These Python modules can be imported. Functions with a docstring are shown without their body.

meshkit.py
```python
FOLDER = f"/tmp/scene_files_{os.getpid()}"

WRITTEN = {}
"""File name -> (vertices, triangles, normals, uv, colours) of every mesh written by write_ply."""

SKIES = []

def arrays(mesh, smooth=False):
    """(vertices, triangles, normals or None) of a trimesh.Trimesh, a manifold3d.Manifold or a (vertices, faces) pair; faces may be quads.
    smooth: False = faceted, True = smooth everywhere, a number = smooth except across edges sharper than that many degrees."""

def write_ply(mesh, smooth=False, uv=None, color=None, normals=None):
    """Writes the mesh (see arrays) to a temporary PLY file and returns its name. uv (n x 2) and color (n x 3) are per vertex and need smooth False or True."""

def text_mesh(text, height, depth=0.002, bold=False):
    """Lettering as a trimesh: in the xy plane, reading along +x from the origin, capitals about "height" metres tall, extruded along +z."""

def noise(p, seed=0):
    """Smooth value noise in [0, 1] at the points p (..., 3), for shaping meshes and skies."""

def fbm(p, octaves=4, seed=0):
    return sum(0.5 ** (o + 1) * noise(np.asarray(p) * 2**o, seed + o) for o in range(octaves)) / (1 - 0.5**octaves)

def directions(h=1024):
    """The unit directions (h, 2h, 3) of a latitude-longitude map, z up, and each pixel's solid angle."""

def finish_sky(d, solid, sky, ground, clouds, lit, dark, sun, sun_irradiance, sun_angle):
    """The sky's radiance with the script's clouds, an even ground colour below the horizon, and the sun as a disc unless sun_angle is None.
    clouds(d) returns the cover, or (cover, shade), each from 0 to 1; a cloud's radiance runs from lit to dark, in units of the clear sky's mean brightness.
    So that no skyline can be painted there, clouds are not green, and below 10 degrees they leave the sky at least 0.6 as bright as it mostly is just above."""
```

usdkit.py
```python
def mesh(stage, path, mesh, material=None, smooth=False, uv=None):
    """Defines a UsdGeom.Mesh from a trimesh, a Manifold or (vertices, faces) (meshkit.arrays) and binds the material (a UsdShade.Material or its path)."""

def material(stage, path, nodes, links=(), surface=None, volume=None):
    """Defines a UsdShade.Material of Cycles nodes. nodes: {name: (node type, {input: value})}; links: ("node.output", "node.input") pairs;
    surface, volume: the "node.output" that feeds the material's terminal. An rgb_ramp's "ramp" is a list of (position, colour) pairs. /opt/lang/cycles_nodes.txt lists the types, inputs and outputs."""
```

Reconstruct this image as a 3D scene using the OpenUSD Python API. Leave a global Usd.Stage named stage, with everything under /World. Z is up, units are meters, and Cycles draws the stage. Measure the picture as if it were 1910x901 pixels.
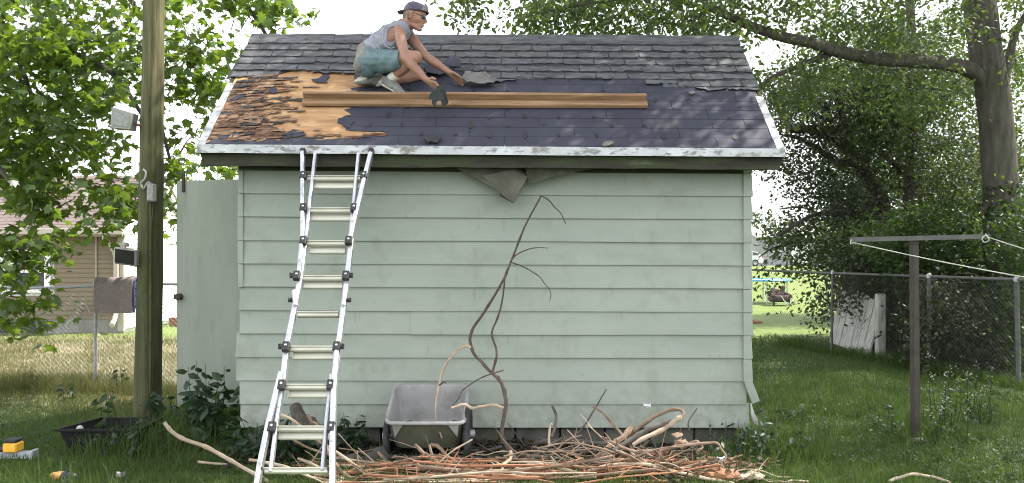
import math, random
import numpy as np, trimesh, manifold3d as m3, usdkit, meshkit
from shapely.geometry import Polygon, box as sbox, Point
from shapely import affinity
from shapely.ops import unary_union
from pxr import Usd, UsdGeom, UsdLux, UsdShade, Gf, Sdf, Vt

stage = Usd.Stage.CreateInMemory()
UsdGeom.SetStageUpAxis(stage, UsdGeom.Tokens.z)
UsdGeom.SetStageMetersPerUnit(stage, 1.0)
UsdGeom.Xform.Define(stage, '/World')
UsdGeom.Scope.Define(stage, '/World/Looks')

# ------------------------------------------------------------------ camera, sky, sun, exposure
EYE, FPX, CX, HY, W, H = 1.75, 1500.0, 955.0, 467.0, 1910.0, 901.0
cam = UsdGeom.Camera.Define(stage, '/World/camera')
cam.CreateHorizontalApertureAttr(36.0)
cam.CreateVerticalApertureAttr(36.0 * H / W)
cam.CreateFocalLengthAttr(36.0 * FPX / W)
cam.CreateVerticalApertureOffsetAttr((HY - H / 2) * 36.0 / W)      # lens shift: verticals stay upright
cam.CreateFStopAttr(0.0)
cam.CreateClippingRangeAttr((0.05, 5000.0))
cam.CreateExposureAttr(1.35)
cam.AddTranslateOp().Set(Gf.Vec3d(0, 0, EYE))
cam.AddRotateXOp().Set(90.0)

SUN = np.array([0.66, 0.15, 1.0]); SUN /= np.linalg.norm(SUN)       # towards the sun: from the right, a little behind the shed
SUN_EL, SUN_ROT = math.asin(SUN[2]), math.atan2(SUN[0], SUN[1])
usdkit.material(stage, '/World/Looks/sky', {
    'tc': ('texture_coordinate', {}),
    'n': ('noise_texture', {'scale': 2.2, 'detail': 6.0, 'roughness': 0.55}),
    'r': ('rgb_ramp', {'ramp': [(0.30, (0.55, 0.55, 0.55)), (0.62, (0.92, 0.92, 0.92))]}),
    's': ('sky_texture', {'sky_type': 'single_scattering', 'sun_disc': False, 'sun_elevation': SUN_EL, 'sun_rotation': SUN_ROT, 'altitude': 200.0, 'air_density': 1.0, 'aerosol_density': 2.0, 'ozone_density': 1.0}),
    'm': ('mix', {'mix_type': 'mix', 'color2': (9.5, 9.7, 10.0)}),
    'b': ('background_shader', {'strength': 0.10})},
    [('tc.generated', 'n.vector'), ('n.fac', 'r.fac'), ('r.color', 'm.fac'), ('s.color', 'm.color1'), ('m.color', 'b.color')], surface='b.background')
sky = UsdLux.DomeLight.Define(stage, '/World/sky')
sky.CreateIntensityAttr(1.0)
UsdShade.MaterialBindingAPI.Apply(sky.GetPrim()).Bind(UsdShade.Material.Get(stage, '/World/Looks/sky'))
sky.GetPrim().SetCustomDataByKey('kind', 'structure')
sun = UsdLux.DistantLight.Define(stage, '/World/sun')
sun.CreateIntensityAttr(1.25); sun.CreateAngleAttr(0.55); sun.CreateColorAttr(Gf.Vec3f(1.0, 0.95, 0.86)); sun.CreateNormalizeAttr(True)
rot = Gf.Rotation(Gf.Vec3d(0, 0, 1), Gf.Vec3d(*map(float, SUN)))
sun.AddTransformOp().Set(Gf.Matrix4d(rot, Gf.Vec3d(0, 0, 30)))

# ------------------------------------------------------------------ helpers: names, tags, meshes
def P(px, py, d):
    """the point at distance d in front of the camera that the photograph shows at (px, py)"""
    return np.array([(px - CX) * d / FPX, d, EYE - (py - HY) * d / FPX])

_used = {}
def numbered(parent, name):
    k = _used.setdefault(parent, {})
    k[name] = k.get(name, -1) + 1
    return name if k[name] == 0 else f'{name}_{k[name]:03d}'

def tag(prim, label=None, cat=None, group=None, kind=None):
    for k, v in (('label', label), ('category', cat), ('group', group), ('kind', kind)):
        if v: prim.SetCustomDataByKey(k, v)
    return prim

def path_of(p): return '/World' if p is None else (p if isinstance(p, str) else str(p.GetPath()))

def thing(name, label, cat, loc=(0, 0, 0), rotz=0.0, group=None, kind=None):
    x = UsdGeom.Xform.Define(stage, '/World/' + numbered('/World', name))
    x.AddTranslateOp().Set(Gf.Vec3d(*map(float, loc)))
    if rotz: x.AddRotateZOp().Set(float(rotz))
    p = tag(x.GetPrim(), label, cat, group, kind)
    p_loc[str(p.GetPath())] = np.array(loc, float)
    return p
p_loc = {}

def root_loc(p):
    s = path_of(p).split('/')
    return p_loc.get('/' + '/'.join(s[1:3]), np.zeros(3)) if len(s) > 2 else np.zeros(3)

def put(parent, name, mesh, mat, smooth=False, label=None, kind=None, cat=None, group=None, world=True):
    """one Mesh prim; world=True: the vertices are given in world metres and are moved to the thing's base"""
    base = path_of(parent)
    path = base + '/' + numbered(base, name)
    v, f, n = meshkit.arrays(mesh, smooth)
    if world and parent is not None: v = v - root_loc(parent)
    m = UsdGeom.Mesh.Define(stage, path)
    m.CreatePointsAttr(Vt.Vec3fArray.FromNumpy(np.ascontiguousarray(v, np.float32)))
    m.CreateFaceVertexCountsAttr(Vt.IntArray.FromNumpy(np.full(len(f), 3, np.int32)))
    m.CreateFaceVertexIndicesAttr(Vt.IntArray.FromNumpy(np.ascontiguousarray(f, np.int32).ravel()))
    m.CreateSubdivisionSchemeAttr('none')
    if n is not None:
        m.CreateNormalsAttr(Vt.Vec3fArray.FromNumpy(n.astype(np.float32))); m.SetNormalsInterpolation('vertex')
    UsdShade.MaterialBindingAPI.Apply(m.GetPrim()).Bind(M[mat])
    return tag(m.GetPrim(), label, cat, group, kind)

def solo(name, mesh, mat, label, cat, smooth=False, group=None, kind=None):
    return put(None, name, mesh, mat, smooth, label, kind, cat, group)

def tri(f):
    f = np.asarray(f, int)
    return np.vstack([f[:, [0, 1, 2]], f[:, [0, 2, 3]]]) if f.shape[1] == 4 else f

def cat_(ms):
    V, F, n = [], [], 0
    for m in ms:
        if hasattr(m, 'vertices'): v, f = np.asarray(m.vertices), np.asarray(m.faces)
        elif hasattr(m, 'to_mesh'): v, f, _ = meshkit.arrays(m)
        else: v, f = np.asarray(m[0], float), tri(m[1])
        V.append(v); F.append(f + n); n += len(v)
    return np.vstack(V), np.vstack(F)

def vmap(mesh, fn):
    if hasattr(mesh, 'vertices'): v, f = np.asarray(mesh.vertices), np.asarray(mesh.faces)
    else: v, f = np.asarray(mesh[0], float), tri(mesh[1])
    return fn(v), f

def box(x0, x1, y0, y1, z0, z1, ch=0.0):
    """a box, its edges chamfered by ch"""
    if ch <= 0:
        v = np.array([[x, y, z] for x in (x0, x1) for y in (y0, y1) for z in (z0, z1)], float)
        f = [[0, 1, 3, 2], [4, 6, 7, 5], [0, 4, 5, 1], [2, 3, 7, 6], [0, 2, 6, 4], [1, 5, 7, 3]]
        return v, tri(f)
    c = np.array([(x0 + x1) / 2, (y0 + y1) / 2, (z0 + z1) / 2]); h = np.array([x1 - x0, y1 - y0, z1 - z0]) / 2
    ch = min(ch, 0.9 * h.min())
    pts = []
    for s in np.ndindex(2, 2, 2):
        s = np.array(s) * 2 - 1
        for k in range(3):
            q = h - ch; q[k] = h[k]
            pts.append(c + s * q)
    hull = trimesh.convex.convex_hull(np.array(pts))
    return np.array(hull.vertices), np.array(hull.faces)

def frame_of(d, up=(0, 0, 1)):
    d = np.asarray(d, float); d = d / np.linalg.norm(d)
    a = np.cross(d, up)
    if np.linalg.norm(a) < 1e-3: a = np.cross(d, (1, 0, 0))
    a /= np.linalg.norm(a)
    return d, a, np.cross(a, d)

def beam(p, q, w, h, up=(0, 0, 1), ch=0.0, ext=0.0):
    """a bar from p to q, w across and h along 'up'"""
    p, q = np.asarray(p, float), np.asarray(q, float)
    d, a, b = frame_of(q - p, up)
    L = np.linalg.norm(q - p)
    v, f = box(-ext, L + ext, -w / 2, w / 2, -h / 2, h / 2, ch)
    return p + v[:, :1] * d + v[:, 1:2] * a + v[:, 2:] * b, f

def tube(points, radii, sides=6, caps=True):
    p = np.asarray(points, float); n = len(p)
    r = np.broadcast_to(np.asarray(radii, float), (n,)) if np.ndim(radii) == 0 else np.asarray(radii, float)
    t = np.gradient(p, axis=0); t /= np.linalg.norm(t, axis=1, keepdims=True) + 1e-12
    a = np.zeros_like(p); ref = np.array([0.31, 0.17, 0.93]) if abs(t[0] @ np.array([0.31, 0.17, 0.93])) < 0.9 else np.array([1.0, 0, 0])
    prev = ref - (ref @ t[0]) * t[0]; prev /= np.linalg.norm(prev)
    for i in range(n):
        prev = prev - (prev @ t[i]) * t[i]; prev /= np.linalg.norm(prev) + 1e-12; a[i] = prev
    b = np.cross(t, a); ang = np.arange(sides) * 2 * np.pi / sides
    v = p[:, None] + r[:, None, None] * (np.cos(ang)[None, :, None] * a[:, None] + np.sin(ang)[None, :, None] * b[:, None])
    i, j = np.meshgrid(np.arange(n - 1), np.arange(sides), indexing='ij')
    q = np.stack([i * sides + j, i * sides + (j + 1) % sides, (i + 1) * sides + (j + 1) % sides, (i + 1) * sides + j], -1).reshape(-1, 4)
    v, f = v.reshape(-1, 3), tri(q)
    if caps:
        k = len(v); v = np.vstack([v, p[:1], p[-1:]])
        e = [[k, (s + 1) % sides, s] for s in range(sides)] + [[k + 1, (n - 1) * sides + s, (n - 1) * sides + (s + 1) % sides] for s in range(sides)]
        f = np.vstack([f, e])
    return v, f

def smooth_path(pts, per=4):
    """a Catmull-Rom curve through the points"""
    p = np.asarray(pts, float)
    if len(p) < 3: return np.linspace(p[0], p[-1], per + 1)
    q = np.vstack([2 * p[0] - p[1], p, 2 * p[-1] - p[-2]]); out = []
    for i in range(1, len(q) - 2):
        for k in range(per):
            t = k / per
            out.append(0.5 * (2 * q[i] + (q[i + 1] - q[i - 1]) * t + (2 * q[i - 1] - 5 * q[i] + 4 * q[i + 1] - q[i + 2]) * t * t + (3 * q[i] - q[i - 1] - 3 * q[i + 1] + q[i + 2]) * t ** 3))
    return np.vstack([out, p[-1:]])

def lathe(profile, center, axis='z', n=20):
    """profile: (radius, height) pairs"""
    pr = np.asarray(profile, float); ang = np.arange(n) * 2 * np.pi / n
    v = np.stack([pr[:, None, 0] * np.cos(ang), pr[:, None, 0] * np.sin(ang), np.broadcast_to(pr[:, None, 1], (len(pr), n))], -1).reshape(-1, 3)
    i, j = np.meshgrid(np.arange(len(pr) - 1), np.arange(n), indexing='ij')
    f = tri(np.stack([i * n + j, i * n + (j + 1) % n, (i + 1) * n + (j + 1) % n, (i + 1) * n + j], -1).reshape(-1, 4))
    if axis == 'x': v = v[:, [2, 0, 1]]
    if axis == 'y': v = v[:, [1, 2, 0]]
    return v + np.asarray(center, float), f

def extrude(poly, h, fn=None, z0=0.0):
    """shapely polygon(s) as a slab of thickness h; fn maps its (n, 3) vertices"""
    ms = []
    for g in getattr(poly, 'geoms', [poly]):
        if g.is_empty or g.geom_type != 'Polygon' or g.area < 1e-7: continue
        m = trimesh.creation.extrude_polygon(g, h, engine='earcut'); v = np.array(m.vertices); v[:, 2] += z0
        ms.append((v, np.array(m.faces)))
    if not ms: return None
    v, f = cat_(ms)
    return (fn(v) if fn else v), f

def hulls(bones, refine=0.02, iters=8, shrink=0.0):
    """bones: ((point, radius), (point, radius), ...) groups; one smooth surface round all of them"""
    parts = []
    for bone in bones:
        ss = [m3.Manifold.sphere(float(r), 14).translate([float(x) for x in p]) for p, r in bone]
        parts.append(m3.Manifold.batch_hull(ss))
    u = m3.Manifold.batch_boolean(parts, m3.OpType.Add)
    if refine: u = u.refine_to_length(refine)
    v, f, _ = meshkit.arrays(u)
    t = trimesh.Trimesh(v, f, process=True)
    if iters: trimesh.smoothing.filter_taubin(t, lamb=0.5, nu=0.52, iterations=iters)
    return t

def jag(pts, amp, step, rng):
    """a polyline with an uneven, torn course"""
    out = []
    for (x0, y0), (x1, y1) in zip(pts[:-1], pts[1:]):
        L = math.hypot(x1 - x0, y1 - y0); n = max(1, int(L / step))
        for k in range(n):
            t = k / n
            out.append((x0 + (x1 - x0) * t + rng.uniform(-amp, amp), y0 + (y1 - y0) * t + rng.uniform(-amp, amp)))
    return out + [pts[-1]]

# ------------------------------------------------------------------ materials
M = {}
def mat(name, stops, scale=4.0, stretch=(1, 1, 1), detail=5.0, rough=0.7, bump=0.0, dist=0.01, bscale=None, metallic=0.0, spec=0.35, second=None, island=0.0, distortion=0.0, rot=(0, 0, 0), translucent=0.0, tcol=None, extra=None):
    """noise-mottled principled surface. stops: ramp of base colours; second: (ramp of factors, scale, stretch, colour) laid over it;
    island: how far each loose piece's tone differs"""
    nodes = {'g': ('geometry', {}), 'map': ('mapping', {'scale': stretch, 'rotation': rot}),
             'n': ('noise_texture', {'scale': scale, 'detail': detail, 'roughness': 0.6, 'distortion': distortion}),
             'r': ('rgb_ramp', {'ramp': stops}),
             'p': ('principled_bsdf', {'roughness': rough, 'metallic': metallic, 'specular_ior_level': spec})}
    links = [('g.position', 'map.vector'), ('map.vector', 'n.vector'), ('n.fac', 'r.fac')]
    col = 'r.color'
    if second:
        lay = second if isinstance(second, list) else [second]
        for i, (rmp, sc, st, c) in enumerate(lay):
            nodes.update({f'map{i}': ('mapping', {'scale': st}), f'n{i}': ('noise_texture', {'scale': sc, 'detail': 4.0, 'roughness': 0.6}),
                          f'r{i}': ('rgb_ramp', {'ramp': [(a, (b, b, b)) for a, b in rmp]}), f'm{i}': ('mix', {'color2': c})})
            links += [('g.position', f'map{i}.vector'), (f'map{i}.vector', f'n{i}.vector'), (f'n{i}.fac', f'r{i}.fac'), (f'r{i}.color', f'm{i}.fac'), (col, f'm{i}.color1')]
            col = f'm{i}.color'
    if island:
        nodes.update({'mr': ('map_range', {'from_min': 0.0, 'from_max': 1.0, 'to_min': 1 - island, 'to_max': 1 + island}), 'hs': ('hsv', {'hue': 0.5, 'saturation': 1.0})})
        links += [('g.random_per_island', 'mr.value'), ('mr.result', 'hs.value'), (col, 'hs.color')]
        col = 'hs.color'
    if extra: col = extra(nodes, links, col)
    links.append((col, 'p.base_color'))
    if bump:
        nodes.update({'bn': ('noise_texture', {'scale': bscale or scale * 3, 'detail': 6.0, 'roughness': 0.65}), 'b': ('bump', {'strength': bump, 'distance': dist})})
        links += [('map.vector', 'bn.vector'), ('bn.fac', 'b.height'), ('b.normal', 'p.normal')]
    surf = 'p.BSDF'
    if translucent:
        nodes.update({'t': ('translucent_bsdf', {}), 'mc': ('mix_closure', {'fac': translucent})})
        if tcol is not None:
            nodes['tm'] = ('mix', {'mix_type': 'multiply', 'fac': 1.0, 'color2': tcol}); links += [(col, 'tm.color1'), ('tm.color', 't.color')]
        else: links.append((col, 't.color'))
        links += [('p.BSDF', 'mc.closure1'), ('t.BSDF', 'mc.closure2')]
        surf = 'mc.closure'
    M[name] = usdkit.material(stage, '/World/Looks/' + name, nodes, links, surface=surf)
    return M[name]

def leaf_mat(name, cols, tr=0.45, tcol=(2.2, 2.0, 0.9), rough=0.45):
    """leaves: each its own tone"""
    n = len(cols)
    nodes = {'g': ('geometry', {}), 'r': ('rgb_ramp', {'ramp': [(i / (n - 1), c) for i, c in enumerate(cols)]}),
             'p': ('principled_bsdf', {'roughness': rough, 'specular_ior_level': 0.4}), 't': ('translucent_bsdf', {}),
             'tm': ('mix', {'mix_type': 'multiply', 'fac': 1.0, 'color2': tcol}), 'mc': ('mix_closure', {'fac': tr})}
    links = [('g.random_per_island', 'r.fac'), ('r.color', 'p.base_color'), ('r.color', 'tm.color1'), ('tm.color', 't.color'), ('p.BSDF', 'mc.closure1'), ('t.BSDF', 'mc.closure2')]
    M[name] = usdkit.material(stage, '/World/Looks/' + name, nodes, links, surface='mc.closure')

def splash(nodes, links, col):      # mud splashed on the lowest boards, damp green tinge below the eave
    nodes.update({'sx': ('separate_xyz', {}), 'zm': ('map_range', {'range_type': 'smoothstep', 'from_min': 0.62, 'from_max': 0.16, 'to_min': 0.0, 'to_max': 1.0}), 'nz': ('noise_texture', {'scale': 9.0, 'detail': 5.0, 'roughness': 0.7}), 'nr': ('map_range', {'from_min': 0.42, 'from_max': 0.75, 'to_min': 0.0, 'to_max': 0.8}), 'zz': ('math', {'math_type': 'multiply', 'use_clamp': True}), 'mm2': ('mix', {'color2': (0.12, 0.115, 0.085)})})
    links += [('g.position', 'sx.vector'), ('sx.z', 'zm.value'), ('g.position', 'nz.vector'), ('nz.fac', 'nr.value'), ('zm.result', 'zz.value1'), ('nr.result', 'zz.value2'), ('zz.value', 'mm2.fac'), (col, 'mm2.color1')]
    return 'mm2.color'
mat('siding', [(0.3, (0.216, 0.243, 0.206)), (0.7, (0.258, 0.284, 0.243))], scale=0.8, stretch=(1, 1, 2.5), rough=0.42, bump=0.08, dist=0.004, bscale=30,
    second=[([(0.50, 0.0), (0.78, 0.28)], 2.6, (1, 1, 3.0), (0.125, 0.14, 0.10)), ([(0.66, 0.0), (0.74, 0.35)], 24, (1, 1, 1), (0.13, 0.14, 0.11)), ([(0.60, 0.0), (0.74, 0.45)], 1.7, (1, 1, 0.5), (0.14, 0.15, 0.10)), ([(0.55, 0.0), (0.80, 0.45)], 5.0, (1.0, 1, 0.7), (0.13, 0.135, 0.10)), ([(0.66, 0.0), (0.72, 0.35)], 11.0, (1.6, 1, 0.25), (0.12, 0.12, 0.09)), ([(0.58, 0.0), (0.80, 0.45)], 0.9, (1, 1, 1), (0.30, 0.32, 0.26))], extra=splash)
mat('door_paint', [(0.3, (0.205, 0.228, 0.185)), (0.7, (0.25, 0.272, 0.225))], scale=1.6, stretch=(2.5, 1, 0.5), rough=0.6, bump=0.1, dist=0.004,
    second=[([(0.55, 0.0), (0.75, 0.4)], 5, (3, 1, 0.5), (0.12, 0.125, 0.10)), ([(0.70, 0.0), (0.74, 0.6)], 22, (1, 1, 0.7), (0.12, 0.11, 0.09))])
mat('white_trim', [(0.35, (0.34, 0.35, 0.36)), (0.65, (0.46, 0.47, 0.48))], scale=6, rough=0.5, bump=0.12, dist=0.004,
    second=[([(0.53, 0.0), (0.64, 0.85)], 24, (0.5, 1, 1), (0.13, 0.13, 0.12)), ([(0.60, 0.0), (0.66, 0.8)], 9, (0.4, 1, 1), (0.12, 0.10, 0.08)), ([(0.5, 0.0), (0.75, 0.5)], 4, (1, 1, 1), (0.26, 0.27, 0.24))])
mat('mossy_wood', [(0.3, (0.016, 0.014, 0.011)), (0.5, (0.032, 0.030, 0.020)), (0.62, (0.034, 0.046, 0.018)), (0.8, (0.12, 0.115, 0.09))], scale=3.2, stretch=(0.7, 3, 4), rough=0.85, bump=0.7, dist=0.02, bscale=9)
mat('dark_soffit', [(0.3, (0.055, 0.056, 0.042)), (0.7, (0.11, 0.108, 0.082))], scale=6, rough=0.9, bump=0.3, dist=0.01, second=([(0.5, 0.0), (0.7, 0.7)], 9, (1, 1, 1), (0.055, 0.052, 0.04)))
mat('plywood', [(0.25, (0.22, 0.12, 0.055)), (0.45, (0.36, 0.205, 0.095)), (0.6, (0.44, 0.265, 0.130)), (0.8, (0.54, 0.39, 0.235))], scale=2.2, stretch=(1.0, 4.5, 4.5), distortion=1.2, rough=0.75, bump=0.3, dist=0.01, bscale=9,
    second=[([(0.60, 0.0), (0.75, 0.7)], 3.0, (1, 2.2, 2.2), (0.18, 0.095, 0.05)), ([(0.67, 0.0), (0.72, 0.7)], 7, (0.8, 3, 3), (0.06, 0.04, 0.028)), ([(0.50, 0.0), (0.58, 0.35)], 14, (0.15, 2.2, 2.2), (0.24, 0.125, 0.055))])
mat('rotten_ply', [(0.28, (0.03, 0.018, 0.014)), (0.42, (0.12, 0.062, 0.038)), (0.55, (0.26, 0.14, 0.08)), (0.75, (0.42, 0.30, 0.21))], scale=4.5, stretch=(1.0, 4.0, 4.0), distortion=1.5, rough=0.9, bump=0.9, dist=0.03, bscale=10, island=0.25)
mat('veneer', [(0.3, (0.22, 0.12, 0.07)), (0.6, (0.36, 0.23, 0.14)), (0.8, (0.50, 0.39, 0.28))], scale=5, stretch=(1, 5, 5), rough=0.85, bump=0.4, dist=0.01, island=0.3)
mat('felt', [(0.3, (0.026, 0.027, 0.042)), (0.7, (0.038, 0.039, 0.058))], scale=2.2, rough=0.75, bump=0.25, dist=0.004, bscale=60, island=0.05,
    second=[([(0.55, 0.0), (0.75, 0.5)], 3.4, (1, 1, 1), (0.075, 0.070, 0.078)), ([(0.66, 0.0), (0.72, 0.6)], 26, (1, 0.8, 0.8), (0.016, 0.016, 0.02))])
mat('tar', [(0.4, (0.012, 0.012, 0.014)), (0.7, (0.028, 0.027, 0.028))], scale=20, rough=0.6, bump=0.5, dist=0.005)
mat('shingle', [(0.3, (0.062, 0.066, 0.074)), (0.5, (0.115, 0.120, 0.130)), (0.7, (0.175, 0.178, 0.185))], scale=9, stretch=(0.6, 2, 2), rough=0.9, bump=0.8, dist=0.008, bscale=55, island=0.28,
    second=[([(0.56, 0.0), (0.68, 0.8)], 8, (0.6, 2.2, 2.2), (0.045, 0.045, 0.048)), ([(0.52, 0.0), (0.75, 0.5)], 1.3, (1, 1, 1), (0.17, 0.15, 0.13))])
mat('scrap_felt', [(0.4, (0.018, 0.020, 0.020)), (0.7, (0.035, 0.038, 0.037))], scale=30, rough=0.85, bump=0.4, dist=0.004)
mat('curled_shingle', [(0.3, (0.10, 0.10, 0.10)), (0.6, (0.20, 0.19, 0.18)), (0.8, (0.30, 0.28, 0.26))], scale=14, rough=0.9, bump=0.6, dist=0.006, island=0.2)
mat('lumber', [(0.3, (0.125, 0.070, 0.036)), (0.5, (0.215, 0.126, 0.066)), (0.7, (0.33, 0.21, 0.125))], scale=3.0, stretch=(0.5, 6, 6), distortion=0.6, rough=0.7, bump=0.2, dist=0.004,
    second=[([(0.56, 0.0), (0.70, 0.75)], 1.1, (1, 3, 3), (0.06, 0.034, 0.022)), ([(0.70, 0.0), (0.73, 0.8)], 9, (0.6, 1, 1), (0.035, 0.02, 0.012))])
mat('concrete', [(0.3, (0.05, 0.05, 0.042)), (0.7, (0.11, 0.105, 0.09))], scale=7, rough=0.92, bump=0.5, dist=0.01, second=([(0.5, 0.0), (0.7, 0.6)], 4, (1, 1, 1), (0.07, 0.08, 0.045)))
mat('pale_concrete', [(0.3, (0.17, 0.165, 0.15)), (0.7, (0.25, 0.245, 0.225))], scale=5, rough=0.92, bump=0.3)
mat('aluminium', [(0.3, (0.38, 0.39, 0.42)), (0.7, (0.52, 0.53, 0.56))], scale=9, stretch=(1, 1, 0.3), rough=0.42, metallic=0.85, bump=0.12, dist=0.002, second=[([(0.56, 0.0), (0.70, 0.6)], 14, (1, 1, 1), (0.27, 0.27, 0.27)), ([(0.62, 0.0), (0.68, 0.7)], 40, (1, 1, 0.4), (0.20, 0.19, 0.17))])
mat('rung_alu', [(0.3, (0.42, 0.41, 0.34)), (0.7, (0.55, 0.54, 0.46))], scale=12, stretch=(0.3, 1, 1), rough=0.42, metallic=0.75, bump=0.05, dist=0.002)
mat('black_plastic', [(0.4, (0.014, 0.014, 0.015)), (0.7, (0.026, 0.026, 0.027))], scale=20, rough=0.45)
mat('black_tray', [(0.4, (0.005, 0.005, 0.0055)), (0.7, (0.010, 0.010, 0.010))], scale=12, rough=0.6, spec=0.2, second=([(0.66, 0.0), (0.78, 0.4)], 10, (1, 1, 1), (0.04, 0.036, 0.03)))
mat('rubber', [(0.4, (0.022, 0.022, 0.023)), (0.7, (0.05, 0.05, 0.05))], scale=25, rough=0.8, bump=0.3, dist=0.003)
mat('grey_poly', [(0.3, (0.22, 0.22, 0.22)), (0.7, (0.31, 0.305, 0.295))], scale=4, rough=0.6, bump=0.1, dist=0.003, second=[([(0.5, 0.0), (0.72, 0.6)], 5, (1, 1, 1), (0.13, 0.12, 0.09)), ([(0.64, 0.0), (0.70, 0.5)], 25, (1, 1, 0.5), (0.45, 0.44, 0.42))])
mat('shaded_poly', [(0.3, (0.05, 0.052, 0.034)), (0.6, (0.095, 0.095, 0.065)), (0.8, (0.19, 0.185, 0.155))], scale=4, rough=0.75, bump=0.2, dist=0.004)  # dirty olive, darkened to paint in the shade on the tub's outside
mat('dark_wire', [(0.3, (0.065, 0.068, 0.062)), (0.7, (0.12, 0.122, 0.112))], scale=9, rough=0.7, metallic=0.3)
mat('steel', [(0.4, (0.36, 0.37, 0.38)), (0.7, (0.48, 0.49, 0.5))], scale=14, rough=0.5, metallic=0.6, bump=0.1, dist=0.002)
mat('galvanised', [(0.3, (0.26, 0.27, 0.28)), (0.7, (0.40, 0.41, 0.42))], scale=15, rough=0.55, metallic=0.5, second=([(0.62, 0.0), (0.75, 0.6)], 8, (1, 1, 1), (0.22, 0.13, 0.08)))
mat('dark_iron', [(0.3, (0.026, 0.022, 0.017)), (0.7, (0.050, 0.043, 0.033))], scale=9, rough=0.75, bump=0.3, dist=0.004)
mat('rail_iron', [(0.3, (0.060, 0.062, 0.058)), (0.7, (0.115, 0.115, 0.108))], scale=9, rough=0.7, metallic=0.3, bump=0.1, dist=0.003)
mat('rust', [(0.3, (0.07, 0.03, 0.02)), (0.7, (0.16, 0.07, 0.04))], scale=25, rough=0.9)
mat('line_cord', [(0.4, (0.38, 0.38, 0.33)), (0.7, (0.48, 0.48, 0.42))], scale=25, rough=0.8)
def mossy_foot(nodes, links, col):      # algae thickest on the lower half of the pole
    nodes.update({'sx': ('separate_xyz', {}), 'zm': ('map_range', {'range_type': 'smoothstep', 'from_min': 3.4, 'from_max': 1.5, 'to_min': 0.1, 'to_max': 1.5}), 'nz': ('noise_texture', {'scale': 2.5, 'detail': 4.0}), 'zz': ('math', {'math_type': 'multiply'}), 'mm2': ('mix', {'color2': (0.034, 0.041, 0.013)})})
    links += [('g.position', 'sx.vector'), ('sx.z', 'zm.value'), ('g.position', 'nz.vector'), ('zm.result', 'zz.value1'), ('nz.fac', 'zz.value2'), ('zz.value', 'mm2.fac'), (col, 'mm2.color1')]
    return 'mm2.color'
mat('pole_wood', [(0.28, (0.020, 0.018, 0.010)), (0.42, (0.066, 0.061, 0.029)), (0.58, (0.118, 0.107, 0.052)), (0.78, (0.185, 0.165, 0.092))], scale=5, stretch=(5, 5, 0.22), distortion=0.4, rough=0.9, bump=0.9, dist=0.02, bscale=9,
    second=[([(0.42, 0.0), (0.66, 0.65)], 1.3, (1, 1, 0.6), (0.050, 0.064, 0.020)), ([(0.62, 0.0), (0.70, 0.8)], 12, (3, 3, 0.12), (0.028, 0.024, 0.018))], extra=mossy_foot)
mat('bark', [(0.3, (0.040, 0.035, 0.028)), (0.55, (0.080, 0.071, 0.058)), (0.75, (0.125, 0.113, 0.095))], scale=6, stretch=(2.5, 2.5, 0.5), rough=0.95, bump=1.0, dist=0.03, bscale=12,
    second=([(0.5, 0.0), (0.7, 0.5)], 2.2, (1, 1, 0.6), (0.055, 0.066, 0.03)))
mat('dark_bark', [(0.3, (0.035, 0.030, 0.026)), (0.7, (0.085, 0.074, 0.062))], scale=9, stretch=(1, 1, 0.5), rough=0.95, bump=0.6, dist=0.015)
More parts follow.
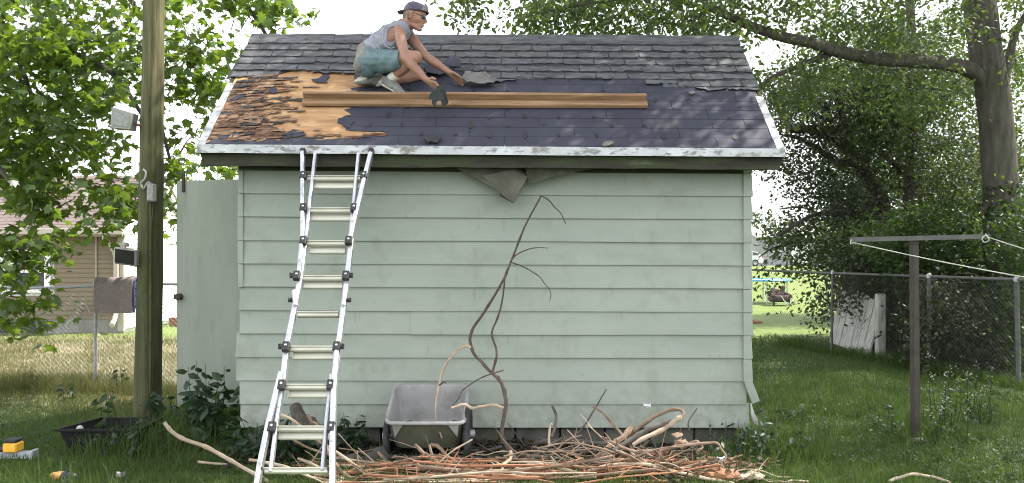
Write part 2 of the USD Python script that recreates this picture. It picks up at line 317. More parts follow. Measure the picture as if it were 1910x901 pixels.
mat('cut_wood', [(0.3, (0.16, 0.10, 0.065)), (0.55, (0.30, 0.205, 0.14)), (0.75, (0.44, 0.33, 0.25))], scale=7, stretch=(1, 1, 1), rough=0.75, bump=0.3, dist=0.005, island=0.35, second=([(0.52, 0.0), (0.66, 0.6)], 9, (1, 1, 1), (0.17, 0.13, 0.095)))
mat('red_wood', [(0.3, (0.26, 0.115, 0.06)), (0.6, (0.42, 0.20, 0.11)), (0.8, (0.52, 0.33, 0.21))], scale=6, rough=0.7, bump=0.3, dist=0.005, island=0.3)
mat('pale_wood', [(0.3, (0.24, 0.185, 0.125)), (0.6, (0.36, 0.29, 0.215)), (0.8, (0.46, 0.40, 0.32))], scale=8, rough=0.7, bump=0.25, dist=0.004, second=([(0.56, 0.0), (0.68, 0.5)], 14, (1, 1, 1), (0.22, 0.17, 0.12)))
mat('old_stick', [(0.3, (0.07, 0.062, 0.055)), (0.7, (0.16, 0.145, 0.125))], scale=9, rough=0.9, bump=0.4, dist=0.006, island=0.3)
mat('shaded_sapling_bark', [(0.3, (0.040, 0.030, 0.024)), (0.6, (0.085, 0.062, 0.048)), (0.8, (0.15, 0.115, 0.092))], scale=9, rough=0.8, bump=0.4, dist=0.005)  # bark darkened to paint in the shade of the eave
mat('dead_leaf', [(0.3, (0.15, 0.085, 0.045)), (0.7, (0.34, 0.22, 0.13))], scale=12, rough=0.8, island=0.5, translucent=0.2)
mat('litter', [(0.3, (0.035, 0.028, 0.022)), (0.7, (0.11, 0.085, 0.06))], scale=12, rough=0.9, island=0.5)
mat('skin', [(0.3, (0.235, 0.122, 0.083)), (0.7, (0.32, 0.175, 0.125))], scale=9, rough=0.55, spec=0.4, second=([(0.5, 0.0), (0.75, 0.4)], 6, (1, 1, 1), (0.25, 0.105, 0.075)))
mat('tank_cloth', [(0.3, (0.18, 0.185, 0.225)), (0.7, (0.265, 0.27, 0.32))], scale=5, rough=0.9, bump=0.35, dist=0.02, bscale=10)
mat('pale_cloth', [(0.3, (0.30, 0.295, 0.33)), (0.7, (0.38, 0.375, 0.41))], scale=8, rough=0.9, bump=0.3, dist=0.01)
mat('shorts_cloth', [(0.3, (0.072, 0.118, 0.135)), (0.6, (0.125, 0.178, 0.195)), (0.8, (0.18, 0.225, 0.235))], scale=4, rough=0.9, bump=0.4, dist=0.02, bscale=12, second=([(0.55, 0.0), (0.72, 0.5)], 6, (1, 1, 1), (0.27, 0.25, 0.21)))
mat('shirt_tail', [(0.3, (0.13, 0.122, 0.112)), (0.7, (0.20, 0.19, 0.175))], scale=5, rough=0.9, bump=0.4, dist=0.02, bscale=12)
mat('cap_cloth', [(0.3, (0.055, 0.05, 0.075)), (0.7, (0.11, 0.10, 0.13))], scale=16, rough=0.85)
mat('cap_opening', [(0.4, (0.17, 0.145, 0.155)), (0.6, (0.24, 0.20, 0.205))], scale=16, rough=0.85)
mat('hair', [(0.3, (0.10, 0.06, 0.035)), (0.7, (0.19, 0.115, 0.065))], scale=30, stretch=(1, 1, 3), rough=0.6)
mat('glasses', [(0.4, (0.012, 0.010, 0.010)), (0.6, (0.02, 0.018, 0.018))], scale=5, rough=0.15, spec=0.6)
mat('lip', [(0.4, (0.38, 0.15, 0.12)), (0.6, (0.42, 0.18, 0.14))], scale=5, rough=0.5)
mat('sock', [(0.4, (0.56, 0.53, 0.48)), (0.6, (0.66, 0.63, 0.58))], scale=30, stretch=(1, 1, 3), rough=0.95, bump=0.3, dist=0.004)
mat('shoe', [(0.3, (0.13, 0.132, 0.122)), (0.7, (0.23, 0.23, 0.21))], scale=14, rough=0.85, bump=0.3, dist=0.006)
mat('shoe_sole', [(0.3, (0.40, 0.37, 0.33)), (0.7, (0.52, 0.49, 0.44))], scale=20, rough=0.9)
mat('house_beige', [(0.3, (0.19, 0.155, 0.105)), (0.7, (0.22, 0.18, 0.122))], scale=2, rough=0.6, island=0.04)
mat('house_white', [(0.3, (0.74, 0.74, 0.74)), (0.7, (0.80, 0.80, 0.80))], scale=2, rough=0.55)
mat('house_shingle', [(0.3, (0.115, 0.088, 0.082)), (0.7, (0.195, 0.155, 0.146))], scale=9, stretch=(1, 1, 3), rough=0.9, bump=0.4, dist=0.01, island=0.12)
mat('house_trim', [(0.3, (0.34, 0.315, 0.265)), (0.7, (0.40, 0.37, 0.32))], scale=3, rough=0.6)
mat('vent_dark', [(0.4, (0.03, 0.025, 0.022)), (0.6, (0.05, 0.042, 0.036))], scale=5, rough=0.8)
mat('window_glass', [(0.4, (0.03, 0.035, 0.04)), (0.6, (0.05, 0.055, 0.06))], scale=2, rough=0.08, spec=0.6)
mat('rug_top', [(0.3, (0.18, 0.145, 0.135)), (0.7, (0.27, 0.225, 0.205))], scale=40, rough=0.98, bump=0.6, dist=0.006, second=([(0.45, 0.0), (0.65, 0.4)], 5, (1, 1, 1), (0.15, 0.13, 0.12)))
mat('rug_blue', [(0.3, (0.06, 0.065, 0.16)), (0.7, (0.12, 0.12, 0.25))], scale=40, rough=0.95, bump=0.4, dist=0.004)
mat('lamp_grey', [(0.3, (0.20, 0.20, 0.18)), (0.7, (0.28, 0.28, 0.25))], scale=9, rough=0.6)
mat('lamp_face', [(0.4, (0.006, 0.005, 0.005)), (0.6, (0.012, 0.01, 0.01))], scale=5, rough=0.35)
mat('lamp_pane', [(0.4, (0.17, 0.175, 0.16)), (0.6, (0.24, 0.24, 0.22))], scale=40, rough=0.4)
mat('tool_yellow', [(0.4, (0.62, 0.33, 0.03)), (0.6, (0.70, 0.40, 0.05))], scale=9, rough=0.5)
mat('tool_orange', [(0.4, (0.46, 0.22, 0.07)), (0.6, (0.55, 0.28, 0.10))], scale=9, rough=0.5)
mat('tool_grey', [(0.4, (0.28, 0.29, 0.32)), (0.6, (0.36, 0.37, 0.40))], scale=9, rough=0.45, metallic=0.4)
mat('old_white_board', [(0.3, (0.26, 0.26, 0.23)), (0.6, (0.40, 0.40, 0.37)), (0.8, (0.52, 0.52, 0.49))], scale=4, stretch=(2, 2, 0.6), rough=0.9, bump=0.4, dist=0.01, second=([(0.55, 0.0), (0.68, 0.6)], 7, (2, 2, 0.5), (0.14, 0.14, 0.10)))
mat('plain_white', [(0.4, (0.70, 0.70, 0.71)), (0.6, (0.76, 0.76, 0.77))], scale=3, rough=0.4)
mat('car_paint', [(0.4, (0.52, 0.53, 0.55)), (0.6, (0.56, 0.57, 0.59))], scale=1, rough=0.2, spec=0.6)
mat('car_glass', [(0.4, (0.02, 0.024, 0.03)), (0.6, (0.03, 0.034, 0.04))], scale=1, rough=0.06, spec=0.8)
mat('tail_red', [(0.4, (0.35, 0.02, 0.02)), (0.6, (0.4, 0.03, 0.03))], scale=1, rough=0.3)
mat('pool_blue', [(0.4, (0.04, 0.22, 0.50)), (0.6, (0.06, 0.28, 0.58))], scale=2, rough=0.5)
mat('pool_pale', [(0.4, (0.40, 0.50, 0.60)), (0.6, (0.48, 0.57, 0.66))], scale=2, rough=0.5)
mat('chair_brown', [(0.3, (0.028, 0.020, 0.018)), (0.7, (0.075, 0.055, 0.048))], scale=6, rough=0.85, bump=0.4)
mat('far_grey', [(0.4, (0.19, 0.19, 0.20)), (0.6, (0.24, 0.24, 0.25))], scale=0.4, stretch=(3, 3, 0.2), rough=0.6)
mat('far_roof', [(0.4, (0.36, 0.36, 0.36)), (0.6, (0.42, 0.41, 0.41))], scale=0.5, rough=0.6)
mat('far_tan', [(0.4, (0.20, 0.165, 0.15)), (0.6, (0.25, 0.21, 0.195))], scale=0.5, rough=0.7)
mat('flower', [(0.4, (0.34, 0.34, 0.26)), (0.6, (0.44, 0.44, 0.35))], scale=20, rough=0.9, island=0.15, translucent=0.3)
mat('red_brick', [(0.3, (0.22, 0.09, 0.055)), (0.7, (0.36, 0.17, 0.11))], scale=9, rough=0.9, island=0.3)
mat('asphalt', [(0.3, (0.10, 0.10, 0.10)), (0.7, (0.15, 0.15, 0.145))], scale=2, rough=0.9)
leaf_mat('maple_leaf', [(0.045, 0.078, 0.024), (0.085, 0.135, 0.040), (0.14, 0.19, 0.05), (0.23, 0.26, 0.06)], tr=0.58, tcol=(3.1, 2.75, 0.8), rough=0.34)
leaf_mat('elm_leaf', [(0.034, 0.052, 0.024), (0.06, 0.094, 0.034), (0.095, 0.135, 0.042), (0.15, 0.185, 0.055)], tr=0.42, tcol=(2.2, 2.1, 0.9))
leaf_mat('top_leaf', [(0.05, 0.08, 0.034), (0.085, 0.13, 0.045), (0.12, 0.16, 0.05), (0.22, 0.21, 0.04)], tr=0.5, tcol=(2.3, 2.1, 0.9))
leaf_mat('dark_leaf', [(0.030, 0.042, 0.024), (0.048, 0.070, 0.034), (0.070, 0.098, 0.040), (0.095, 0.095, 0.05)], tr=0.3, tcol=(2.0, 1.9, 0.9))
leaf_mat('shrub_leaf', [(0.034, 0.062, 0.020), (0.064, 0.11, 0.030), (0.10, 0.155, 0.040), (0.16, 0.205, 0.05)], tr=0.4, tcol=(2.2, 2.1, 0.9))
leaf_mat('far_leaf', [(0.06, 0.085, 0.05), (0.09, 0.12, 0.07), (0.12, 0.15, 0.085)], tr=0.3, tcol=(1.8, 1.8, 1.2))
leaf_mat('weed_leaf', [(0.022, 0.045, 0.020), (0.040, 0.075, 0.030), (0.07, 0.115, 0.042)], tr=0.35, tcol=(2.0, 1.9, 0.9))
# lawn: green near, straw-dry towards the left neighbour's lawn; blades and soil share the patchiness
def lawn_nodes(blade):
    nodes = {'g': ('geometry', {}), 'x': ('separate_xyz', {}),
             'n': ('noise_texture', {'scale': 0.9, 'detail': 5.0, 'roughness': 0.6}), 'n2': ('noise_texture', {'scale': 5.0, 'detail': 4.0, 'roughness': 0.6}),
             'mx': ('map_range', {'range_type': 'smoothstep', 'from_min': -1.8, 'from_max': -3.6, 'to_min': 0.0, 'to_max': 1.0}),
             'my': ('map_range', {'range_type': 'smoothstep', 'from_min': 8.0, 'from_max': 10.5, 'to_min': 0.0, 'to_max': 1.0}),
             'mm': ('math', {'math_type': 'multiply'}), 'na': ('math', {'math_type': 'multiply_add', 'value2': 0.9, 'value3': 0.42}), 'mf': ('math', {'math_type': 'multiply', 'use_clamp': True}),
             'g1': ('rgb_ramp', {'ramp': [(0.30, (0.056, 0.090, 0.026)), (0.52, (0.118, 0.168, 0.046)), (0.72, (0.23, 0.255, 0.08))] if blade else [(0.3, (0.030, 0.042, 0.018)), (0.55, (0.050, 0.075, 0.026)), (0.75, (0.085, 0.10, 0.045))]}),
             'd1': ('rgb_ramp', {'ramp': [(0.30, (0.13, 0.125, 0.060)), (0.52, (0.235, 0.190, 0.112)), (0.75, (0.35, 0.275, 0.19))]}),
             'm': ('mix', {}), 'p': ('principled_bsdf', {'roughness': 0.7, 'specular_ior_level': 0.25})}
    links = [('g.position', 'n.vector'), ('g.position', 'n2.vector'), ('g.position', 'x.vector'), ('x.x', 'mx.value'), ('x.y', 'my.value'), ('mx.result', 'mm.value1'), ('my.result', 'mm.value2'),
             ('n.fac', 'na.value1'), ('mm.value', 'mf.value1'), ('na.value', 'mf.value2'), ('mf.value', 'm.fac')]
    if blade:
        nodes['av'] = ('math', {'math_type': 'multiply_add', 'value2': 0.55}); nodes['nb'] = ('math', {'math_type': 'multiply', 'value2': 0.5})
        links += [('n2.fac', 'nb.value1'), ('g.random_per_island', 'av.value1'), ('nb.value', 'av.value3'), ('av.value', 'g1.fac'), ('av.value', 'd1.fac')]
        nodes.update({'t': ('translucent_bsdf', {}), 'tm': ('mix', {'mix_type': 'multiply', 'fac': 1.0, 'color2': (1.7, 1.7, 0.9)}), 'mc': ('mix_closure', {'fac': 0.4})})
        links += [('m.color', 'tm.color1'), ('tm.color', 't.color'), ('p.BSDF', 'mc.closure1'), ('t.BSDF', 'mc.closure2')]
    else:
        nodes.update({'bn': ('noise_texture', {'scale': 30.0, 'detail': 6.0}), 'b': ('bump', {'strength': 0.8, 'distance': 0.03})})
        # far off, sunlight on the field is painted in as a brighter meadow green
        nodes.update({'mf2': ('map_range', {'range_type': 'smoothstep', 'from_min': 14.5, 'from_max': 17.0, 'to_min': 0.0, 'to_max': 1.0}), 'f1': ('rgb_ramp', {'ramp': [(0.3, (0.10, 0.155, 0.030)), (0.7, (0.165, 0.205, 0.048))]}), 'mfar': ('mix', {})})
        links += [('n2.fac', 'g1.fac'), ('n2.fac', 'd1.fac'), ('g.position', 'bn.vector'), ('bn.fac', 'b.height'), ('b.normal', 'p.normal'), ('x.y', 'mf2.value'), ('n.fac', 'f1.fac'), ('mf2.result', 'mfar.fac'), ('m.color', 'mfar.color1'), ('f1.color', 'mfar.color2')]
    links += [('g1.color', 'm.color1'), ('d1.color', 'm.color2'), (('m.color' if blade else 'mfar.color'), 'p.base_color')]
    return nodes, links, ('mc.closure' if blade else 'p.BSDF')
for nm, bl in (('lawn', False), ('blade', True)):
    a, b, c = lawn_nodes(bl); M[nm] = usdkit.material(stage, '/World/Looks/' + nm, a, b, surface=c)
# ------------------------------------------------------------------ ground
def ground_z(x, y):
    p = np.stack([np.asarray(x, float) * 0.8, np.asarray(y, float) * 0.8, np.zeros_like(np.asarray(x, float))], -1)
    near = np.clip(1.2 - np.hypot(np.asarray(x, float), np.asarray(y, float) - 8) / 40.0, 0, 1)
    return (meshkit.fbm(p, 3, seed=5) - 0.5) * 0.09 * near
xs = np.concatenate([[-400, -150, -70, -35, -20], np.linspace(-14, 14, 113), [20, 35, 70, 150, 400]])
ys = np.concatenate([[-60, -20, -5, 2], np.linspace(4, 22, 73), [26, 35, 60, 120, 250, 600]])
gx, gy = np.meshgrid(xs, ys, indexing='ij')
gv = np.stack([gx, gy, ground_z(gx, gy)], -1).reshape(-1, 3)
i, j = np.meshgrid(np.arange(len(xs) - 1), np.arange(len(ys) - 1), indexing='ij'); k = len(ys)
gf = np.stack([i * k + j, (i + 1) * k + j, (i + 1) * k + j + 1, i * k + j + 1], -1).reshape(-1, 4)
solo('ground', (gv, gf), 'lawn', 'lawn of rough grass, green near the shed and straw coloured to the left', 'lawn', smooth=True, kind='structure')

# ------------------------------------------------------------------ the shed
YW, YE, ZE, YR, ZR = 7.15, 6.87, 2.643, 8.31, 3.960          # wall, eave edge, ridge
XL, XR, XE0, XE1 = -2.417, 2.107, -2.68, 2.32                # wall ends, eave ends
AN = math.atan2(ZR - ZE, YR - YE); CA, SA, TA = math.cos(AN), math.sin(AN), math.tan(AN)
LR = math.hypot(ZR - ZE, YR - YE)
YB = 2 * YR - YW                                              # back wall

def sag(v):
    """the old shed has settled to the right"""
    v = np.array(v, float)
    z = v[:, 2]
    g = np.where(z < ZE, np.clip(z / ZE, 0, 1), 1 - 0.55 * np.clip((z - ZE) / (ZR - ZE), 0, 1))
    v[:, 2] = z - 0.0074 * (v[:, 0] - XE0) * g
    return v
def roofv(v):
    """(along the eave, up the slope, out of the roof) to world"""
    v = np.asarray(v, float)
    return sag(np.stack([v[:, 0], YE + v[:, 1] * CA - v[:, 2] * SA, ZE + v[:, 1] * SA + v[:, 2] * CA], -1))
def roof_uv(px, py):
    d = (EYE - ZE + YE * TA) / (TA + (py - HY) / FPX)
    x = (px - CX) * d / FPX
    z = EYE - (py - HY) * d / FPX
    z += 0.0074 * (x - XE0) * (1 - 0.55 * min(max((z - ZE) / (ZR - ZE), 0), 1))
    d = (EYE - ZE + YE * TA - 0) / (TA + (py - HY) / FPX) + (z - (EYE - (py - HY) * d / FPX)) / TA * 0.8
    return (px - CX) * d / FPX, (d - YE) / CA
def rbox(u0, u1, v0, v1, n0, n1, ch=0.0):
    return vmap(box(u0, u1, v0, v1, n0, n1, ch), roofv)
def sbx(*a, **k): return vmap(box(*a, **k), sag)

shed = thing('shed', 'small weathered garden shed with pale green horizontal siding and a half stripped roof', 'shed', ((XL + XR) / 2, YR, 0))
rng = np.random.default_rng(11); rnd = random.Random(11)

# walls: a carcass behind the siding, with gable ends
prof = Polygon([(YW + 0.03, 0.17), (YB - 0.03, 0.17), (YB - 0.03, 2.50), (YR, 3.80), (YW + 0.03, 2.50)])
core = extrude(prof, XR - XL - 0.06, lambda v: sag(np.stack([XL + 0.03 + v[:, 2], v[:, 0], v[:, 1]], -1)))
put(shed, 'wall', core, 'siding')

# clapboards of the front, one by one: slightly wavy sheet, the lower lip stands proud
def clapboard(x0, x1, z0, z1, y, proud, seed, sx=0.0):
    nx = 30
    X = np.linspace(x0, x1, nx)
    pr = [(0.006, z0 + 0.002), (-proud, z0), (-proud - 0.002, z0 + 0.006), (-proud * 0.82, z0 + 0.05), (-proud * 0.5, (z0 + z1) / 2), (-0.003, z1 + 0.012), (0.006, z1 + 0.012)]
    w = (meshkit.fbm(np.stack([X * 1.1, np.full(nx, seed * 3.1), np.zeros(nx)], -1), 3, seed=seed) - 0.5) * 0.015
    dz = (meshkit.fbm(np.stack([X * 0.7, np.full(nx, seed * 7.7), np.zeros(nx)], -1), 2, seed=seed + 9) - 0.5) * 0.010
    V = np.array([[(X[a] + sx * (1 - (b[1] - z0) / (z1 - z0)) * (1 if a == 0 else 0), y + b[0] + w[a] * (0.6 if 0 < k < 6 else 0), b[1] + (dz[a] if k < 3 else 0)) for k, b in enumerate(pr)] for a in range(nx)])
    k = len(pr); F = []
    for a in range(nx - 1):
        for b in range(k):
            F.append([a * k + b, a * k + (b + 1) % k, (a + 1) * k + (b + 1) % k, (a + 1) * k + b])
    f = tri(F)
    f = np.vstack([f, [[0, b, b + 1][::-1] for b in range(1, k - 1)], [[(nx - 1) * k, (nx - 1) * k + b, (nx - 1) * k + b + 1] for b in range(1, k - 1)]])
    return sag(V.reshape(-1, 3)), f
SZ, SP = 0.177, 0.2083
for r in range(12):
    z0 = SZ + r * SP; z1 = min(z0 + SP, 2.56)
    if z0 > 2.5: break
    lx = XL + (0.0 if r not in (2, 3) else -0.030) + rng.uniform(-0.004, 0.004) + (0.008 if r == 0 else 0)
    rx = XR - 0.055 + (0.004 if r > 1 else 0.055 - 0.025 * (r == 1))
    cuts = [lx, rx] if r not in (4, 9) else [lx, (1.35, -0.9, 0.45)[r % 3] + rng.uniform(-.5, .5), rx]
    pr_ = 0.014 + rng.uniform(-0.002, 0.004); s_x = rng.uniform(-0.012, 0.004)
    for c_ in range(len(cuts) - 1):
        put(shed, 'siding_board', clapboard(cuts[c_] - (0.012 if c_ else 0), cuts[c_ + 1], z0, z1, YW - (0.0022 if c_ else 0), pr_, r * 2 + c_, sx=s_x if c_ == 0 else 0.0), 'siding', smooth=25)
    if r > 1:      # corner piece of the course
        j = rng.uniform(-0.003, 0.005)
        c = box(XR - 0.058, XR + 0.014 + j, YW - 0.030 - rng.uniform(0, .004), YW + 0.06, z0 - 0.004, z1 - 0.006, 0.004)
        v = c[0]; v[:, 0] += (0.012 - 0.012 * (v[:, 2] - z0) / SP) * (v[:, 0] > XR - 0.02)
        put(shed, 'corner_piece', vmap((v, c[1]), sag), 'siding')
        c = box(XL - 0.012 + j, XL + 0.035, YW - 0.027, YW + 0.06, z0 - 0.003, z1 - 0.006, 0.004)
        if r > 5: put(shed, 'corner_piece', vmap(c, sag), 'siding')
# the loose corner piece that has swung outwards at the bottom right
c = box(-0.036, 0.036, -0.012, 0.012, -0.20, 0.0, 0.004); a = math.radians(21)
v = c[0]; v = np.stack([v[:, 0] * math.cos(a) - v[:, 2] * math.sin(a), v[:, 1], v[:, 0] * math.sin(a) + v[:, 2] * math.cos(a)], -1) + [XR - 0.02, YW - 0.03, 0.177 + 2 * SP - 0.003]
put(shed, 'corner_piece', (v, c[1]), 'siding', label='loose corner piece bent outwards')
# torn strip hanging behind it
put(shed, 'corner_strip', tube(smooth_path([(XR + 0.015, YW, 0.39), (XR + 0.03, YW - .01, 0.30), (XR + 0.06, YW - .01, 0.22), (XR + 0.075, YW, 0.2)], 3), [0.008, .01, .014, .02, .024, .026, .026, .024, .02, .01], 5), 'old_white_board')
# concrete block foundation
x = XL + 0.05
while x < XR - 0.1:
    w = min(0.395, XR - 0.05 - x)
    put(shed, 'foundation_block', box(x + 0.004, x + w - 0.004, YW + 0.03 + rng.uniform(0, 0.012), YW + 0.2, -0.08, 0.166, 0.008), 'concrete')
    x += 0.40
put(shed, 'foundation_core', box(XL + 0.06, XR - 0.06, YW + 0.2, YB - 0.05, -0.08, 0.165), 'concrete')

# roof: sheathing, framing ends, fascia, trims
put(shed, 'roof_deck', rbox(XE0 + 0.03, XE1 - 0.03, 0.012, LR - 0.002, -0.022, -0.002), 'plywood')
back = box(XE0 + 0.03, XE1 - 0.03, 0.0, LR, -0.022, 0.006)
put(shed, 'back_roof', vmap(back, lambda v: sag(np.stack([v[:, 0], 2 * YR - (YE + v[:, 1] * CA - v[:, 2] * SA), ZE + v[:, 1] * SA + v[:, 2] * CA], -1))), 'shingle')
def board_noise(m, amp, sc, seed):
    v, f = m
    d = (meshkit.fbm(v * sc, 3, seed=seed) - 0.5) * 2 * amp
    v = v.copy(); v[:, 2] += d; v[:, 1] += np.roll(d, 3) * 0.7
    return v, f
def long_board(x0, x1, y0, y1, z0, z1, n=60, amp=0.006, seed=1):
    X = np.linspace(x0, x1, n); pr = [(y0, z0), (y0, z0 + (z1 - z0) * 0.35), (y0, z0 + (z1 - z0) * 0.7), (y0, z1), (y1, z1), (y1, z0)]
    V = np.array([[(a, b[0], b[1]) for b in pr] for a in X]).reshape(-1, 3); k = len(pr)
    F = [[a * k + b, a * k + (b + 1) % k, (a + 1) * k + (b + 1) % k, (a + 1) * k + b] for a in range(n - 1) for b in range(k)]
    f = np.vstack([tri(F), [[0, b + 1, b] for b in range(1, k - 1)], [[(n - 1) * k, (n - 1) * k + b, (n - 1) * k + b + 1] for b in range(1, k - 1)]])
    return board_noise((V, f), amp, 4.0, seed)
put(shed, 'fascia_board', vmap(long_board(XE0 + 0.02, XE1 - 0.02, YE + 0.03, YE + 0.07, 2.478, 2.592, amp=0.009, seed=4), sag), 'mossy_wood', smooth=35)
put(shed, 'soffit', sbx(XE0 + 0.04, XE1 - 0.04, YE + 0.075, YW + 0.025, 2.500, 2.512), 'dark_soffit')
put(shed, 'frieze_board', sbx(XL, XR, YW - 0.028, YW + 0.02, 2.462, 2.498), 'mossy_wood')
# eave trim: a face strip and a flange lying on the roof
put(shed, 'eave_trim', vmap(long_board(XE0 - 0.012, XE1 + 0.012, YE - 0.012, YE + 0.028, 2.586, 2.652, n=80, amp=0.0035, seed=8), sag), 'white_trim', smooth=35)
put(shed, 'eave_flange', rbox(XE0, XE1, 0.004, 0.045, 0.0005, 0.004), 'white_trim')
put(shed, 'eave_trim_lip', sbx(XE0 - 0.014, XE1 + 0.014, YE - 0.019, YE - 0.012, 2.582, 2.596), 'white_trim')
for s, (u0, u1, v1) in enumerate(((XE0 - 0.012, XE0 + 0.055, 1.02), (XE1 - 0.058, XE1 + 0.012, 0.83))):
    pl = Polygon(jag([(u0, 0.0), (u0, v1)], 0.002, 0.1, rnd) + jag([(u1, v1 - 0.01), (u1, 0.0)], 0.004, 0.06, rnd))
    put(shed, 'rake_trim', extrude(pl, 0.008, roofv, 0.004), 'white_trim')
    xr = XE0 - 0.01 if s == 0 else XE1 - 0.02
    put(shed, 'barge_board', rbox(xr, xr + 0.03, 0.01, LR - 0.03, -0.15, 0.0), 'mossy_wood')
    put(shed, 'barge_board', vmap(box(xr, xr + 0.03, 0.01, LR - 0.03, -0.15, -0.003), lambda v: sag(np.stack([v[:, 0], 2 * YR - (YE + v[:, 1] * CA - v[:, 2] * SA), ZE + v[:, 1] * SA + v[:, 2] * CA], -1))), 'mossy_wood')

# felt and the smooth old courses over the boards: traced torn edge, cut into strips with joints
RU = lambda pts: [roof_uv(*p) for p in pts]
torn = [(657, 172), (665, 182), (650, 196), (662, 200), (643, 206), (656, 214), (632, 222), (629, 229), (646, 235), (645, 243), (680, 244), (722, 247), (682, 256), (669, 260), (640, 259), (600, 262), (560, 258), (520, 262), (470, 258), (430, 263), (398, 261)]
edge_r, low_l = roof_uv(1440, 276), roof_uv(390, 267)
felt_poly = Polygon(jag(RU(torn), 0.010, 0.035, rnd) + [(XE0 + 0.055, 0.018), (XE1 - 0.06, 0.018), (XE1 - 0.03, 1.35), (-0.7, 1.38), roof_uv(800, 130), roof_uv(770, 150), roof_uv(700, 160), roof_uv(655, 165)]).buffer(0)
put(shed, 'felt_base', extrude(felt_poly, 0.0015, roofv, 0.0003), 'tar')
EXPO = 0.1445
for r in range(10):
    v0 = 0.018 + r * EXPO
    off = (r * 0.305 + 0.13) % 0.915
    u = XE0 - off
    while u < XE1:
        p = felt_poly.intersection(sbox(u + 0.0025, v0 + 0.002, u + 0.9125, v0 + EXPO + 0.012))
        m = extrude(p, 0.004, None, 0.0)
        if m is not None:
            v, f = m
            vv = v.copy(); vv[:, 2] += 0.002 + 0.0028 * (1 - (v[:, 1] - v0) / EXPO) + 0.0015 * np.sin(v[:, 0] * 7 + r)
            put(shed, 'felt_strip', (roofv(vv), f), 'felt')
        u += 0.915
# tar dabs at the old nail lines, lying proud of the strips (joined: far too many to pick apart)
dabs = []
for r in range(7):
    for k in range(18):
        u = XE0 + 0.2 + 0.305 * k + (0.15 if r % 2 else 0) + rnd.uniform(-0.02, 0.02); v = 0.03 + r * EXPO + rnd.uniform(0.0, 0.03)
        if rnd.random() < 0.25 or not felt_poly.contains(Point(u, v).buffer(0.04)): continue
        w, h = rnd.uniform(0.010, 0.028), rnd.uniform(0.012, 0.055)
        pts = [(u + w * math.cos(t) * rnd.uniform(0.6, 1.2), v + h * math.sin(t) * rnd.uniform(0.5, 1.2)) for t in np.arange(0, 6.28, 0.8)]
        m = extrude(Polygon(pts).buffer(0), 0.003, roofv, 0.0095)
        if m is not None: dabs.append(m)
put(shed, 'tar_dabs', cat_(dabs), 'tar', kind='stuff')

# rotten ply face at the left: rough flakes lifting off the boards
rot_poly = Polygon(jag(RU([(437, 150), (470, 150), (498, 150), (494, 163), (512, 172), (490, 182), (505, 195), (478, 205), (492, 218), (470, 228), (510, 236), (530, 246), (560, 250), (520, 260), (398, 264), (392, 266), (405, 235)]), .012, .03, rnd)).buffer(0).intersection(sbox(XE0 + 0.06, 0, 9, 9))
m = extrude(rot_poly, 0.003, roofv, 0.0005); put(shed, 'rotten_ply', m, 'rotten_ply')
for k in range(190):
    while True:
        px, py = rnd.uniform(395, 720), rnd.uniform(140, 264)
        if px > 470 and rnd.random() < min(.97, (px - 440) / 130): continue
        u, v = roof_uv(px, py)
        if u > XE0 + 0.10 and not felt_poly.buffer(-0.03).contains(Point(u, v)): break
    L, w = rnd.uniform(0.05, 0.26), rnd.uniform(0.008, 0.035)
    top = [(u - L / 2 + L * t, v + w * rnd.uniform(0.2, 1)) for t in np.linspace(0, 1, 6)]; bot = [(u + L / 2 - L * t, v - w * rnd.uniform(0.1, 1)) for t in np.linspace(0, 1, 6)]
    lift, tilt = rnd.uniform(0.002, 0.014), rnd.uniform(-0.03, 0.05)
    fl = Polygon(top + bot).buffer(0).intersection(sbox(XE0 + 0.06, 0.01, 9, LR))
    m = extrude(fl, 0.002, None, 0.0)
    if m is None: continue
    vv = m[0]; vv[:, 2] += 0.0045 + lift * np.clip((vv[:, 0] - u) / L + 0.5, 0, 1) + np.abs(tilt) * np.clip(v + w - vv[:, 1], 0, 1) * 0.5
    put(shed, 'wood_flake', (roofv(vv), m[1]), rnd.choice(['rotten_ply', 'veneer', 'veneer', 'rotten_ply', 'tar']))
# black felt scraps still stuck on the bare boards
for pts in ([(582, 152), (612, 138), (614, 144), (606, 152), (594, 156)], [(501, 170), (510, 164), (520, 168), (516, 176), (504, 176)], [(535, 250), (548, 243), (566, 246), (572, 254), (550, 258), (538, 257)], [(405, 255), (440, 249), (450, 252), (445, 260), (410, 262)],
            [(640, 222), (662, 228), (652, 240), (640, 236)], [(430, 187), (452, 176), (458, 180), (440, 190)], [(580, 149), (604, 149), (610, 155), (585, 155)]):
    pl = Polygon(jag(RU(pts + pts[:1]), 0.012, 0.04, rnd)).buffer(0)
    put(shed, 'felt_scrap', extrude(pl, 0.004, roofv, 0.009), 'felt')

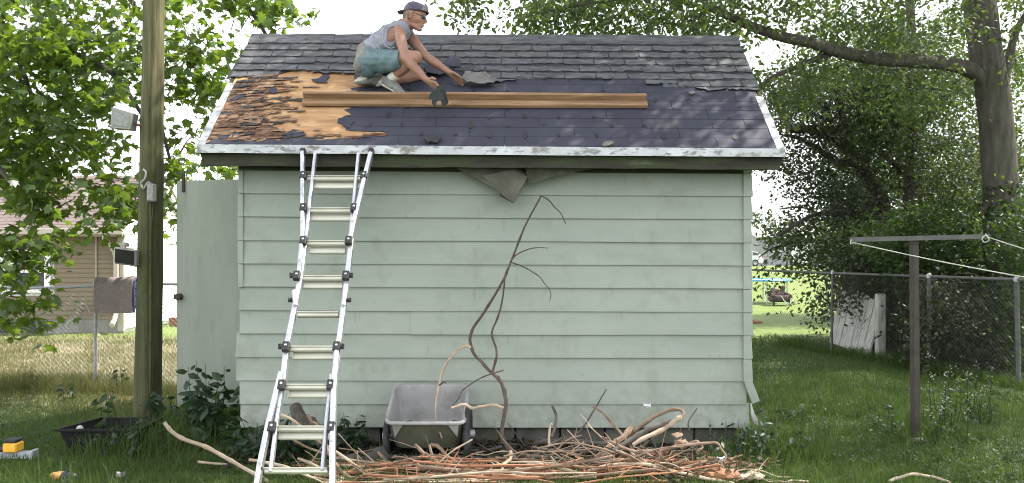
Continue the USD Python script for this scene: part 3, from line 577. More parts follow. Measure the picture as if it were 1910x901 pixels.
# old shingle tabs that are still on, one by one; lower border as the man has left it
border = [(420, 152), (445, 146), (500, 147), (540, 137), (585, 134), (600, 142), (630, 137), (662, 140), (690, 146), (760, 150), (800, 138), (860, 132), (866, 165), (925, 162), (943, 152), (1005, 149), (1066, 149), (1128, 152), (1184, 148), (1224, 152), (1238, 163), (1286, 166), (1314, 168), (1330, 172), (1354, 173), (1405, 170), (1420, 170)]
bu = np.array(RU(border))
SR = 0.1335
row = 0
v1 = LR - 0.03
while v1 > 0.7:
    v0 = v1 - SR
    u = XE0 - 0.02 + (0.1525 if row % 2 else 0) - 0.305
    tabs = []
    while u < XE1:
        tabs.append((u, u + 0.305)); u += 0.305
    for (ua, ub) in tabs:
        ua2, ub2 = max(ua + 0.006 + rnd.uniform(-.003, .003), XE0 - 0.012), min(ub - 0.006 + rnd.uniform(-.003, .003), XE1 + 0.008)
        if ub2 - ua2 < 0.05: continue
        lim = np.interp((ua2 + ub2) / 2, bu[:, 0], bu[:, 1])
        lo = v0
        if lim > v1 - 0.02: continue
        if lim > v0: lo = max(v0, lim)
        n = 9; U = np.linspace(ua2, ub2, n)
        wear = np.abs(meshkit.fbm(np.stack([U * 11, np.full(n, row * 5.3), np.zeros(n)], -1), 3, seed=row) - 0.5) * 0.055 + (0.022 if rnd.random() < 0.22 else 0) * np.array([rnd.random() for _ in U])
        if lo > v0 + 0.01: wear = wear + np.array([rnd.uniform(0, 0.03) for _ in U])
        lift = rnd.uniform(0.0, 0.003) + (0.012 if lo > v0 + 0.01 else 0); curl = np.array([rnd.uniform(0.0, 0.004) for _ in U]); curl[0] += rnd.uniform(0, .006); curl[-1] += rnd.uniform(0, .006)
        S = (0.0, 0.18, 0.5, 1.08)
        T = np.array([[(U[a] + rnd.uniform(-.0015, .0015), (lo + wear[a]) + s * (v1 - lo - wear[a]), 0.0105 + lift * (1 - min(s, 1)) + curl[a] * (1 - min(s, 1)) ** 3 + rnd.uniform(-.0012, .0012) - (0.006 if s > 1 else 0)) for s in S] for a in range(n)])
        B = T.copy(); B[..., 2] -= 0.005
        k = len(S); V = np.vstack([T.reshape(-1, 3), B.reshape(-1, 3)]); N = n * k; F = []
        for a in range(n - 1):
            for b in range(k - 1):
                q = [a * k + b, (a + 1) * k + b, (a + 1) * k + b + 1, a * k + b + 1]; F.append(q); F.append([N + x for x in q[::-1]])
            F.append([a * k, N + a * k, N + (a + 1) * k, (a + 1) * k]); F.append([a * k + k - 1, (a + 1) * k + k - 1, N + (a + 1) * k + k - 1, N + a * k + k - 1])
        for b in range(k - 1):
            F.append([b, b + 1, N + b + 1, N + b]); e = (n - 1) * k; F.append([e + b + 1, e + b, N + e + b, N + e + b + 1])
        put(shed, 'shingle', (roofv(V), tri(F)), 'shingle')
    v1 = v0; row += 1
# the course under them, seen as a dark bed through gaps
bed = Polygon([(XE0, LR - 0.01)] + [(a, min(b + 0.035, LR)) for a, b in bu] + [(XE1, LR - 0.01)]).buffer(0)
put(shed, 'shingle_bed', extrude(bed, 0.004, roofv, 0.0035), 'tar')
# ridge caps
x = XE0 - 0.015
while x < XE1:
    w = min(0.30, XE1 + 0.012 - x); t = rnd.uniform(-.004, .004)
    pf = [(-0.115, -0.10), (-0.06, -0.046), (0, 0.012 + t), (0.06, -0.046), (0.115, -0.10)]
    V = []
    for xx in (x + 0.003, x + w):
        V += [(xx, YR + a, ZR + b + 0.012 + (0.006 if xx > x + 0.01 else 0)) for a, b in pf] + [(xx, YR + a * 0.98, ZR + b + 0.004) for a, b in pf[::-1]]
    k = 10; F = [[a, (a + 1) % k, k + (a + 1) % k, k + a] for a in range(k)] + [[0, 9, 8, 1], [1, 8, 7, 2], [2, 7, 6, 3], [3, 6, 5, 4], [11, 18, 19, 10], [12, 17, 18, 11], [13, 16, 17, 12], [14, 15, 16, 13]]
    put(shed, 'ridge_cap', (sag(np.array(V)), tri(F)), 'shingle'); x += 0.285
# hanging torn soffit lining below the eave
def flap(pts, d, bulge, seed):
    pl = Polygon([((px - CX) * d / FPX, EYE - (py - HY) * d / FPX) for px, py in pts]).buffer(0)
    m = trimesh.creation.extrude_polygon(pl, 0.005, engine='earcut'); m = m.subdivide_to_size(0.05)
    v = np.array(m.vertices); zt = v[:, 1].max()
    y = d - v[:, 2] + bulge * np.clip((zt - v[:, 1]) / 0.3, 0, 1) * np.sin((v[:, 0] - v[:, 0].min()) * 9 + seed) + (meshkit.fbm(np.stack([v[:, 0] * 6, v[:, 1] * 6, np.full(len(v), seed)], -1), 3) - 0.5) * 0.05
    return np.stack([v[:, 0], y, v[:, 1]], -1), np.array(m.faces)
S7 = lambda q: [(780 + a / 3.603, 150 + b / 3.603) for a, b in q]
put(shed, 'torn_soffit', flap(S7([(215, 560), (300, 618), (430, 680), (556, 752), (545, 775), (640, 825), (740, 650), (690, 600), (620, 580), (500, 560)]), 7.02, 0.035, 2), 'dark_soffit', smooth=40, label='large torn triangle of soffit lining hanging down')
put(shed, 'torn_soffit', flap(S7([(718, 560), (722, 590), (745, 697), (860, 660), (1000, 628), (1120, 602), (1230, 588), (1225, 560), (950, 555)]), 7.0, -0.03, 5), 'dark_soffit', smooth=40, label='long narrow strip of soffit lining hanging down')
put(shed, 'torn_soffit', flap(S7([(430, 640), (640, 600), (735, 650), (640, 822), (560, 770)]), 6.985, 0.02, 8), 'dark_soffit', smooth=40, label='folded over corner of hanging soffit lining')

# the open door of the shed, swung out from its left end
DX0, DX1, DY = -3.335, -2.46, 8.0
door = put(shed, 'door', vmap(box(DX0, DX1, DY, DY + 0.045, 0.19, 2.44, 0.006), lambda v: v + np.stack([0 * v[:, 0], 0 * v[:, 0], 0.03 * (v[:, 0] - DX0) * (v[:, 2] > 1)], -1)), 'door_paint')
put(door, 'hasp', cat_([box(DX0 + .055, DX0 + .085, DY - .016, DY - .002, 2.33, 2.50, .004), tube([(DX0 + .06, DY - .01, 2.5), (DX0 + .058, DY - .01, 2.53), (DX0 + .07, DY - .01, 2.545), (DX0 + .083, DY - .01, 2.53), (DX0 + .08, DY - .01, 2.5)], .006, 6)]), 'dark_iron')
put(door, 'door_knob', lathe([(0, -0.075), (0.022, -0.072), (0.034, -0.055), (0.03, -0.038), (0.014, -0.03), (0.014, -0.01), (0.032, -0.008), (0.032, -0.001), (0, 0)], (DX0 + 0.035, DY - 0.001, 1.29), 'y', 16), 'dark_iron', smooth=40)
put(door, 'latch_plate', box(DX0 - 0.03, DX0 + 0.01, DY - 0.008, DY + 0.02, 1.265, 1.31, .003), 'dark_iron')
put(door, 'hinge', box(DX1 - 0.09, DX1 - 0.02, DY - 0.012, DY - 0.002, 1.925, 1.945, .003), 'dark_iron')
put(shed, 'door_frame', sbx(XL - 0.03, XL + 0.02, DY + 0.05, DY + 0.12, 0.17, 2.5), 'white_trim')

# ------------------------------------------------------------------ on the roof: two boards, loose scraps
v0 = roof_uv(885, 202)[1]
ul, ur = roof_uv(566, 195)[0], roof_uv(1205, 195)[0]
def plank(u0, u1, va, vb, na, nb, seed):
    n = 24; U = np.linspace(u0, u1, n); pr = [(va, na), (va, nb), (vb, nb), (vb, na)]
    bow = (meshkit.fbm(np.stack([U * 0.8, np.full(n, seed), np.zeros(n)], -1), 2, seed=seed) - 0.5) * 0.02
    c = 0.004; q = [(va, na + c), (va, nb - c), (va + c, nb), (vb - c, nb), (vb, nb - c), (vb, na + c), (vb - c, na), (va + c, na)]
    V = np.array([[(a, b[0] + bow[i2], b[1]) for b in q] for i2, a in enumerate(U)]).reshape(-1, 3); k = 8
    F = tri([[a * k + b, (a + 1) * k + b, (a + 1) * k + (b + 1) % k, a * k + (b + 1) % k] for a in range(n - 1) for b in range(k)])
    F = np.vstack([F, [[0, b, b + 1] for b in range(1, k - 1)], [[(n - 1) * k, (n - 1) * k + b + 1, (n - 1) * k + b] for b in range(1, k - 1)]])
    return roofv(V), F[:, ::-1]
solo('timber_board', plank(ul, ur + 0.004, v0, v0 + 0.083, 0.012, 0.048, 3), 'lumber', 'lower brown timber board lying flat across the roof', 'board')
solo('timber_board', plank(ul + 0.002, ur - 0.004, v0 + 0.086, v0 + 0.124, 0.012, 0.098, 4), 'lumber', 'upper brown timber board standing on edge across the roof below the crouching man', 'board')
def scrap(name, pts, lift, matn, label, seed, th=0.007, catn='shingle piece'):
    r2 = random.Random(seed); pl = Polygon(jag(RU(pts + pts[:1]), 0.008, 0.03, r2)).buffer(0)
    m = trimesh.creation.extrude_polygon(pl if pl.geom_type == 'Polygon' else max(pl.geoms, key=lambda g: g.area), th, engine='earcut').subdivide_to_size(0.05)
    v = np.array(m.vertices); v[:, 2] += 0.02 + lift * meshkit.fbm(np.stack([v[:, 0] * 5, v[:, 1] * 5, np.full(len(v), seed)], -1), 2)
    solo(name, (roofv(v), np.array(m.faces)), matn, label, catn)
scrap('torn_shingle', [(835, 118), (842, 112), (858, 116), (860, 130), (845, 131), (830, 128)], 0.05, 'felt', 'dark torn shingle piece standing above the far hand of the man', 1)
scrap('torn_shingle', [(862, 160), (868, 148), (885, 150), (905, 148), (926, 156), (922, 163), (890, 167), (870, 166)], 0.09, 'curled_shingle', 'grey lifted shingle strip at the edge right of the crouching man', 2)
scrap('torn_shingle', [(860, 136), (874, 130), (884, 133), (878, 142), (866, 144)], 0.05, 'tar', 'black curled shingle shred above the lifted grey strip', 3)
scrap('torn_shingle', [(790, 126), (815, 123), (836, 130), (842, 140), (820, 146), (796, 142)], 0.04, 'felt', 'dark shingle piece lying under the far forearm of the man', 4)
scrap('torn_shingle', [(664, 140), (684, 142), (700, 150), (704, 164), (668, 164), (662, 150)], 0.03, 'tar', 'black felt patch lying behind the crouching man', 5)
scrap('torn_shingle', [(1122, 274), (1126, 269), (1140, 268), (1146, 272), (1136, 276), (1126, 277)], 0.03, 'curled_shingle', 'small pale shingle chip by the eave trim', 6)
scrap('torn_shingle', [(1282, 176), (1290, 172), (1296, 176), (1290, 180)], 0.02, 'curled_shingle', 'tiny pale chip on the felt below the right shingles', 7)
scrap('torn_shingle', [(790, 262), (812, 257), (825, 262), (818, 270), (798, 270)], 0.02, 'tar', 'black torn felt tongue over the eave trim', 8)
# ------------------------------------------------------------------ the person on the roof
hipN, hipF = P(689, 112, 7.43), P(694, 112, 7.62)
kneeN, ankN = P(775, 107, 7.20), P(729, 147, 7.40)
kneeF, ankF = P(781, 139, 7.66), P(706, 154, 7.56)
shN, shF = P(743, 55, 7.34), P(755, 57, 7.66)
elN, wrN, haN = P(756, 108, 7.18), P(793, 147, 7.16), P(806, 156, 7.16)
elF, wrF, haF = P(795, 106, 7.58), P(836, 134, 7.58), P(849, 143, 7.58)
neck, head = P(756, 46, 7.50), P(774, 33, 7.50)
waistN, waistF = P(698, 92, 7.41), P(704, 92, 7.60)
chestN, chestF = P(727, 70, 7.38), P(733, 70, 7.62)
person = thing('person', 'person in grey sleeveless top and teal shorts crouching on the roof and lifting shingles', 'person', tuple(P(700, 165, 7.5)))
lerp = lambda a, b, t: np.asarray(a) * (1 - t) + np.asarray(b) * t
S = lambda p, r: (p, r)
torso = [(S(hipN, .115), S(hipF, .115), S(waistN, .098), S(waistF, .098)), (S(waistN, .098), S(waistF, .098), S(chestN, .105), S(chestF, .105)), (S(chestN, .105), S(chestF, .105), S(lerp(shN, shF, .12), .072), S(lerp(shN, shF, .88), .072), S(lerp(neck, chestN, .3), .06)),
         (S(lerp(shN, shF, .5), .075), S(neck, .058)), (S(neck, .056), S(lerp(neck, head, .55), .052), S(P(765, 44, 7.5), .05)),]
trap = [(S(lerp(shN, shF, .15), .055), S(neck, .05)), (S(lerp(shN, shF, .85), .055), S(neck, .05))]
def limb(a, b, r0, r1, bulge=0.0, at=0.35):
    m_ = lerp(a, b, at); return [(S(a, r0), S(m_, max(r0, r1) * (1 + bulge))), (S(m_, max(r0, r1) * (1 + bulge)), S(b, r1))]
arms = [(S(shN, .060), S(lerp(shN, elN, .3), .054)), (S(lerp(shN, elN, .3), .054), S(elN, .040)), *limb(elN, wrN, .042, .027, .06, .3), (S(shF, .060), S(lerp(shF, elF, .3), .054)), (S(lerp(shF, elF, .3), .054), S(elF, .040)), *limb(elF, wrF, .042, .027, .06, .3)]
legs = [(S(hipN, .10), S(lerp(hipN, kneeN, .5), .082)), (S(lerp(hipN, kneeN, .5), .082), S(kneeN, .060)), *limb(kneeN, ankN, .056, .038, .08, .35), (S(hipF, .10), S(lerp(hipF, kneeF, .5), .082)), (S(lerp(hipF, kneeF, .5), .082), S(kneeF, .060)), *limb(kneeF, ankF, .056, .038, .08, .35)]
def hand(wr, ha, fdir, side, curl, thumb_dir, L=0.085):
    """palm and five unequal fingers; fdir: where the fingers point, side: across the knuckles, curl: the way they bend"""
    fdir, side, curl = (np.asarray(x, float) / np.linalg.norm(x) for x in (fdir, side, curl))
    out = [(S(wr, .026), S(ha + side * .022, .017), S(ha - side * .022, .017))]
    kn = ha + fdir * .025
    out.append((S(ha + side * .026, .016), S(ha - side * .026, .016), S(kn + side * .031, .012), S(kn - side * .031, .012)))
    for k, (o, l) in enumerate(((.033, .88), (.011, 1.0), (-.011, .95), (-.033, .75))):
        a = kn + side * o; b = a + (fdir * .85 + curl * .35 + side * o * 2) * L * l * .42; c = b + (fdir * .5 + curl * .75) * L * l * .32; d = c + (fdir * .1 + curl) * L * l * .24
        out += [(S(a, .0108), S(b, .0098)), (S(b, .0098), S(c, .0088)), (S(c, .0088), S(d, .0078))]
    t = np.asarray(thumb_dir, float) / np.linalg.norm(thumb_dir); a = lerp(wr, ha, .55) + side * .022; b = a + t * .035; c = b + (t * .6 + fdir * .6 + curl * .3) * .028
    out += [(S(a, .0150), S(b, .0125)), (S(b, .0120), S(c, .0098))]
    return out
hN = hand(wrN, haN, (0.75, 0.0, -0.45), (0.25, -0.75, 0.5), (-0.1, 0.3, -1.0), (0.7, -0.5, 0.3))
hF = hand(wrF, haF, (0.85, 0.0, -0.5), (0.2, -0.7, 0.6), (0.25, 0.25, -1.0), (0.6, -0.6, -0.3))
# head: skull, jaw, face, ear; looking to the right and a little down
fd = np.array([math.cos(math.radians(14)), -0.06, -math.sin(math.radians(14))]); fd /= np.linalg.norm(fd)
up = np.array([math.sin(math.radians(14)), 0, math.cos(math.radians(14))]); sd = np.cross(fd, up)            # sd points to the camera side (-y)
if sd[1] > 0: sd = -sd
Hp = lambda f, u, s: head + fd * f + up * u + sd * s
headb = [(S(Hp(-.025, .035, 0), .088), S(Hp(.018, .035, 0), .080)), (S(Hp(-.03, -.01, 0), .074), S(Hp(.03, .0, 0), .070)), (S(Hp(.045, .015, 0), .052), S(Hp(.055, -.055, 0), .036), S(Hp(.0, -.045, 0), .052)),
         (S(Hp(.066, -.098, 0), .020), S(Hp(-.005, -.075, .032), .022), S(Hp(-.005, -.075, -.032), .022), S(Hp(.055, -.06, 0), .034)), (S(Hp(.074, .040, .0), .024), S(Hp(.070, .032, .03), .016), S(Hp(.070, .032, -.03), .016)),
         (S(Hp(.090, .022, 0), .009), S(Hp(.116, -.018, 0), .0115)), (S(Hp(.116, -.018, 0), .0115), S(Hp(.092, -.028, 0), .011)), (S(Hp(.092, -.028, .012), .008), S(Hp(.092, -.028, -.012), .008)),
         (S(Hp(.084, -.052, .014), .011), S(Hp(.084, -.052, -.014), .011), S(Hp(.093, -.050, 0), .0095)), (S(Hp(.080, -.066, .012), .011), S(Hp(.080, -.066, -.012), .011), S(Hp(.088, -.066, 0), .009)), (S(Hp(.074, -.096, .008), .017), S(Hp(.074, -.096, -.008), .017)),
         (S(Hp(-.018, .016, .076), .011), S(Hp(-.028, .014, .088), .010), S(Hp(-.022, -.03, .078), .009)), (S(Hp(-.018, .016, -.076), .011), S(Hp(-.028, .014, -.088), .010), S(Hp(-.022, -.03, -.078), .009)), (S(Hp(-.045, -.04, 0), .058), S(neck, .056))]
body = hulls(torso + trap + arms + legs, 0.022, 10)
fine = hulls(headb + hN + hF, 0.0065, 5)
bm = m3.Manifold(m3.Mesh(np.asarray(body.vertices, np.float32), np.asarray(body.faces, np.uint32))); fm = m3.Manifold(m3.Mesh(np.asarray(fine.vertices, np.float32), np.asarray(fine.faces, np.uint32)))
skin = put(person, 'body', bm + fm, 'skin', smooth=60)

# sleeveless top: torso shell, low armhole, loose tail at the back
grow = lambda bones, g: [tuple((p, r + g) for p, r in b) for b in bones]
shirt = hulls(grow([tuple((p + (np.array([.004, 0, .012]) if k < 2 else 0), r) for k, (p, r) in enumerate(torso[1])), torso[2]], .014) + [(S(P(742, 46, 7.44), .045), S(P(748, 45, 7.56), .045), S(P(738, 52, 7.40), .06), S(P(742, 52, 7.6), .06))], 0.02, 6)
v = np.array(shirt.vertices); v += np.asarray(shirt.vertex_normals) * ((meshkit.fbm(v * 13, 3, seed=3) - 0.5) * 0.026 + 0.005 * np.sin((v[:, 2] * .8 + v[:, 0] * .6) * 62 + 5 * meshkit.fbm(v * 5, 2, seed=4)))[:, None]
sm = m3.Manifold(m3.Mesh(np.asarray(v, np.float32), np.asarray(shirt.faces, np.uint32)))
hole = m3.Manifold.batch_hull([m3.Manifold.sphere(.055, 16).translate(list(map(float, P(734, 57, 7.26)))), m3.Manifold.sphere(.062, 16).translate(list(map(float, P(729, 78, 7.24)))), m3.Manifold.sphere(.05, 16).translate(list(map(float, P(748, 62, 7.26)))), m3.Manifold.sphere(.045, 16).translate(list(map(float, P(746, 80, 7.24))))])
hole2 = m3.Manifold.batch_hull([m3.Manifold.sphere(.06, 16).translate(list(map(float, shF + [0.02, .05, -.01]))), m3.Manifold.sphere(.05, 16).translate(list(map(float, shF + [0.03, .08, -.09])))])
top = put(person, 'tank_top', sm - hole - hole2, 'tank_cloth', smooth=50)
arc = lambda pts, d: smooth_path([P(x, y, d) for x, y in pts], 4)
put(top, 'fabric_edge', tube(arc([(733, 45.0), (718, 50), (714, 60), (714, 72), (718, 84), (728, 90), (737, 88)], 7.268), .0040, 6), 'pale_cloth', smooth=60)
put(top, 'cloth_tie', tube(arc([(692, 54), (694, 68), (700, 80), (709, 92)], 7.29), .0045, 6), 'pale_cloth', smooth=60)
tail = hulls([(S(P(674, 100, 7.44), .05), S(P(676, 100, 7.6), .05), S(P(668, 126, 7.46), .045), S(P(670, 126, 7.58), .045)), (S(P(668, 126, 7.46), .045), S(P(670, 126, 7.58), .045), S(P(684, 94, 7.40), .085), S(P(686, 94, 7.6), .085)), (S(P(672, 112, 7.38), .05), S(P(668, 128, 7.38), .04), S(P(684, 100, 7.36), .05))], 0.02, 5)
v = np.array(tail.vertices); v += np.asarray(tail.vertex_normals) * ((meshkit.fbm(v * 15, 3, seed=6) - 0.5) * 0.03)[:, None]
put(top, 'shirt_tail', (v, np.array(tail.faces)), 'shirt_tail', smooth=50)

# shorts
hN2, hF2 = lerp(hipN, kneeN, .66), lerp(hipF, kneeF, .66)
sh_b = [(S(hipN, .130), S(hipF, .128), S(lerp(waistN, hipN, .2), .112), S(lerp(waistF, hipF, .2), .112)), (S(hipN, .128), S(lerp(hipN, kneeN, .35) + [0, 0, -.015], .108)), (S(lerp(hipN, kneeN, .35) + [0, 0, -.015], .108), S(hN2 + [0, 0, -.012], .094)),
        (S(hipF, .126), S(lerp(hipF, kneeF, .35), .105)), (S(lerp(hipF, kneeF, .35), .105), S(hF2, .092)), (S(hipN + [-.01, 0, -.06], .105), S(hipF + [-.01, 0, -.06], .105))]
sh_t = hulls(sh_b, 0.02, 5)
v = np.array(sh_t.vertices); v += np.asarray(sh_t.vertex_normals) * ((meshkit.fbm(v * 11 + 5, 3, seed=9) - 0.5) * 0.032 + 0.003 * np.sin((v[:, 0] - v[:, 2] * .5) * 55 + 6 * meshkit.fbm(v * 5, 2, seed=14)))[:, None]
shm = m3.Manifold(m3.Mesh(np.asarray(v, np.float32), np.asarray(sh_t.faces, np.uint32)))
for a, b, c in ((hipN, kneeN, hN2), (hipF, kneeF, hF2)):
    n = (b - a) / np.linalg.norm(b - a)
    shm = shm.trim_by_plane([float(-x) for x in n], float(-n @ (c + n * .035))) if a is hipF and False else shm
n = (kneeN - hipN) / np.linalg.norm(kneeN - hipN); shm = shm.trim_by_plane([float(-x) for x in n], float(-(n @ (hN2 + n * .04))))
put(person, 'shorts', shm, 'shorts_cloth', smooth=50)

# socks, shoes
def shoe(ank, toe_dir, upd, L=0.27):
    t = np.asarray(toe_dir, float); t /= np.linalg.norm(t); u = np.asarray(upd, float); u = u - (u @ t) * t; u /= np.linalg.norm(u); s = np.cross(t, u)
    q = lambda f, h, w=0: ank + t * f + u * h + s * w
    upper = [(S(q(-.005, -.005), .048), S(q(-.04, -.045), .040), S(q(.05, -.045, .012), .040), S(q(.05, -.045, -.012), .040)), (S(q(.03, -.03), .042), S(q(.13, -.062, .018), .028), S(q(.13, -.062, -.018), .028)), (S(q(.10, -.058, .018), .030), S(q(.10, -.058, -.018), .030), S(q(.175, -.068, .008), .022), S(q(.175, -.068, -.008), .022))]
    sole = [(S(q(-.05, -.078, .016), .014), S(q(-.05, -.078, -.016), .014), S(q(.05, -.082, .022), .012), S(q(.05, -.082, -.022), .012)), (S(q(.05, -.082, .022), .012), S(q(.05, -.082, -.022), .012), S(q(.14, -.084, .028), .012), S(q(.14, -.084, -.028), .012), S(q(.185, -.082), .012))]
    return hulls(upper, .015, 4), hulls(sole, .015, 2)
upR = np.array([0, -SA, CA])
for nm, (a, td, ud, kk) in enumerate(((ankN + [0.0, 0.0, 0.0], (0.80, -.35, -.45), (0.25, -.25, .9), kneeN), (ankF + [-.02, -.02, .0], (-0.80, -.35, -.42), (0.15, .55, -.75), kneeF))):
    upp, sol = shoe(a, td, ud)
    s_ = put(person, 'shoe', upp, 'shoe', smooth=50); put(s_, 'sole', sol, 'shoe_sole', smooth=50)
    d_ = (kk - a) / np.linalg.norm(kk - a)
    put(person, 'sock', tube([a + d_ * t for t in (-.01, .03, .06, .075, .085, .088)], [.046, .046, .047, .049, .049, .040], 14), 'sock', smooth=40)

# hair, cap worn backwards, sunglasses, mouth
put(person, 'hair', hulls([(S(Hp(-.055, .03, 0), .068), S(Hp(-.055, -.02, 0), .060)), (S(Hp(-.045, .03, .052), .032), S(Hp(-.038, -.025, .058), .020), S(Hp(.0, .035, .070), .016)), (S(Hp(-.045, .03, -.052), .032), S(Hp(-.038, -.025, -.058), .020), S(Hp(.0, .035, -.070), .016))], .015, 3), 'hair', smooth=50)
dome = hulls([(S(Hp(-.025, .050, 0), .098), S(Hp(.022, .050, 0), .090))], .012, 2)
dm = m3.Manifold(m3.Mesh(np.asarray(dome.vertices, np.float32), np.asarray(dome.faces, np.uint32)))
n = up * 0.93 + fd * -0.0; pl_n = (up * .97 - fd * .16); pl_n /= np.linalg.norm(pl_n)
dm = dm.trim_by_plane([float(x) for x in pl_n], float(pl_n @ Hp(.03, .052, 0)))
cap = put(person, 'cap', dm, 'cap_cloth', smooth=50)
br = hulls([(S(Hp(-.085, .045, .045), .007), S(Hp(-.085, .045, -.045), .007), S(Hp(-.165, .012, .028), .006), S(Hp(-.165, .012, -.028), .006), S(Hp(-.15, .014, .05), .005), S(Hp(-.15, .014, -.05), .005))], .02, 0)
put(cap, 'brim', br, 'cap_cloth', smooth=50)
pan = hulls([(S(Hp(.050, .062, .035), .058), S(Hp(.050, .060, -.035), .058), S(Hp(.036, .090, 0), .068))], .012, 2)
pm_ = m3.Manifold(m3.Mesh(np.asarray(pan.vertices, np.float32), np.asarray(pan.faces, np.uint32))).trim_by_plane([float(x) for x in pl_n], float(pl_n @ Hp(.03, .054, 0))).trim_by_plane([float(x) for x in fd], float(fd @ Hp(.066, 0, 0)))
put(cap, 'cap_opening', pm_, 'cap_opening', smooth=50)  # fills the open front of the backwards cap, where the forehead shows
put(cap, 'cap_band', tube([Hp(.115 * math.cos(t) - .003, .056 + .019 * math.cos(t), .096 * math.sin(t)) for t in np.linspace(0, 2 * math.pi, 33)], .0065, 5), 'cap_cloth')
gl = [hulls([(S(Hp(.094, .018, s * .028), .0075), S(Hp(.092, .004, s * .030), .0075), S(Hp(.078, .018, s * .052), .0075), S(Hp(.078, .004, s * .050), .0075))], .02, 0) for s in (-1, 1)]
gl += [tube([Hp(.094, .018, -.02), Hp(.100, .018, 0), Hp(.094, .018, .02)], .003, 5)] + [tube([Hp(.080, .018, s * .055), Hp(.03, .02, s * .076), Hp(-.03, .022, s * .082)], .0035, 5) for s in (-1, 1)]
put(person, 'sunglasses', cat_(gl), 'glasses', smooth=40)
put(person, 'mouth', hulls([(S(Hp(.096, -.0585, .010), .0035), S(Hp(.096, -.0585, -.010), .0035), S(Hp(.088, -.0595, .020), .003), S(Hp(.088, -.0595, -.020), .003))], .01, 0), 'lip')

# the black shingle piece hanging from the near hand
C4 = lambda q: [(620 + a / 4.097, b / 4.097) for a, b in q]
pts = C4([(852, 600), (842, 645), (800, 660), (748, 712), (736, 745), (742, 765), (762, 755), (760, 790), (784, 822), (800, 772), (828, 770), (846, 826), (886, 785), (876, 735), (864, 690), (860, 640)])
d = 7.10
pl = Polygon([((a - CX) * d / FPX, EYE - (b - HY) * d / FPX) for a, b in pts]).buffer(0)
m = trimesh.creation.extrude_polygon(pl, 0.006, engine='earcut').subdivide_to_size(0.03)
v = np.array(m.vertices); xm = v[:, 0].mean(); zt = v[:, 1].max()
y = d - v[:, 2] + 0.9 * (v[:, 0] - xm) ** 2 * 3 + (meshkit.fbm(np.stack([v[:, 0] * 9, v[:, 1] * 9, 0 * v[:, 0]], -1), 2) - 0.5) * 0.06
solo('torn_shingle', (np.stack([v[:, 0], y, v[:, 1]], -1), np.array(m.faces)), 'scrap_felt', 'black torn shingle piece hanging from the near hand over the boards', 'shingle piece', smooth=40)
# ------------------------------------------------------------------ ladder leaning on the eave
def LP(px, py, off=0.0):
    y = 6.31 / (1 + .655 * (py - HY) / FPX)
    p = P(px, py, y); n = np.array([0, -1, .655]) / math.hypot(1, .655)
    return p + n * off
lad = thing('ladder', 'aluminium multi position ladder leaning against the eave of the shed', 'ladder', (-2.0, 5.17, 0))
LUP = np.array([0, -1, .655]) / math.hypot(1, .655)
def rail(pts, w, h, off, name='rail'):
    q = [LP(x, y, off) for x, y in pts]; ms = []
    for a, b in zip(q[:-1], q[1:]):
        ms.append(beam(a, b, w, h, LUP, 0.004, 0.004))
        ms.append(beam(a + LUP * h * .5, b + LUP * h * .5, w * .34, .006, LUP, 0, 0.002))          # raised rib of the profile
    put(lad, name, cat_(ms), 'aluminium')
rail([(566, 290), (566.5, 440), (560, 515)], .030, .060, .03)
rail([(588.5, 288), (579, 370), (572, 440)], .026, .050, .0, 'inner_rail')
rail([(571, 440), (561, 520), (545, 600), (535, 650), (528, 712)], .036, .055, .0)
rail([(527, 700), (502, 802), (488, 870), (471, 975)], .034, .064, .03)
rail([(528, 712), (516, 790), (505, 880)], .024, .050, .0, 'inner_rail')
rail([(693, 292), (682, 335), (664, 410), (655, 450)], .034, .064, .03)
rail([(669, 288), (661, 370), (653, 450)], .026, .050, .0, 'inner_rail')
rail([(656, 448), (648, 518), (639, 590), (631, 650), (628, 690)], .036, .058, .0)
rail([(630, 660), (624, 740), (622, 830), (622, 975)], .036, .064, .03)
rail([(619, 700), (610, 780), (602, 878)], .024, .050, .0, 'inner_rail')
for (x, y) in ((566, 290), (693, 290)):
    p = LP(x, y, .03); put(lad, 'end_cap', beam(p + [0, 0, -.03], p + [0, .03, .035], .042, .07, LUP, .005), 'black_plastic')
for (x, y) in ((471, 975), (622, 975)):
    p = LP(x, y, .03); put(lad, 'rubber_foot', beam(p, p + [0, -.02, -.03], .05, .08, LUP, .005), 'rubber')
RUN = [(333, 566, 682, 1), (393, 566, 664, 1), (454, 566, 654, 1), (519, 554, 649, 2), (587, 552, 635, 0), (651, 534, 632, 2), (722, 526, 621, 1), (800, 508, 622, 1), (878, 490, 616, 3)]
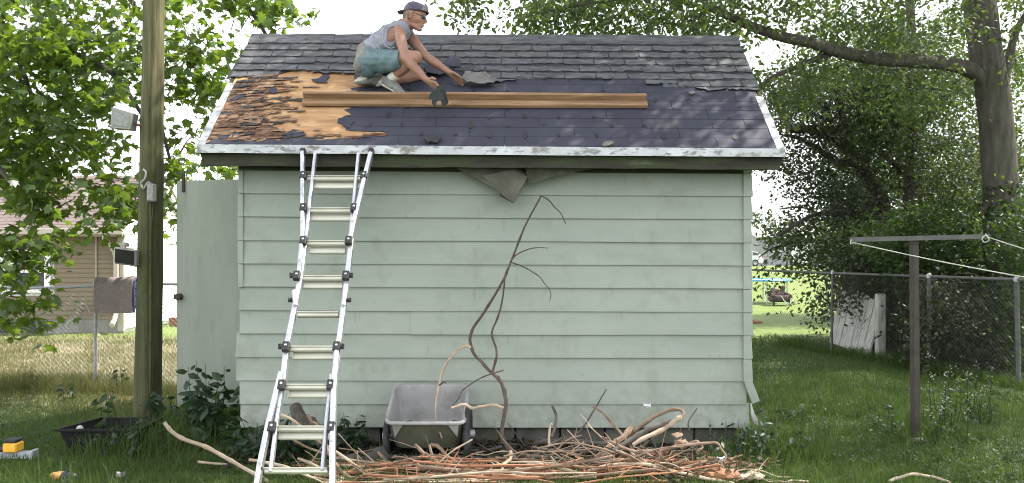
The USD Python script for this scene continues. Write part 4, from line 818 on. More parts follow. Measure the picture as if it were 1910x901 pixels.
for y, x0, x1, kind in RUN:
    a, b = LP(x0 + 3, y, .0), LP(x1 - 3, y, .0)
    r_ = put(lad, 'rung', cat_([beam(a, b, .040, .032, LUP, .006), beam(a + [0, .0, .012], b + [0, 0, .012], .008, .040, LUP, .002), beam(a - [0, 0, .012], b - [0, 0, .012], .008, .040, LUP, .002)]), 'rung_alu')
    if kind and kind != 3:
        aa, bb = LP(x0 + 10, y + 9, -.035), LP(x1 - 10, y + 9, -.035)
        put(lad, 'rung', beam(aa, bb, .060, .024, LUP, .005), 'rung_alu')
    for s, xx in ((-1, x0), (1, x1)):
        if kind in (1, 2):
            p = LP(xx - s * 2, y + 1, .045)
            k_ = put(lad, 'lock_bracket', cat_([beam(p + [-.026, 0, 0], p + [.026, 0, 0], .074, .044, LUP, .006)]), 'black_plastic')
            put(k_, 'bolt', lathe([(0, 0), (.010, 0), (.010, .008), (0, .010)], (0, 0, 0), 'y', 8)[0] * [1, -1, 1] + p + LUP * .022 if False else beam(p + LUP * .018 + [-.009, 0, .006], p + LUP * .018 + [.009, 0, .006], .018, .012, LUP, .004), 'steel')
            if kind == 2:
                q = p + np.array([s * .045, 0, .004])
                put(lad, 'lock_lever', cat_([beam(p + [s * .02, 0, 0], q, .030, .03, LUP, .006), beam(q + [0, 0, -.022], q + [0, 0, .022], .016, .03, LUP, .004)]), 'black_plastic')
        if kind == 3:
            p = LP(xx, y, .05); put(lad, 'bolt', beam(p + [-.012, 0, 0], p + [.012, 0, 0], .024, .022, LUP, .005), 'black_plastic')
for x in (543, 652):
    s = -1 if x < 600 else 1; p = LP(x, 562, .02)
    put(lad, 'hinge_knob', cat_([lathe([(0, -.014), (.018, -.014), (.018, .014), (0, .014)], p, 'x', 12), beam(p, p + [-s * .05, 0, 0], .014, .014)]), 'black_plastic')
    put(lad, 'hinge', beam(LP(x - s * 10, 575, .012), LP(x - s * 7, 545, .012), .03, .07, LUP, .008), 'steel')
put(lad, 'label_sticker', beam(LP(560, 522, .0315 - .002), LP(563, 498, .0315 - .002), .020, .004, LUP), 'plain_white')

# ------------------------------------------------------------------ two wheeled garden cart tipped towards us
t = math.radians(22); CRX = -0.70
cart = thing('garden_cart', 'grey plastic two wheeled garden cart tipped forward against the shed wall', 'cart', (CRX, 6.72, 0))
cn = np.array([0, -math.sin(t), math.cos(t)]); cy = np.array([0, math.cos(t), math.sin(t)]); cx = np.array([1.0, 0, 0]); cc = np.array([CRX, 6.76, .462])
def rr(hw, hl, r, n=5):
    out = []
    for sx, sy, a0 in ((1, 1, 0), (-1, 1, 90), (-1, -1, 180), (1, -1, 270)):
        for k in range(n): a = math.radians(a0 + 90 * k / (n - 1)); out.append((sx * (hw - r) + r * math.cos(a), sy * (hl - r) + r * math.sin(a)))
    return np.array(out)
def loft(secs, close0=False, close1=True):
    n = len(secs[0]); V = np.vstack(secs); F = [[i_ * n + j_, i_ * n + (j_ + 1) % n, (i_ + 1) * n + (j_ + 1) % n, (i_ + 1) * n + j_] for i_ in range(len(secs) - 1) for j_ in range(n)]
    f = tri(F)
    if close1: e = (len(secs) - 1) * n; f = np.vstack([f, [[e, e + j_, e + j_ + 1] for j_ in range(1, n - 1)]])
    return V, f
def csec(hw, hl, r, h, oy=0.0): q = rr(hw, hl, r); return cc + q[:, :1] * cx + (q[:, 1:] + oy) * cy + h * cn
prof_ = [(.305, .275, .05, -.012), (.325, .295, .06, -.014), (.335, .305, .065, .0), (.330, .300, .062, .012), (.312, .282, .05, .014), (.300, .270, .045, .0), (.285, .25, .05, -.12), (.262, .222, .06, -.27), (.23, .19, .07, -.30)]
inner = [csec(*p) for p in prof_]
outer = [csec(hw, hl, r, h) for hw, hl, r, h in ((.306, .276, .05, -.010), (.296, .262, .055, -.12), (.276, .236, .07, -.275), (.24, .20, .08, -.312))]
put(cart, 'tub', loft(inner), 'grey_poly', smooth=40)
put(cart, 'tub_shell', (loft(outer)[0], loft(outer)[1][:, ::-1]), 'shaded_poly', smooth=40)
for sx in (-1, 1):
    a = cc + cx * sx * .27 - cy * .262 - cn * .012; put(cart, 'rim_gusset', (np.array([a, a - cx * sx * .09, a - cn * .13 - cx * sx * .015, a - cy * .028, a - cx * sx * .09 - cy * .028, a - cn * .13 - cx * sx * .015 - cy * .016]), np.array([[3, 4, 5], [0, 2, 1], [0, 1, 4], [0, 4, 3], [0, 3, 5], [0, 5, 2], [1, 2, 5], [1, 5, 4]])), 'grey_poly')
for sx in (-1, 1):
    wc = np.array([CRX + sx * .335, 6.70 if sx > 0 else 6.78, .225 if sx > 0 else .185]); ws = 1.0 if sx > 0 else .82
    w_ = put(cart, 'wheel', lathe([(a_ * ws, b_) for a_, b_ in [(.16, -.022), (.205, -.028), (.228, -.014), (.232, 0), (.228, .014), (.205, .028), (.16, .022), (.16, -.022)]], wc, 'x', 28), 'rubber', smooth=40)
    put(w_, 'rim', lathe([(a_ * ws, b_) for a_, b_ in [(0, -.012), (.10, -.006), (.165, -.018), (.165, .018), (.10, .006), (0, .012)]], wc, 'x', 24), 'black_plastic', smooth=40)
    put(w_, 'hub', lathe([(0, -.06), (.03, -.055), (.034, .0), (.03, .055), (0, .06)], wc, 'x', 14), 'steel', smooth=40)
put(cart, 'axle', tube([(CRX - .36, 6.66, .225), (CRX + .36, 6.66, .225)], .011, 8), 'steel')
put(cart, 'leg', cat_([beam(cc - cn * .29 + cx * sx * .20 - cy * .1, cc - cn * .29 + cx * sx * .20 + cy * .2 - cn * .03, .04, .05) for sx in (-1, 1)]), 'black_plastic')

# ------------------------------------------------------------------ cut branches
def knobby(pts, r0, r1, seed, per=5, sides=7):
    q = smooth_path(pts, per); n = len(q); r2 = np.random.default_rng(seed)
    q = q + (meshkit.fbm(np.stack([np.arange(n) * .35, np.full(n, seed * 1.7), np.zeros(n)], -1), 3, seed=seed)[:, None] - .5) * r2.uniform(-1, 1, 3) * (r0 * 1.6)
    r = np.linspace(r0, r1, n) * (1 + .22 * (meshkit.noise(np.stack([np.arange(n) * .9, np.full(n, seed * 2.3), np.zeros(n)], -1), seed) - .5))
    for k in range(3, n - 1, r2.integers(5, 9)): r[k] *= 1.22
    return tube(q, r, sides)
tb = thing('leaning_branch', 'tall bare forked branch standing upright from the brush pile against the siding', 'branch', tuple(P(976, 884, 6.25) * [1, 1, 0]))
def pd(pts, d0, d1, p0=None):
    n = len(pts); return [P(x, y, d0 + (d1 - d0) * k / (n - 1)) for k, (x, y) in enumerate(pts)]
main = pd([(977, 886), (952.5, 842), (936.5, 810), (942, 762), (942, 735), (934, 711), (918, 695), (894, 671), (879, 647), (880.5, 617), (904.5, 580), (936.5, 527), (952.5, 489), (979, 423), (1010, 365)], 6.28, 7.0)
sub = lambda i0, pts, d1: [main[i0]] + pd(pts, main[i0][1], d1)
put(tb, 'stem', knobby(main, .019, .0075, 21), 'shaded_sapling_bark', smooth=50)
for seed, (p_, a, b) in enumerate(((sub(8, [(868, 646), (851, 655), (830, 682), (819, 719), (814, 751), (814, 783), (824, 818)], 6.55), .014, .008), (sub(6, [(927, 660), (922, 640), (918, 617), (934, 575), (942, 516), (952, 492)], 6.92), .010, .007),
        ([P(939, 691, 6.5), P(921, 696, 6.5), P(895, 706, 6.52), P(864, 727, 6.55), P(856, 742, 6.5), P(843, 760, 6.5)], .006, .004), ([P(843, 762, 6.48), P(867, 755, 6.46), P(882, 762, 6.44), P(894, 759, 6.44), P(920, 755, 6.44), main[3]], .013, .011),
        (sub(12, [(962, 476), (985, 465), (1003, 462), (1022, 463)], 6.85), .006, .003), (sub(12, [(972, 496), (990, 505), (1006, 516), (1015, 528), (1027, 545), (1025, 562)], 6.85), .006, .003), ([main[14], P(1024, 374, 6.98), P(1035, 387, 6.97), P(1046, 398, 6.96), P(1055, 417, 6.95)], .006, .004),
        ([P(819, 719, 6.55), P(827, 712, 6.54), P(832, 715, 6.53)], .006, .005), ([P(952, 842, 6.33), P(952, 856, 6.2), P(938, 870, 6.1), P(934, 905, 6.05)], .016, .013))):
    put(tb, 'twig', knobby(p_, a, b, 30 + seed), 'pale_wood' if seed in (0, 3, 8) else 'shaded_sapling_bark', smooth=50)  # same wood: low forks coloured pale as if sunlit, the rest as if shaded
def branch(pts, r0, r1, matn, label, seed, d=None, group=None, name='cut_branch', catn='branch'):
    q = [P(x, y, dd) for x, y, dd in pts]
    for k in range(len(q)): q[k][2] = max(q[k][2], .012)
    return solo(name, knobby(q, r0, r1, seed), matn, label, catn, smooth=50, group=group)
B = 'branches of the brush pile'
branch([(306, 788, 6.6), (322, 806, 6.55), (345, 820, 6.5), (385, 834, 6.4), (425, 856, 6.3), (460, 876, 6.2), (500, 905, 6.05)], .016, .014, 'pale_wood', 'long pale peeled branch curving from the pole towards the ladder foot', 51)
branch([(508, 769, 6.35), (545, 783, 6.3), (590, 818, 6.25), (645, 855, 6.2), (700, 901, 6.05)], .009, .012, 'pale_wood', 'thin straight pale stick crossing the ladder above its lowest rungs', 52)
branch([(574, 773, 6.3), (581, 786, 6.28), (592, 792, 6.28), (597, 812, 6.25), (612, 842, 6.2), (632, 874, 6.15), (660, 905, 6.05)], .012, .015, 'cut_wood', 'forked brown stick with bent tip standing in front of the ladder rungs', 53)
branch([(465, 857, 6.1), (530, 870, 6.08), (580, 890, 6.05), (650, 906, 6.0)], .011, .013, 'pale_wood', 'pale stick lying low across the lowest ladder rung', 54)
branch([(528, 809, 6.5), (570, 833, 6.45), (612, 848, 6.4), (650, 858, 6.35)], .009, .010, 'cut_wood', 'thin stick passing behind the right ladder rail', 55)
branch([(556, 855, 6.2), (590, 870, 6.15), (622, 888, 6.1), (660, 903, 6.05)], .011, .011, 'pale_wood', 'short pale stick pointing down from inside the ladder', 56)
branch([(705, 843, 6.5), (722, 860, 6.45), (760, 875, 6.4), (800, 880, 6.3), (860, 868, 6.25)], .013, .018, 'cut_wood', 'curved stick rising in front of the left cart wheel', 57)
branch([(774, 830, 6.4), (790, 846, 6.35), (812, 866, 6.3), (840, 886, 6.2)], .013, .016, 'cut_wood', 'leftmost of three short sticks pointing up before the cart', 58)
branch([(801, 830, 6.42), (806, 848, 6.38), (820, 864, 6.3), (836, 876, 6.25)], .010, .012, 'cut_wood', 'thin middle one of three short sticks pointing up before the cart', 59)
branch([(805, 827, 6.45), (822, 838, 6.4), (834, 852, 6.35), (850, 870, 6.3)], .014, .014, 'cut_wood', 'thickest of three short sticks pointing up before the cart', 60)
branch([(1110, 859, 6.4), (1128, 843, 6.45), (1165, 815, 6.5), (1190, 798, 6.5), (1230, 772, 6.5), (1262, 763, 6.45), (1275, 771, 6.4), (1268, 782, 6.36)], .020, .011, 'cut_wood', 'thin branch hooked over at its top end, rising from the pile on the right', 61)
branch([(1110, 858, 6.35), (1133, 838, 6.4), (1160, 818, 6.45), (1178, 798, 6.5)], .026, .026, 'cut_wood', 'stout brown branch with a sawn end at the right of the pile', 62)
branch([(1118, 862, 6.3), (1150, 838, 6.35), (1190, 812, 6.4), (1222, 796, 6.42), (1256, 785, 6.4)], .022, .018, 'old_stick', 'grey brown branch lying along the stout sawn one', 63)
branch([(1180, 830, 6.35), (1215, 812, 6.38), (1240, 798, 6.4), (1258, 785, 6.38), (1270, 778, 6.36)], .016, .021, 'pale_wood', 'pale branch with a thick upper end below the hooked tip', 64)
branch([(1098, 878, 6.1), (1140, 868, 6.1), (1200, 866, 6.08), (1260, 880, 6.06), (1320, 893, 6.04), (1370, 905, 6.0)], .013, .011, 'pale_wood', 'long pale branch lying across the front right of the pile', 65)
branch([(1107, 759, 6.7), (1125, 771, 6.65), (1140, 788, 6.6), (1158, 808, 6.5), (1180, 838, 6.35), (1206, 868, 6.15)], .009, .011, 'cut_wood', 'thin twig slanting down from the siding over the stout branch', 66)
branch([(1055, 824, 6.9), (1085, 800, 6.95), (1108, 765, 7.0), (1131, 726, 7.05)], .010, .005, 'old_stick', 'thin dark twig leaning against the bottom siding boards', 67)
branch([(1285, 802, 6.75), (1284, 788, 6.75), (1290, 776, 6.75), (1300, 762, 6.75)], .007, .005, 'old_stick', 'small forked grey twig sticking up before the right siding', 68)
branch([(1030, 757, 6.55), (1037, 775, 6.55), (1034, 800, 6.5), (1028, 815, 6.45)], .010, .012, 'old_stick', 'grey upright stick with a cut top beside a white twig', 69)
branch([(1030, 790, 6.4), (1026, 796, 6.4), (1024, 815, 6.38), (1025, 833, 6.35)], .009, .010, 'pale_wood', 'short white peeled twig standing upright in the pile', 70)
branch([(996, 826, 6.6), (1030, 823, 6.58), (1070, 822, 6.55), (1130, 827, 6.5)], .017, .015, 'old_stick', 'grey stick lying level behind the white upright twig', 71)
branch([(975, 875, 6.3), (1000, 852, 6.4), (1024, 832, 6.45), (1050, 818, 6.5)], .014, .012, 'old_stick', 'grey branch slanting up to the white upright twig', 72)
branch([(1230, 842, 6.3), (1280, 830, 6.25), (1332, 826, 6.2), (1345, 838, 6.18), (1354, 852, 6.15), (1348, 866, 6.12)], .013, .007, 'cut_wood', 'bent branch with a drooping tip at the right end of the pile', 73)
branch([(1270, 838, 6.3), (1285, 828, 6.28), (1300, 823, 6.26), (1310, 834, 6.24), (1300, 842, 6.22)], .012, .010, 'cut_wood', 'small looped branch end near the drooping tip', 74)
branch([(1470, 902, 6.05), (1480, 897, 6.05), (1498, 899, 6.05), (1510, 905, 6.03)], .009, .009, 'pale_wood', 'short pale stick in the grass right of the pile', 75)
branch([(1658, 903, 6.05), (1680, 890, 6.08), (1705, 885, 6.1), (1735, 888, 6.08), (1760, 896, 6.04), (1772, 899, 6.0)], .013, .009, 'pale_wood', 'pale curved stick lying in the grass at the lower right', 76)
branch([(370, 862, 6.45), (390, 864, 6.44), (425, 866, 6.42)], .010, .008, 'pale_wood', 'short pale stick lying in the weeds left of the ladder', 77)
lg = solo('log', knobby([P(551, 762, 6.95), P(558, 772, 6.9), P(573, 786, 6.85), P(590, 800, 6.75), P(606, 830, 6.65)], .050, .060, 80, 4, 12), 'bark', 'stub of thick sawn limb leaning behind the ladder', 'log', smooth=50)
solo('log', knobby([P(630, 868, 6.5), P(665, 866, 6.5), P(700, 858, 6.55), P(724, 850, 6.6)], .065, .085, 81, 4, 12), 'dark_bark', 'dark rotten log lying on the ground left of the cart', 'log', smooth=50)
# the heap of long reddish rods and the thin tangle: nothing tells one from the next
r2 = random.Random(5)
def heap(n, seed, reg, grp, lab, mats, rr0, L, slope=0.12, rise=.16):
    r_ = random.Random(seed)
    for k in range(n):
        px, d = r_.uniform(*reg[:2]), r_.uniform(*reg[2:])
        c = P(px, HY + EYE * FPX / d, d); a = r_.gauss(0, .22) + (math.pi if r_.random() < .5 else 0); l = r_.uniform(*L)
        h = r_.uniform(.015, rise) * math.exp(-((c[0] - .2) / 1.3) ** 2)
        dr = np.array([math.cos(a), math.sin(a) * .5, r_.gauss(0, slope)]); nn = 5; q = []
        b = r_.gauss(0, .05); bz = r_.gauss(0, .03)
        for t_ in np.linspace(-.5, .5, nn):
            p = c + [0, 0, h] + dr * l * t_ + np.array([0, b, bz]) * (4 * t_ * t_ - .5) + np.array([0, r_.gauss(0, .012), r_.gauss(0, .012)]); p[2] = max(p[2], .012); q.append(p)
        r0 = r_.uniform(*rr0)
        st_ = [knobby(q, r0, r0 * .6, seed * 100 + k, 4, 6)]
        for _ in range(r_.randint(1, 4) if r0 > .005 else 0):
            jj = r_.randint(0, 3); tq = r_.random(); bp = np.array(q[jj]) * (1 - tq) + np.array(q[jj + 1]) * tq; sd_ = dr / np.linalg.norm(dr) * r_.uniform(.3, 1) + np.array([r_.gauss(0, .4), r_.gauss(0, .4), abs(r_.gauss(.3, .5))]); sl_2 = r_.uniform(.03, .16)
            st_.append(tube([bp, bp + sd_ * sl_2 * .5 + [0, 0, .004], bp + sd_ * sl_2], [r0 * .5, r0 * .4, r0 * .25], 5))
        solo('cut_branch' if r0 > .007 else 'twig', cat_(st_), r_.choice(mats), lab, 'branch' if r0 > .007 else 'twig', smooth=50, group=grp)
heap(44, 1, (690, 1180, 5.88, 6.40), 'reddish branches heaped in the brush pile', 'reddish cut branch lying in the heap in front of the shed', ['red_wood', 'red_wood', 'cut_wood', 'pale_wood'], (.007, .016), (.7, 1.7), .05, .13)
heap(90, 2, (560, 1420, 6.03, 6.6), 'thin twigs strewn over the brush pile', 'thin twig strewn over the brush pile', ['cut_wood', 'pale_wood', 'cut_wood', 'old_stick'], (.004, .007), (.2, .7), .35, .2)
heap(20, 4, (1000, 1330, 6.03, 6.45), 'branches piled up at the right of the brush pile', 'brown cut branch sticking up at an angle at the right of the brush pile', ['cut_wood', 'red_wood', 'cut_wood', 'old_stick'], (.006, .015), (.35, .9), .36, .30)
heap(30, 3, (640, 1180, 6.5, 7.0), 'dark sticks under the siding', 'dark grey stick lying in the shade under the siding', ['old_stick'], (.008, .013), (.4, 1.0), .06, .06)
# curled orange bark and dead leaves in the heap, leaf litter along the foundation
def scatter_leaves(n, seed, fn, size, matn, curl=.5):
    r_ = np.random.default_rng(seed); ms = []
    tv = np.array([[0, -.5, 0], [.22, -.1, .1], [.16, .3, .12], [0, .5, .02], [-.16, .3, .12], [-.22, -.1, .1], [0, 0, 0]]); tf = np.array([[0, 1, 6], [1, 2, 6], [2, 3, 6], [3, 4, 6], [4, 5, 6], [5, 0, 6]])
    V, F = [], []
    for k in range(n):
        R = trimesh.transformations.euler_matrix(*(r_.normal(0, curl, 2)), r_.uniform(0, 6.28))[:3, :3]
        V.append((tv * r_.uniform(*size)) @ R.T + fn(r_)); F.append(tf + 7 * k)
    return np.vstack(V), np.vstack(F)
solo('dead_leaves', scatter_leaves(420, 4, lambda r_: P(r_.uniform(1040, 1300) if r_.random() < .6 else r_.uniform(760, 1420), 0, 1) * 0 + (lambda d, px: np.array([(px - CX) * d / FPX, d, r_.uniform(.01, .13)]))(r_.uniform(6.0, 6.5), r_.normal(1235, 80)), (.03, .08), 'dead_leaf', 1.0), 'dead_leaf', 'dry curled orange leaves caught in the brush pile', 'dead leaves', kind='stuff')
solo('leaf_litter', scatter_leaves(2600, 6, lambda r_: (lambda x, y: np.array([x, y, float(ground_z(x, y)) + r_.uniform(.005, .05)]))(r_.uniform(-2.4, 1.6), 7.16 - abs(r_.normal(0, .30))), (.03, .09), 'litter', .5), 'litter', 'dark rotting leaf litter along the foundation of the shed', 'leaf litter', kind='stuff')
for k, (px, py, d, w) in enumerate(((1342, 884, 6.15, .16), (1402, 888, 6.12, .10), (1262, 812, 6.4, .05), (1270, 824, 6.38, .06))):
    q = P(px, py, d); rs = np.random.default_rng(k)
    m = trimesh.creation.icosphere(2); v = np.array(m.vertices) * [w, w * .5, w * .28]; v += (meshkit.fbm(v * 30, 3, seed=k)[:, None] - .5) * .05; v[:, 2] = np.maximum(v[:, 2] + q[2], .02) - q[2]
    solo('bark_chunk', (v + q, np.array(m.faces)), 'red_wood' if k < 1 else ('pale_wood' if k == 1 else 'cut_wood'), ['torn orange wood chunk at the right end of the pile', 'pale splintered wood chunk just right of the orange one', 'upper brown knot of wood below the hooked branch', 'lower brown knot of wood below the hooked branch'][k], 'wood chunk')

# ------------------------------------------------------------------ utility pole and what hangs on it
PY = 8.0
pole = thing('utility_pole', 'old brown wooden utility pole with green algae standing left of the shed', 'pole', (P(276, 800, PY)[0], PY, 0))
n, sides = 90, 28; Z = np.linspace(-.1, 7.5, n); xc = np.interp(Z, [0, 4.24], [P(275, 0, PY)[0], P(287, 0, PY)[0]]); rad = np.interp(Z, [0, .3, 4.24, 7.5], [.142, .130, .100, .09])
ang = np.arange(sides) * 2 * np.pi / sides
A_, Z_ = np.meshgrid(ang, Z); R_ = rad[:, None] * np.ones_like(A_)
R_ = R_ - .012 * np.clip(meshkit.fbm(np.stack([np.cos(A_) * 9, np.sin(A_) * 9, Z_ * .35], -1), 3, seed=3) - .55, 0, 1) * 4 + .010 * (meshkit.fbm(np.stack([np.cos(A_) * 2, np.sin(A_) * 2, Z_ * 2], -1), 3, seed=4) - .5)
for (kz, ka, ks) in ((1.35, -1.75, .035), (2.05, -1.4, .03), (2.72, -1.6, .03), (1.0, -1.3, .02)):
    R_ += ks * .6 * np.exp(-((Z_ - kz) / .05) ** 2 - ((np.angle(np.exp(1j * (A_ - ka)))) / .22) ** 2)
V = np.stack([xc[:, None] + R_ * np.cos(A_), PY + R_ * np.sin(A_), Z_], -1).reshape(-1, 3)
i_, j_ = np.meshgrid(np.arange(n - 1), np.arange(sides), indexing='ij')
put(pole, 'shaft', (V, tri(np.stack([i_ * sides + j_, i_ * sides + (j_ + 1) % sides, (i_ + 1) * sides + (j_ + 1) % sides, (i_ + 1) * sides + j_], -1).reshape(-1, 4))), 'pole_wood', smooth=60)
fy = lambda z: PY - np.interp(z, [0, .3, 4.24], [.142, .13, .10]) - .012
pz = lambda px, py, o=0.0: (lambda z: np.array([(px - CX) * (fy(z) - o) / FPX, fy(z) - o, z]))(EYE - (py - HY) * 7.87 / FPX)
put(pole, 'conduit', tube([pz(280, 800), pz(280.5, 700), pz(281, 600), pz(281, 500), pz(281, 376)], .011, 8), 'pole_wood', smooth=60)
b_ = pz(283, 360, .03); put(pole, 'outlet_box', box(b_[0] - .036, b_[0] + .036, b_[1] - .03, b_[1] + .03, b_[2] - .085, b_[2] + .085, .006), 'lamp_grey')
put(pole, 'outlet_cover', cat_([box(b_[0] - .030, b_[0] + .030, b_[1] - .038, b_[1] - .031, b_[2] - .075, b_[2] + .075, .003), lathe([(0, -.02), (.03, -.02), (.03, 0), (0, 0)], b_ + [0, -.005, .09], 'z', 12)]), 'lamp_pane')
put(pole, 'cable_loop', tube(smooth_path([pz(283, 345, .01), pz(276, 340, .02), pz(268, 352, .02), pz(263, 342, .02), pz(270, 334, .02), pz(272, 322, .01), pz(267, 316, .01)], 4), .010, 6), 'lamp_grey', smooth=60)
put(pole, 'nail', cat_([lathe([(0, -.02), (.014, -.02), (.014, 0), (0, 0)], pz(281, y) + [0, .0, 0], 'y', 8) for y in (465, 555, 640)]), 'dark_iron')
put(pole, 'ground_wire', tube(smooth_path([pz(286, 372, .0), pz(283, 420), pz(280, 500, .002), pz(281, 640, .002), pz(280, 790)], 4), .004, 5), 'old_stick')
fl = thing('floodlight', 'pale grey wedge shaped lamp housing fixed high on the pole', 'lamp', tuple(P(252, 232, 7.95)))
q = P(233, 224, 7.9); a = math.radians(-12)
v = np.array([(-.10, -.08, .115), (-.10, .08, .115), (-.10, -.08, -.085), (-.10, .08, -.085), (.10, -.07, .06), (.10, .07, .06), (.085, -.07, -.10), (.085, .07, -.10)]); v = np.stack([v[:, 0] * math.cos(a) - v[:, 2] * math.sin(a) * .3, v[:, 1], v[:, 2]], -1) + q
hd = trimesh.convex.convex_hull(v); put(fl, 'housing', hd, 'lamp_grey')
v2 = np.array([(-.085, -.0835, .09), (-.088, -.0835, -.06), (.075, -.0745, -.08), (.082, -.0745, .045), (-.085, -.086, .09), (-.088, -.086, -.06), (.075, -.077, -.08), (.082, -.077, .045)]); v2 = np.stack([v2[:, 0] * math.cos(a) - v2[:, 2] * math.sin(a) * .3, v2[:, 1], v2[:, 2]], -1) + q
put(fl, 'lens', trimesh.convex.convex_hull(v2), 'lamp_pane')
put(fl, 'arm', tube([q + [.09, 0, -.03], q + [.13, 0, -.05], q + [.17, .02, -.05]], .014, 8), 'rust')
f2 = thing('floodlight', 'dark faced rectangular floodlight with round sensor on top, halfway up the pole', 'lamp', tuple(P(250, 480, 7.9)))
q = P(235.5, 479, 7.85); ty = math.radians(8)
def tl(m): v, f = m; v = np.stack([v[:, 0] * math.cos(ty) + v[:, 2] * math.sin(ty), v[:, 1] - v[:, 2] * .25, -v[:, 0] * math.sin(ty) + v[:, 2] * math.cos(ty)], -1); return v + q, f
put(f2, 'housing', tl(cat_([box(-.11, .11, -.03, .05, -.083, .083, .012)])), 'lamp_grey')
put(f2, 'lens', tl(box(-.094, .094, -.036, -.031, -.068, .068, .002)), 'lamp_face')
put(f2, 'sensor', tl(cat_([lathe([(0, -.02), (.03, -.018), (.036, 0), (.025, .02), (0, .024)], (-.01, 0, .118), 'z', 14), lathe([(.012, 0), (.012, .04)], (-.01, 0, .07), 'z', 8)])), 'lamp_grey', smooth=50)
put(f2, 'arm', tube([q + [.08, .06, 0], q + [.14, .10, .03], q + [.2, .12, .03]], .012, 8), 'dark_iron')

# ------------------------------------------------------------------ chain link fences
def mesh_wires(p, q, z0, z1, pitch, r):
    p, q = np.array(p, float), np.array(q, float); L = np.linalg.norm(q - p); d = (q - p) / L; Hh = z1 - z0; nrm = np.array([-d[1], d[0], 0]); ms = []
    k = -int(Hh / pitch) - 1
    while k * pitch < L:
        for s, o in ((1, 1), (-1, -1)):
            a0, a1 = (k * pitch, k * pitch + Hh) if s > 0 else (k * pitch + Hh, k * pitch)
            t0, t1 = 0.0, 1.0; da = a1 - a0
            lo, hi = sorted(((0 - a0) / da, (L - a0) / da)); t0, t1 = max(t0, lo), min(t1, hi)
            if t1 - t0 < .02: continue
            A = p + d * (a0 + da * t0) + [0, 0, z0 + Hh * t0] + nrm * o * r; Bp = p + d * (a0 + da * t1) + [0, 0, z0 + Hh * t1] + nrm * o * r
            ms.append(tube([A, (A + Bp) / 2 + nrm * .003 * ((k % 3) - 1), Bp], r, 4, False))
        k += 1
    return cat_(ms)
FL = 10.2
fence_l = thing('chain_link_fence', 'sagging chain link fence with one thin post left of the pole', 'fence', (P(180, 700, FL)[0], FL, 0))
zt = EYE - (535 - HY) * FL / FPX
x0f, x1f = P(-60, 0, FL)[0], P(430, 0, FL)[0]
put(fence_l, 'chain_link', mesh_wires((x0f, FL, 0), (x1f, FL, 0), .04, zt, .062, .0016), 'galvanised', kind='stuff')
put(fence_l, 'top_rail', tube([(x0f, FL - .02, P(0, 537.5, FL)[2]), (P(110, 0, FL)[0], FL - .02, P(0, 537, FL)[2]), (P(175, 0, FL)[0], FL - .02, P(0, 533, FL)[2]), (P(250, 0, FL)[0], FL - .02, P(0, 530, FL)[2]), (x1f, FL - .02, P(0, 529, FL)[2])], .019, 10), 'galvanised', smooth=60)
put(fence_l, 'post', tube([(P(178, 0, FL)[0], FL, -.1), (P(179, 0, FL)[0], FL, P(0, 528, FL)[2])], .021, 10), 'galvanised', smooth=60)
put(fence_l, 'post_cap', lathe([(.026, -.03), (.026, 0), (.015, .018), (0, .022)], P(178, 526, FL), 'z', 12), 'galvanised', smooth=60)
xb = P(-20, 0, FL)[0]; put(fence_l, 'post', tube([(xb, FL, -.1), (xb, FL, zt + .03)], .021, 10), 'galvanised', smooth=60)
# rug folded over its rail
rug = thing('rug', 'brown doormat with blue backing folded over the fence rail', 'rug', tuple(P(214, 585, 10.1)))
ra, rb = P(176, 0, 10.1)[0], P(248, 0, 10.1)[0]; zr = P(0, 519, 10.1)[2]; zb = P(0, 584, 10.1)[2]
pf = [(-.055, zb), (-.065, (zb + zr) / 2), (-.055, zr - .06), (-.03, zr - .012), (.005, zr), (.04, zr - .015), (.06, zr - .06), (.07, zb + .05)]; pf = smooth_path([(0, a, b) for a, b in pf], 3)[:, 1:]
def drape(x0_, x1_, th, of, nx=14):
    X = np.linspace(x0_, x1_, nx); nrm = np.gradient(pf, axis=0); nrm = np.stack([nrm[:, 1], -nrm[:, 0]], -1); nrm /= np.linalg.norm(nrm, axis=1, keepdims=True)
    q0, q1 = pf - nrm * of, pf - nrm * (of + th); lp = np.vstack([q0, q1[::-1]]); k = len(lp)
    V = np.array([[(x_, 10.16 + b[0] + .006 * math.sin(x_ * 19), b[1] + .004 * math.sin(x_ * 9)) for b in lp] for x_ in X]).reshape(-1, 3)
    F = tri([[a * k + b, a * k + (b + 1) % k, (a + 1) * k + (b + 1) % k, (a + 1) * k + b] for a in range(nx - 1) for b in range(k)]); m_ = k // 2
    caps = [[0 + b, 0 + b + 1, k - 2 - b, k - 1 - b] for b in range(m_ - 1)]; e = (nx - 1) * k; caps += [[e + k - 1 - b, e + k - 2 - b, e + b + 1, e + b] for b in range(m_ - 1)]
    return V, np.vstack([F, tri(caps)])
put(rug, 'pile', drape(ra, rb, .016, .001), 'rug_top', smooth=40); put(rug, 'backing', drape(ra - .006, rb + .02, .014, -.0145), 'rug_blue', smooth=40)
r_ = random.Random(3); fr = []
for k in range(26):
    z_ = zr - .03 - (zr - zb - .06) * k / 26; fr.append(tube([(rb + .012, 10.1 - .01, z_), (rb + .03 + r_.uniform(0, .02), 10.1 - .02, z_ - .005 + r_.uniform(-.01, .01)), (rb + .03 + r_.uniform(0, .03), 10.1 - .03, z_ - .02)], .004, 4))
put(rug, 'fringe', cat_(fr), 'rug_blue')
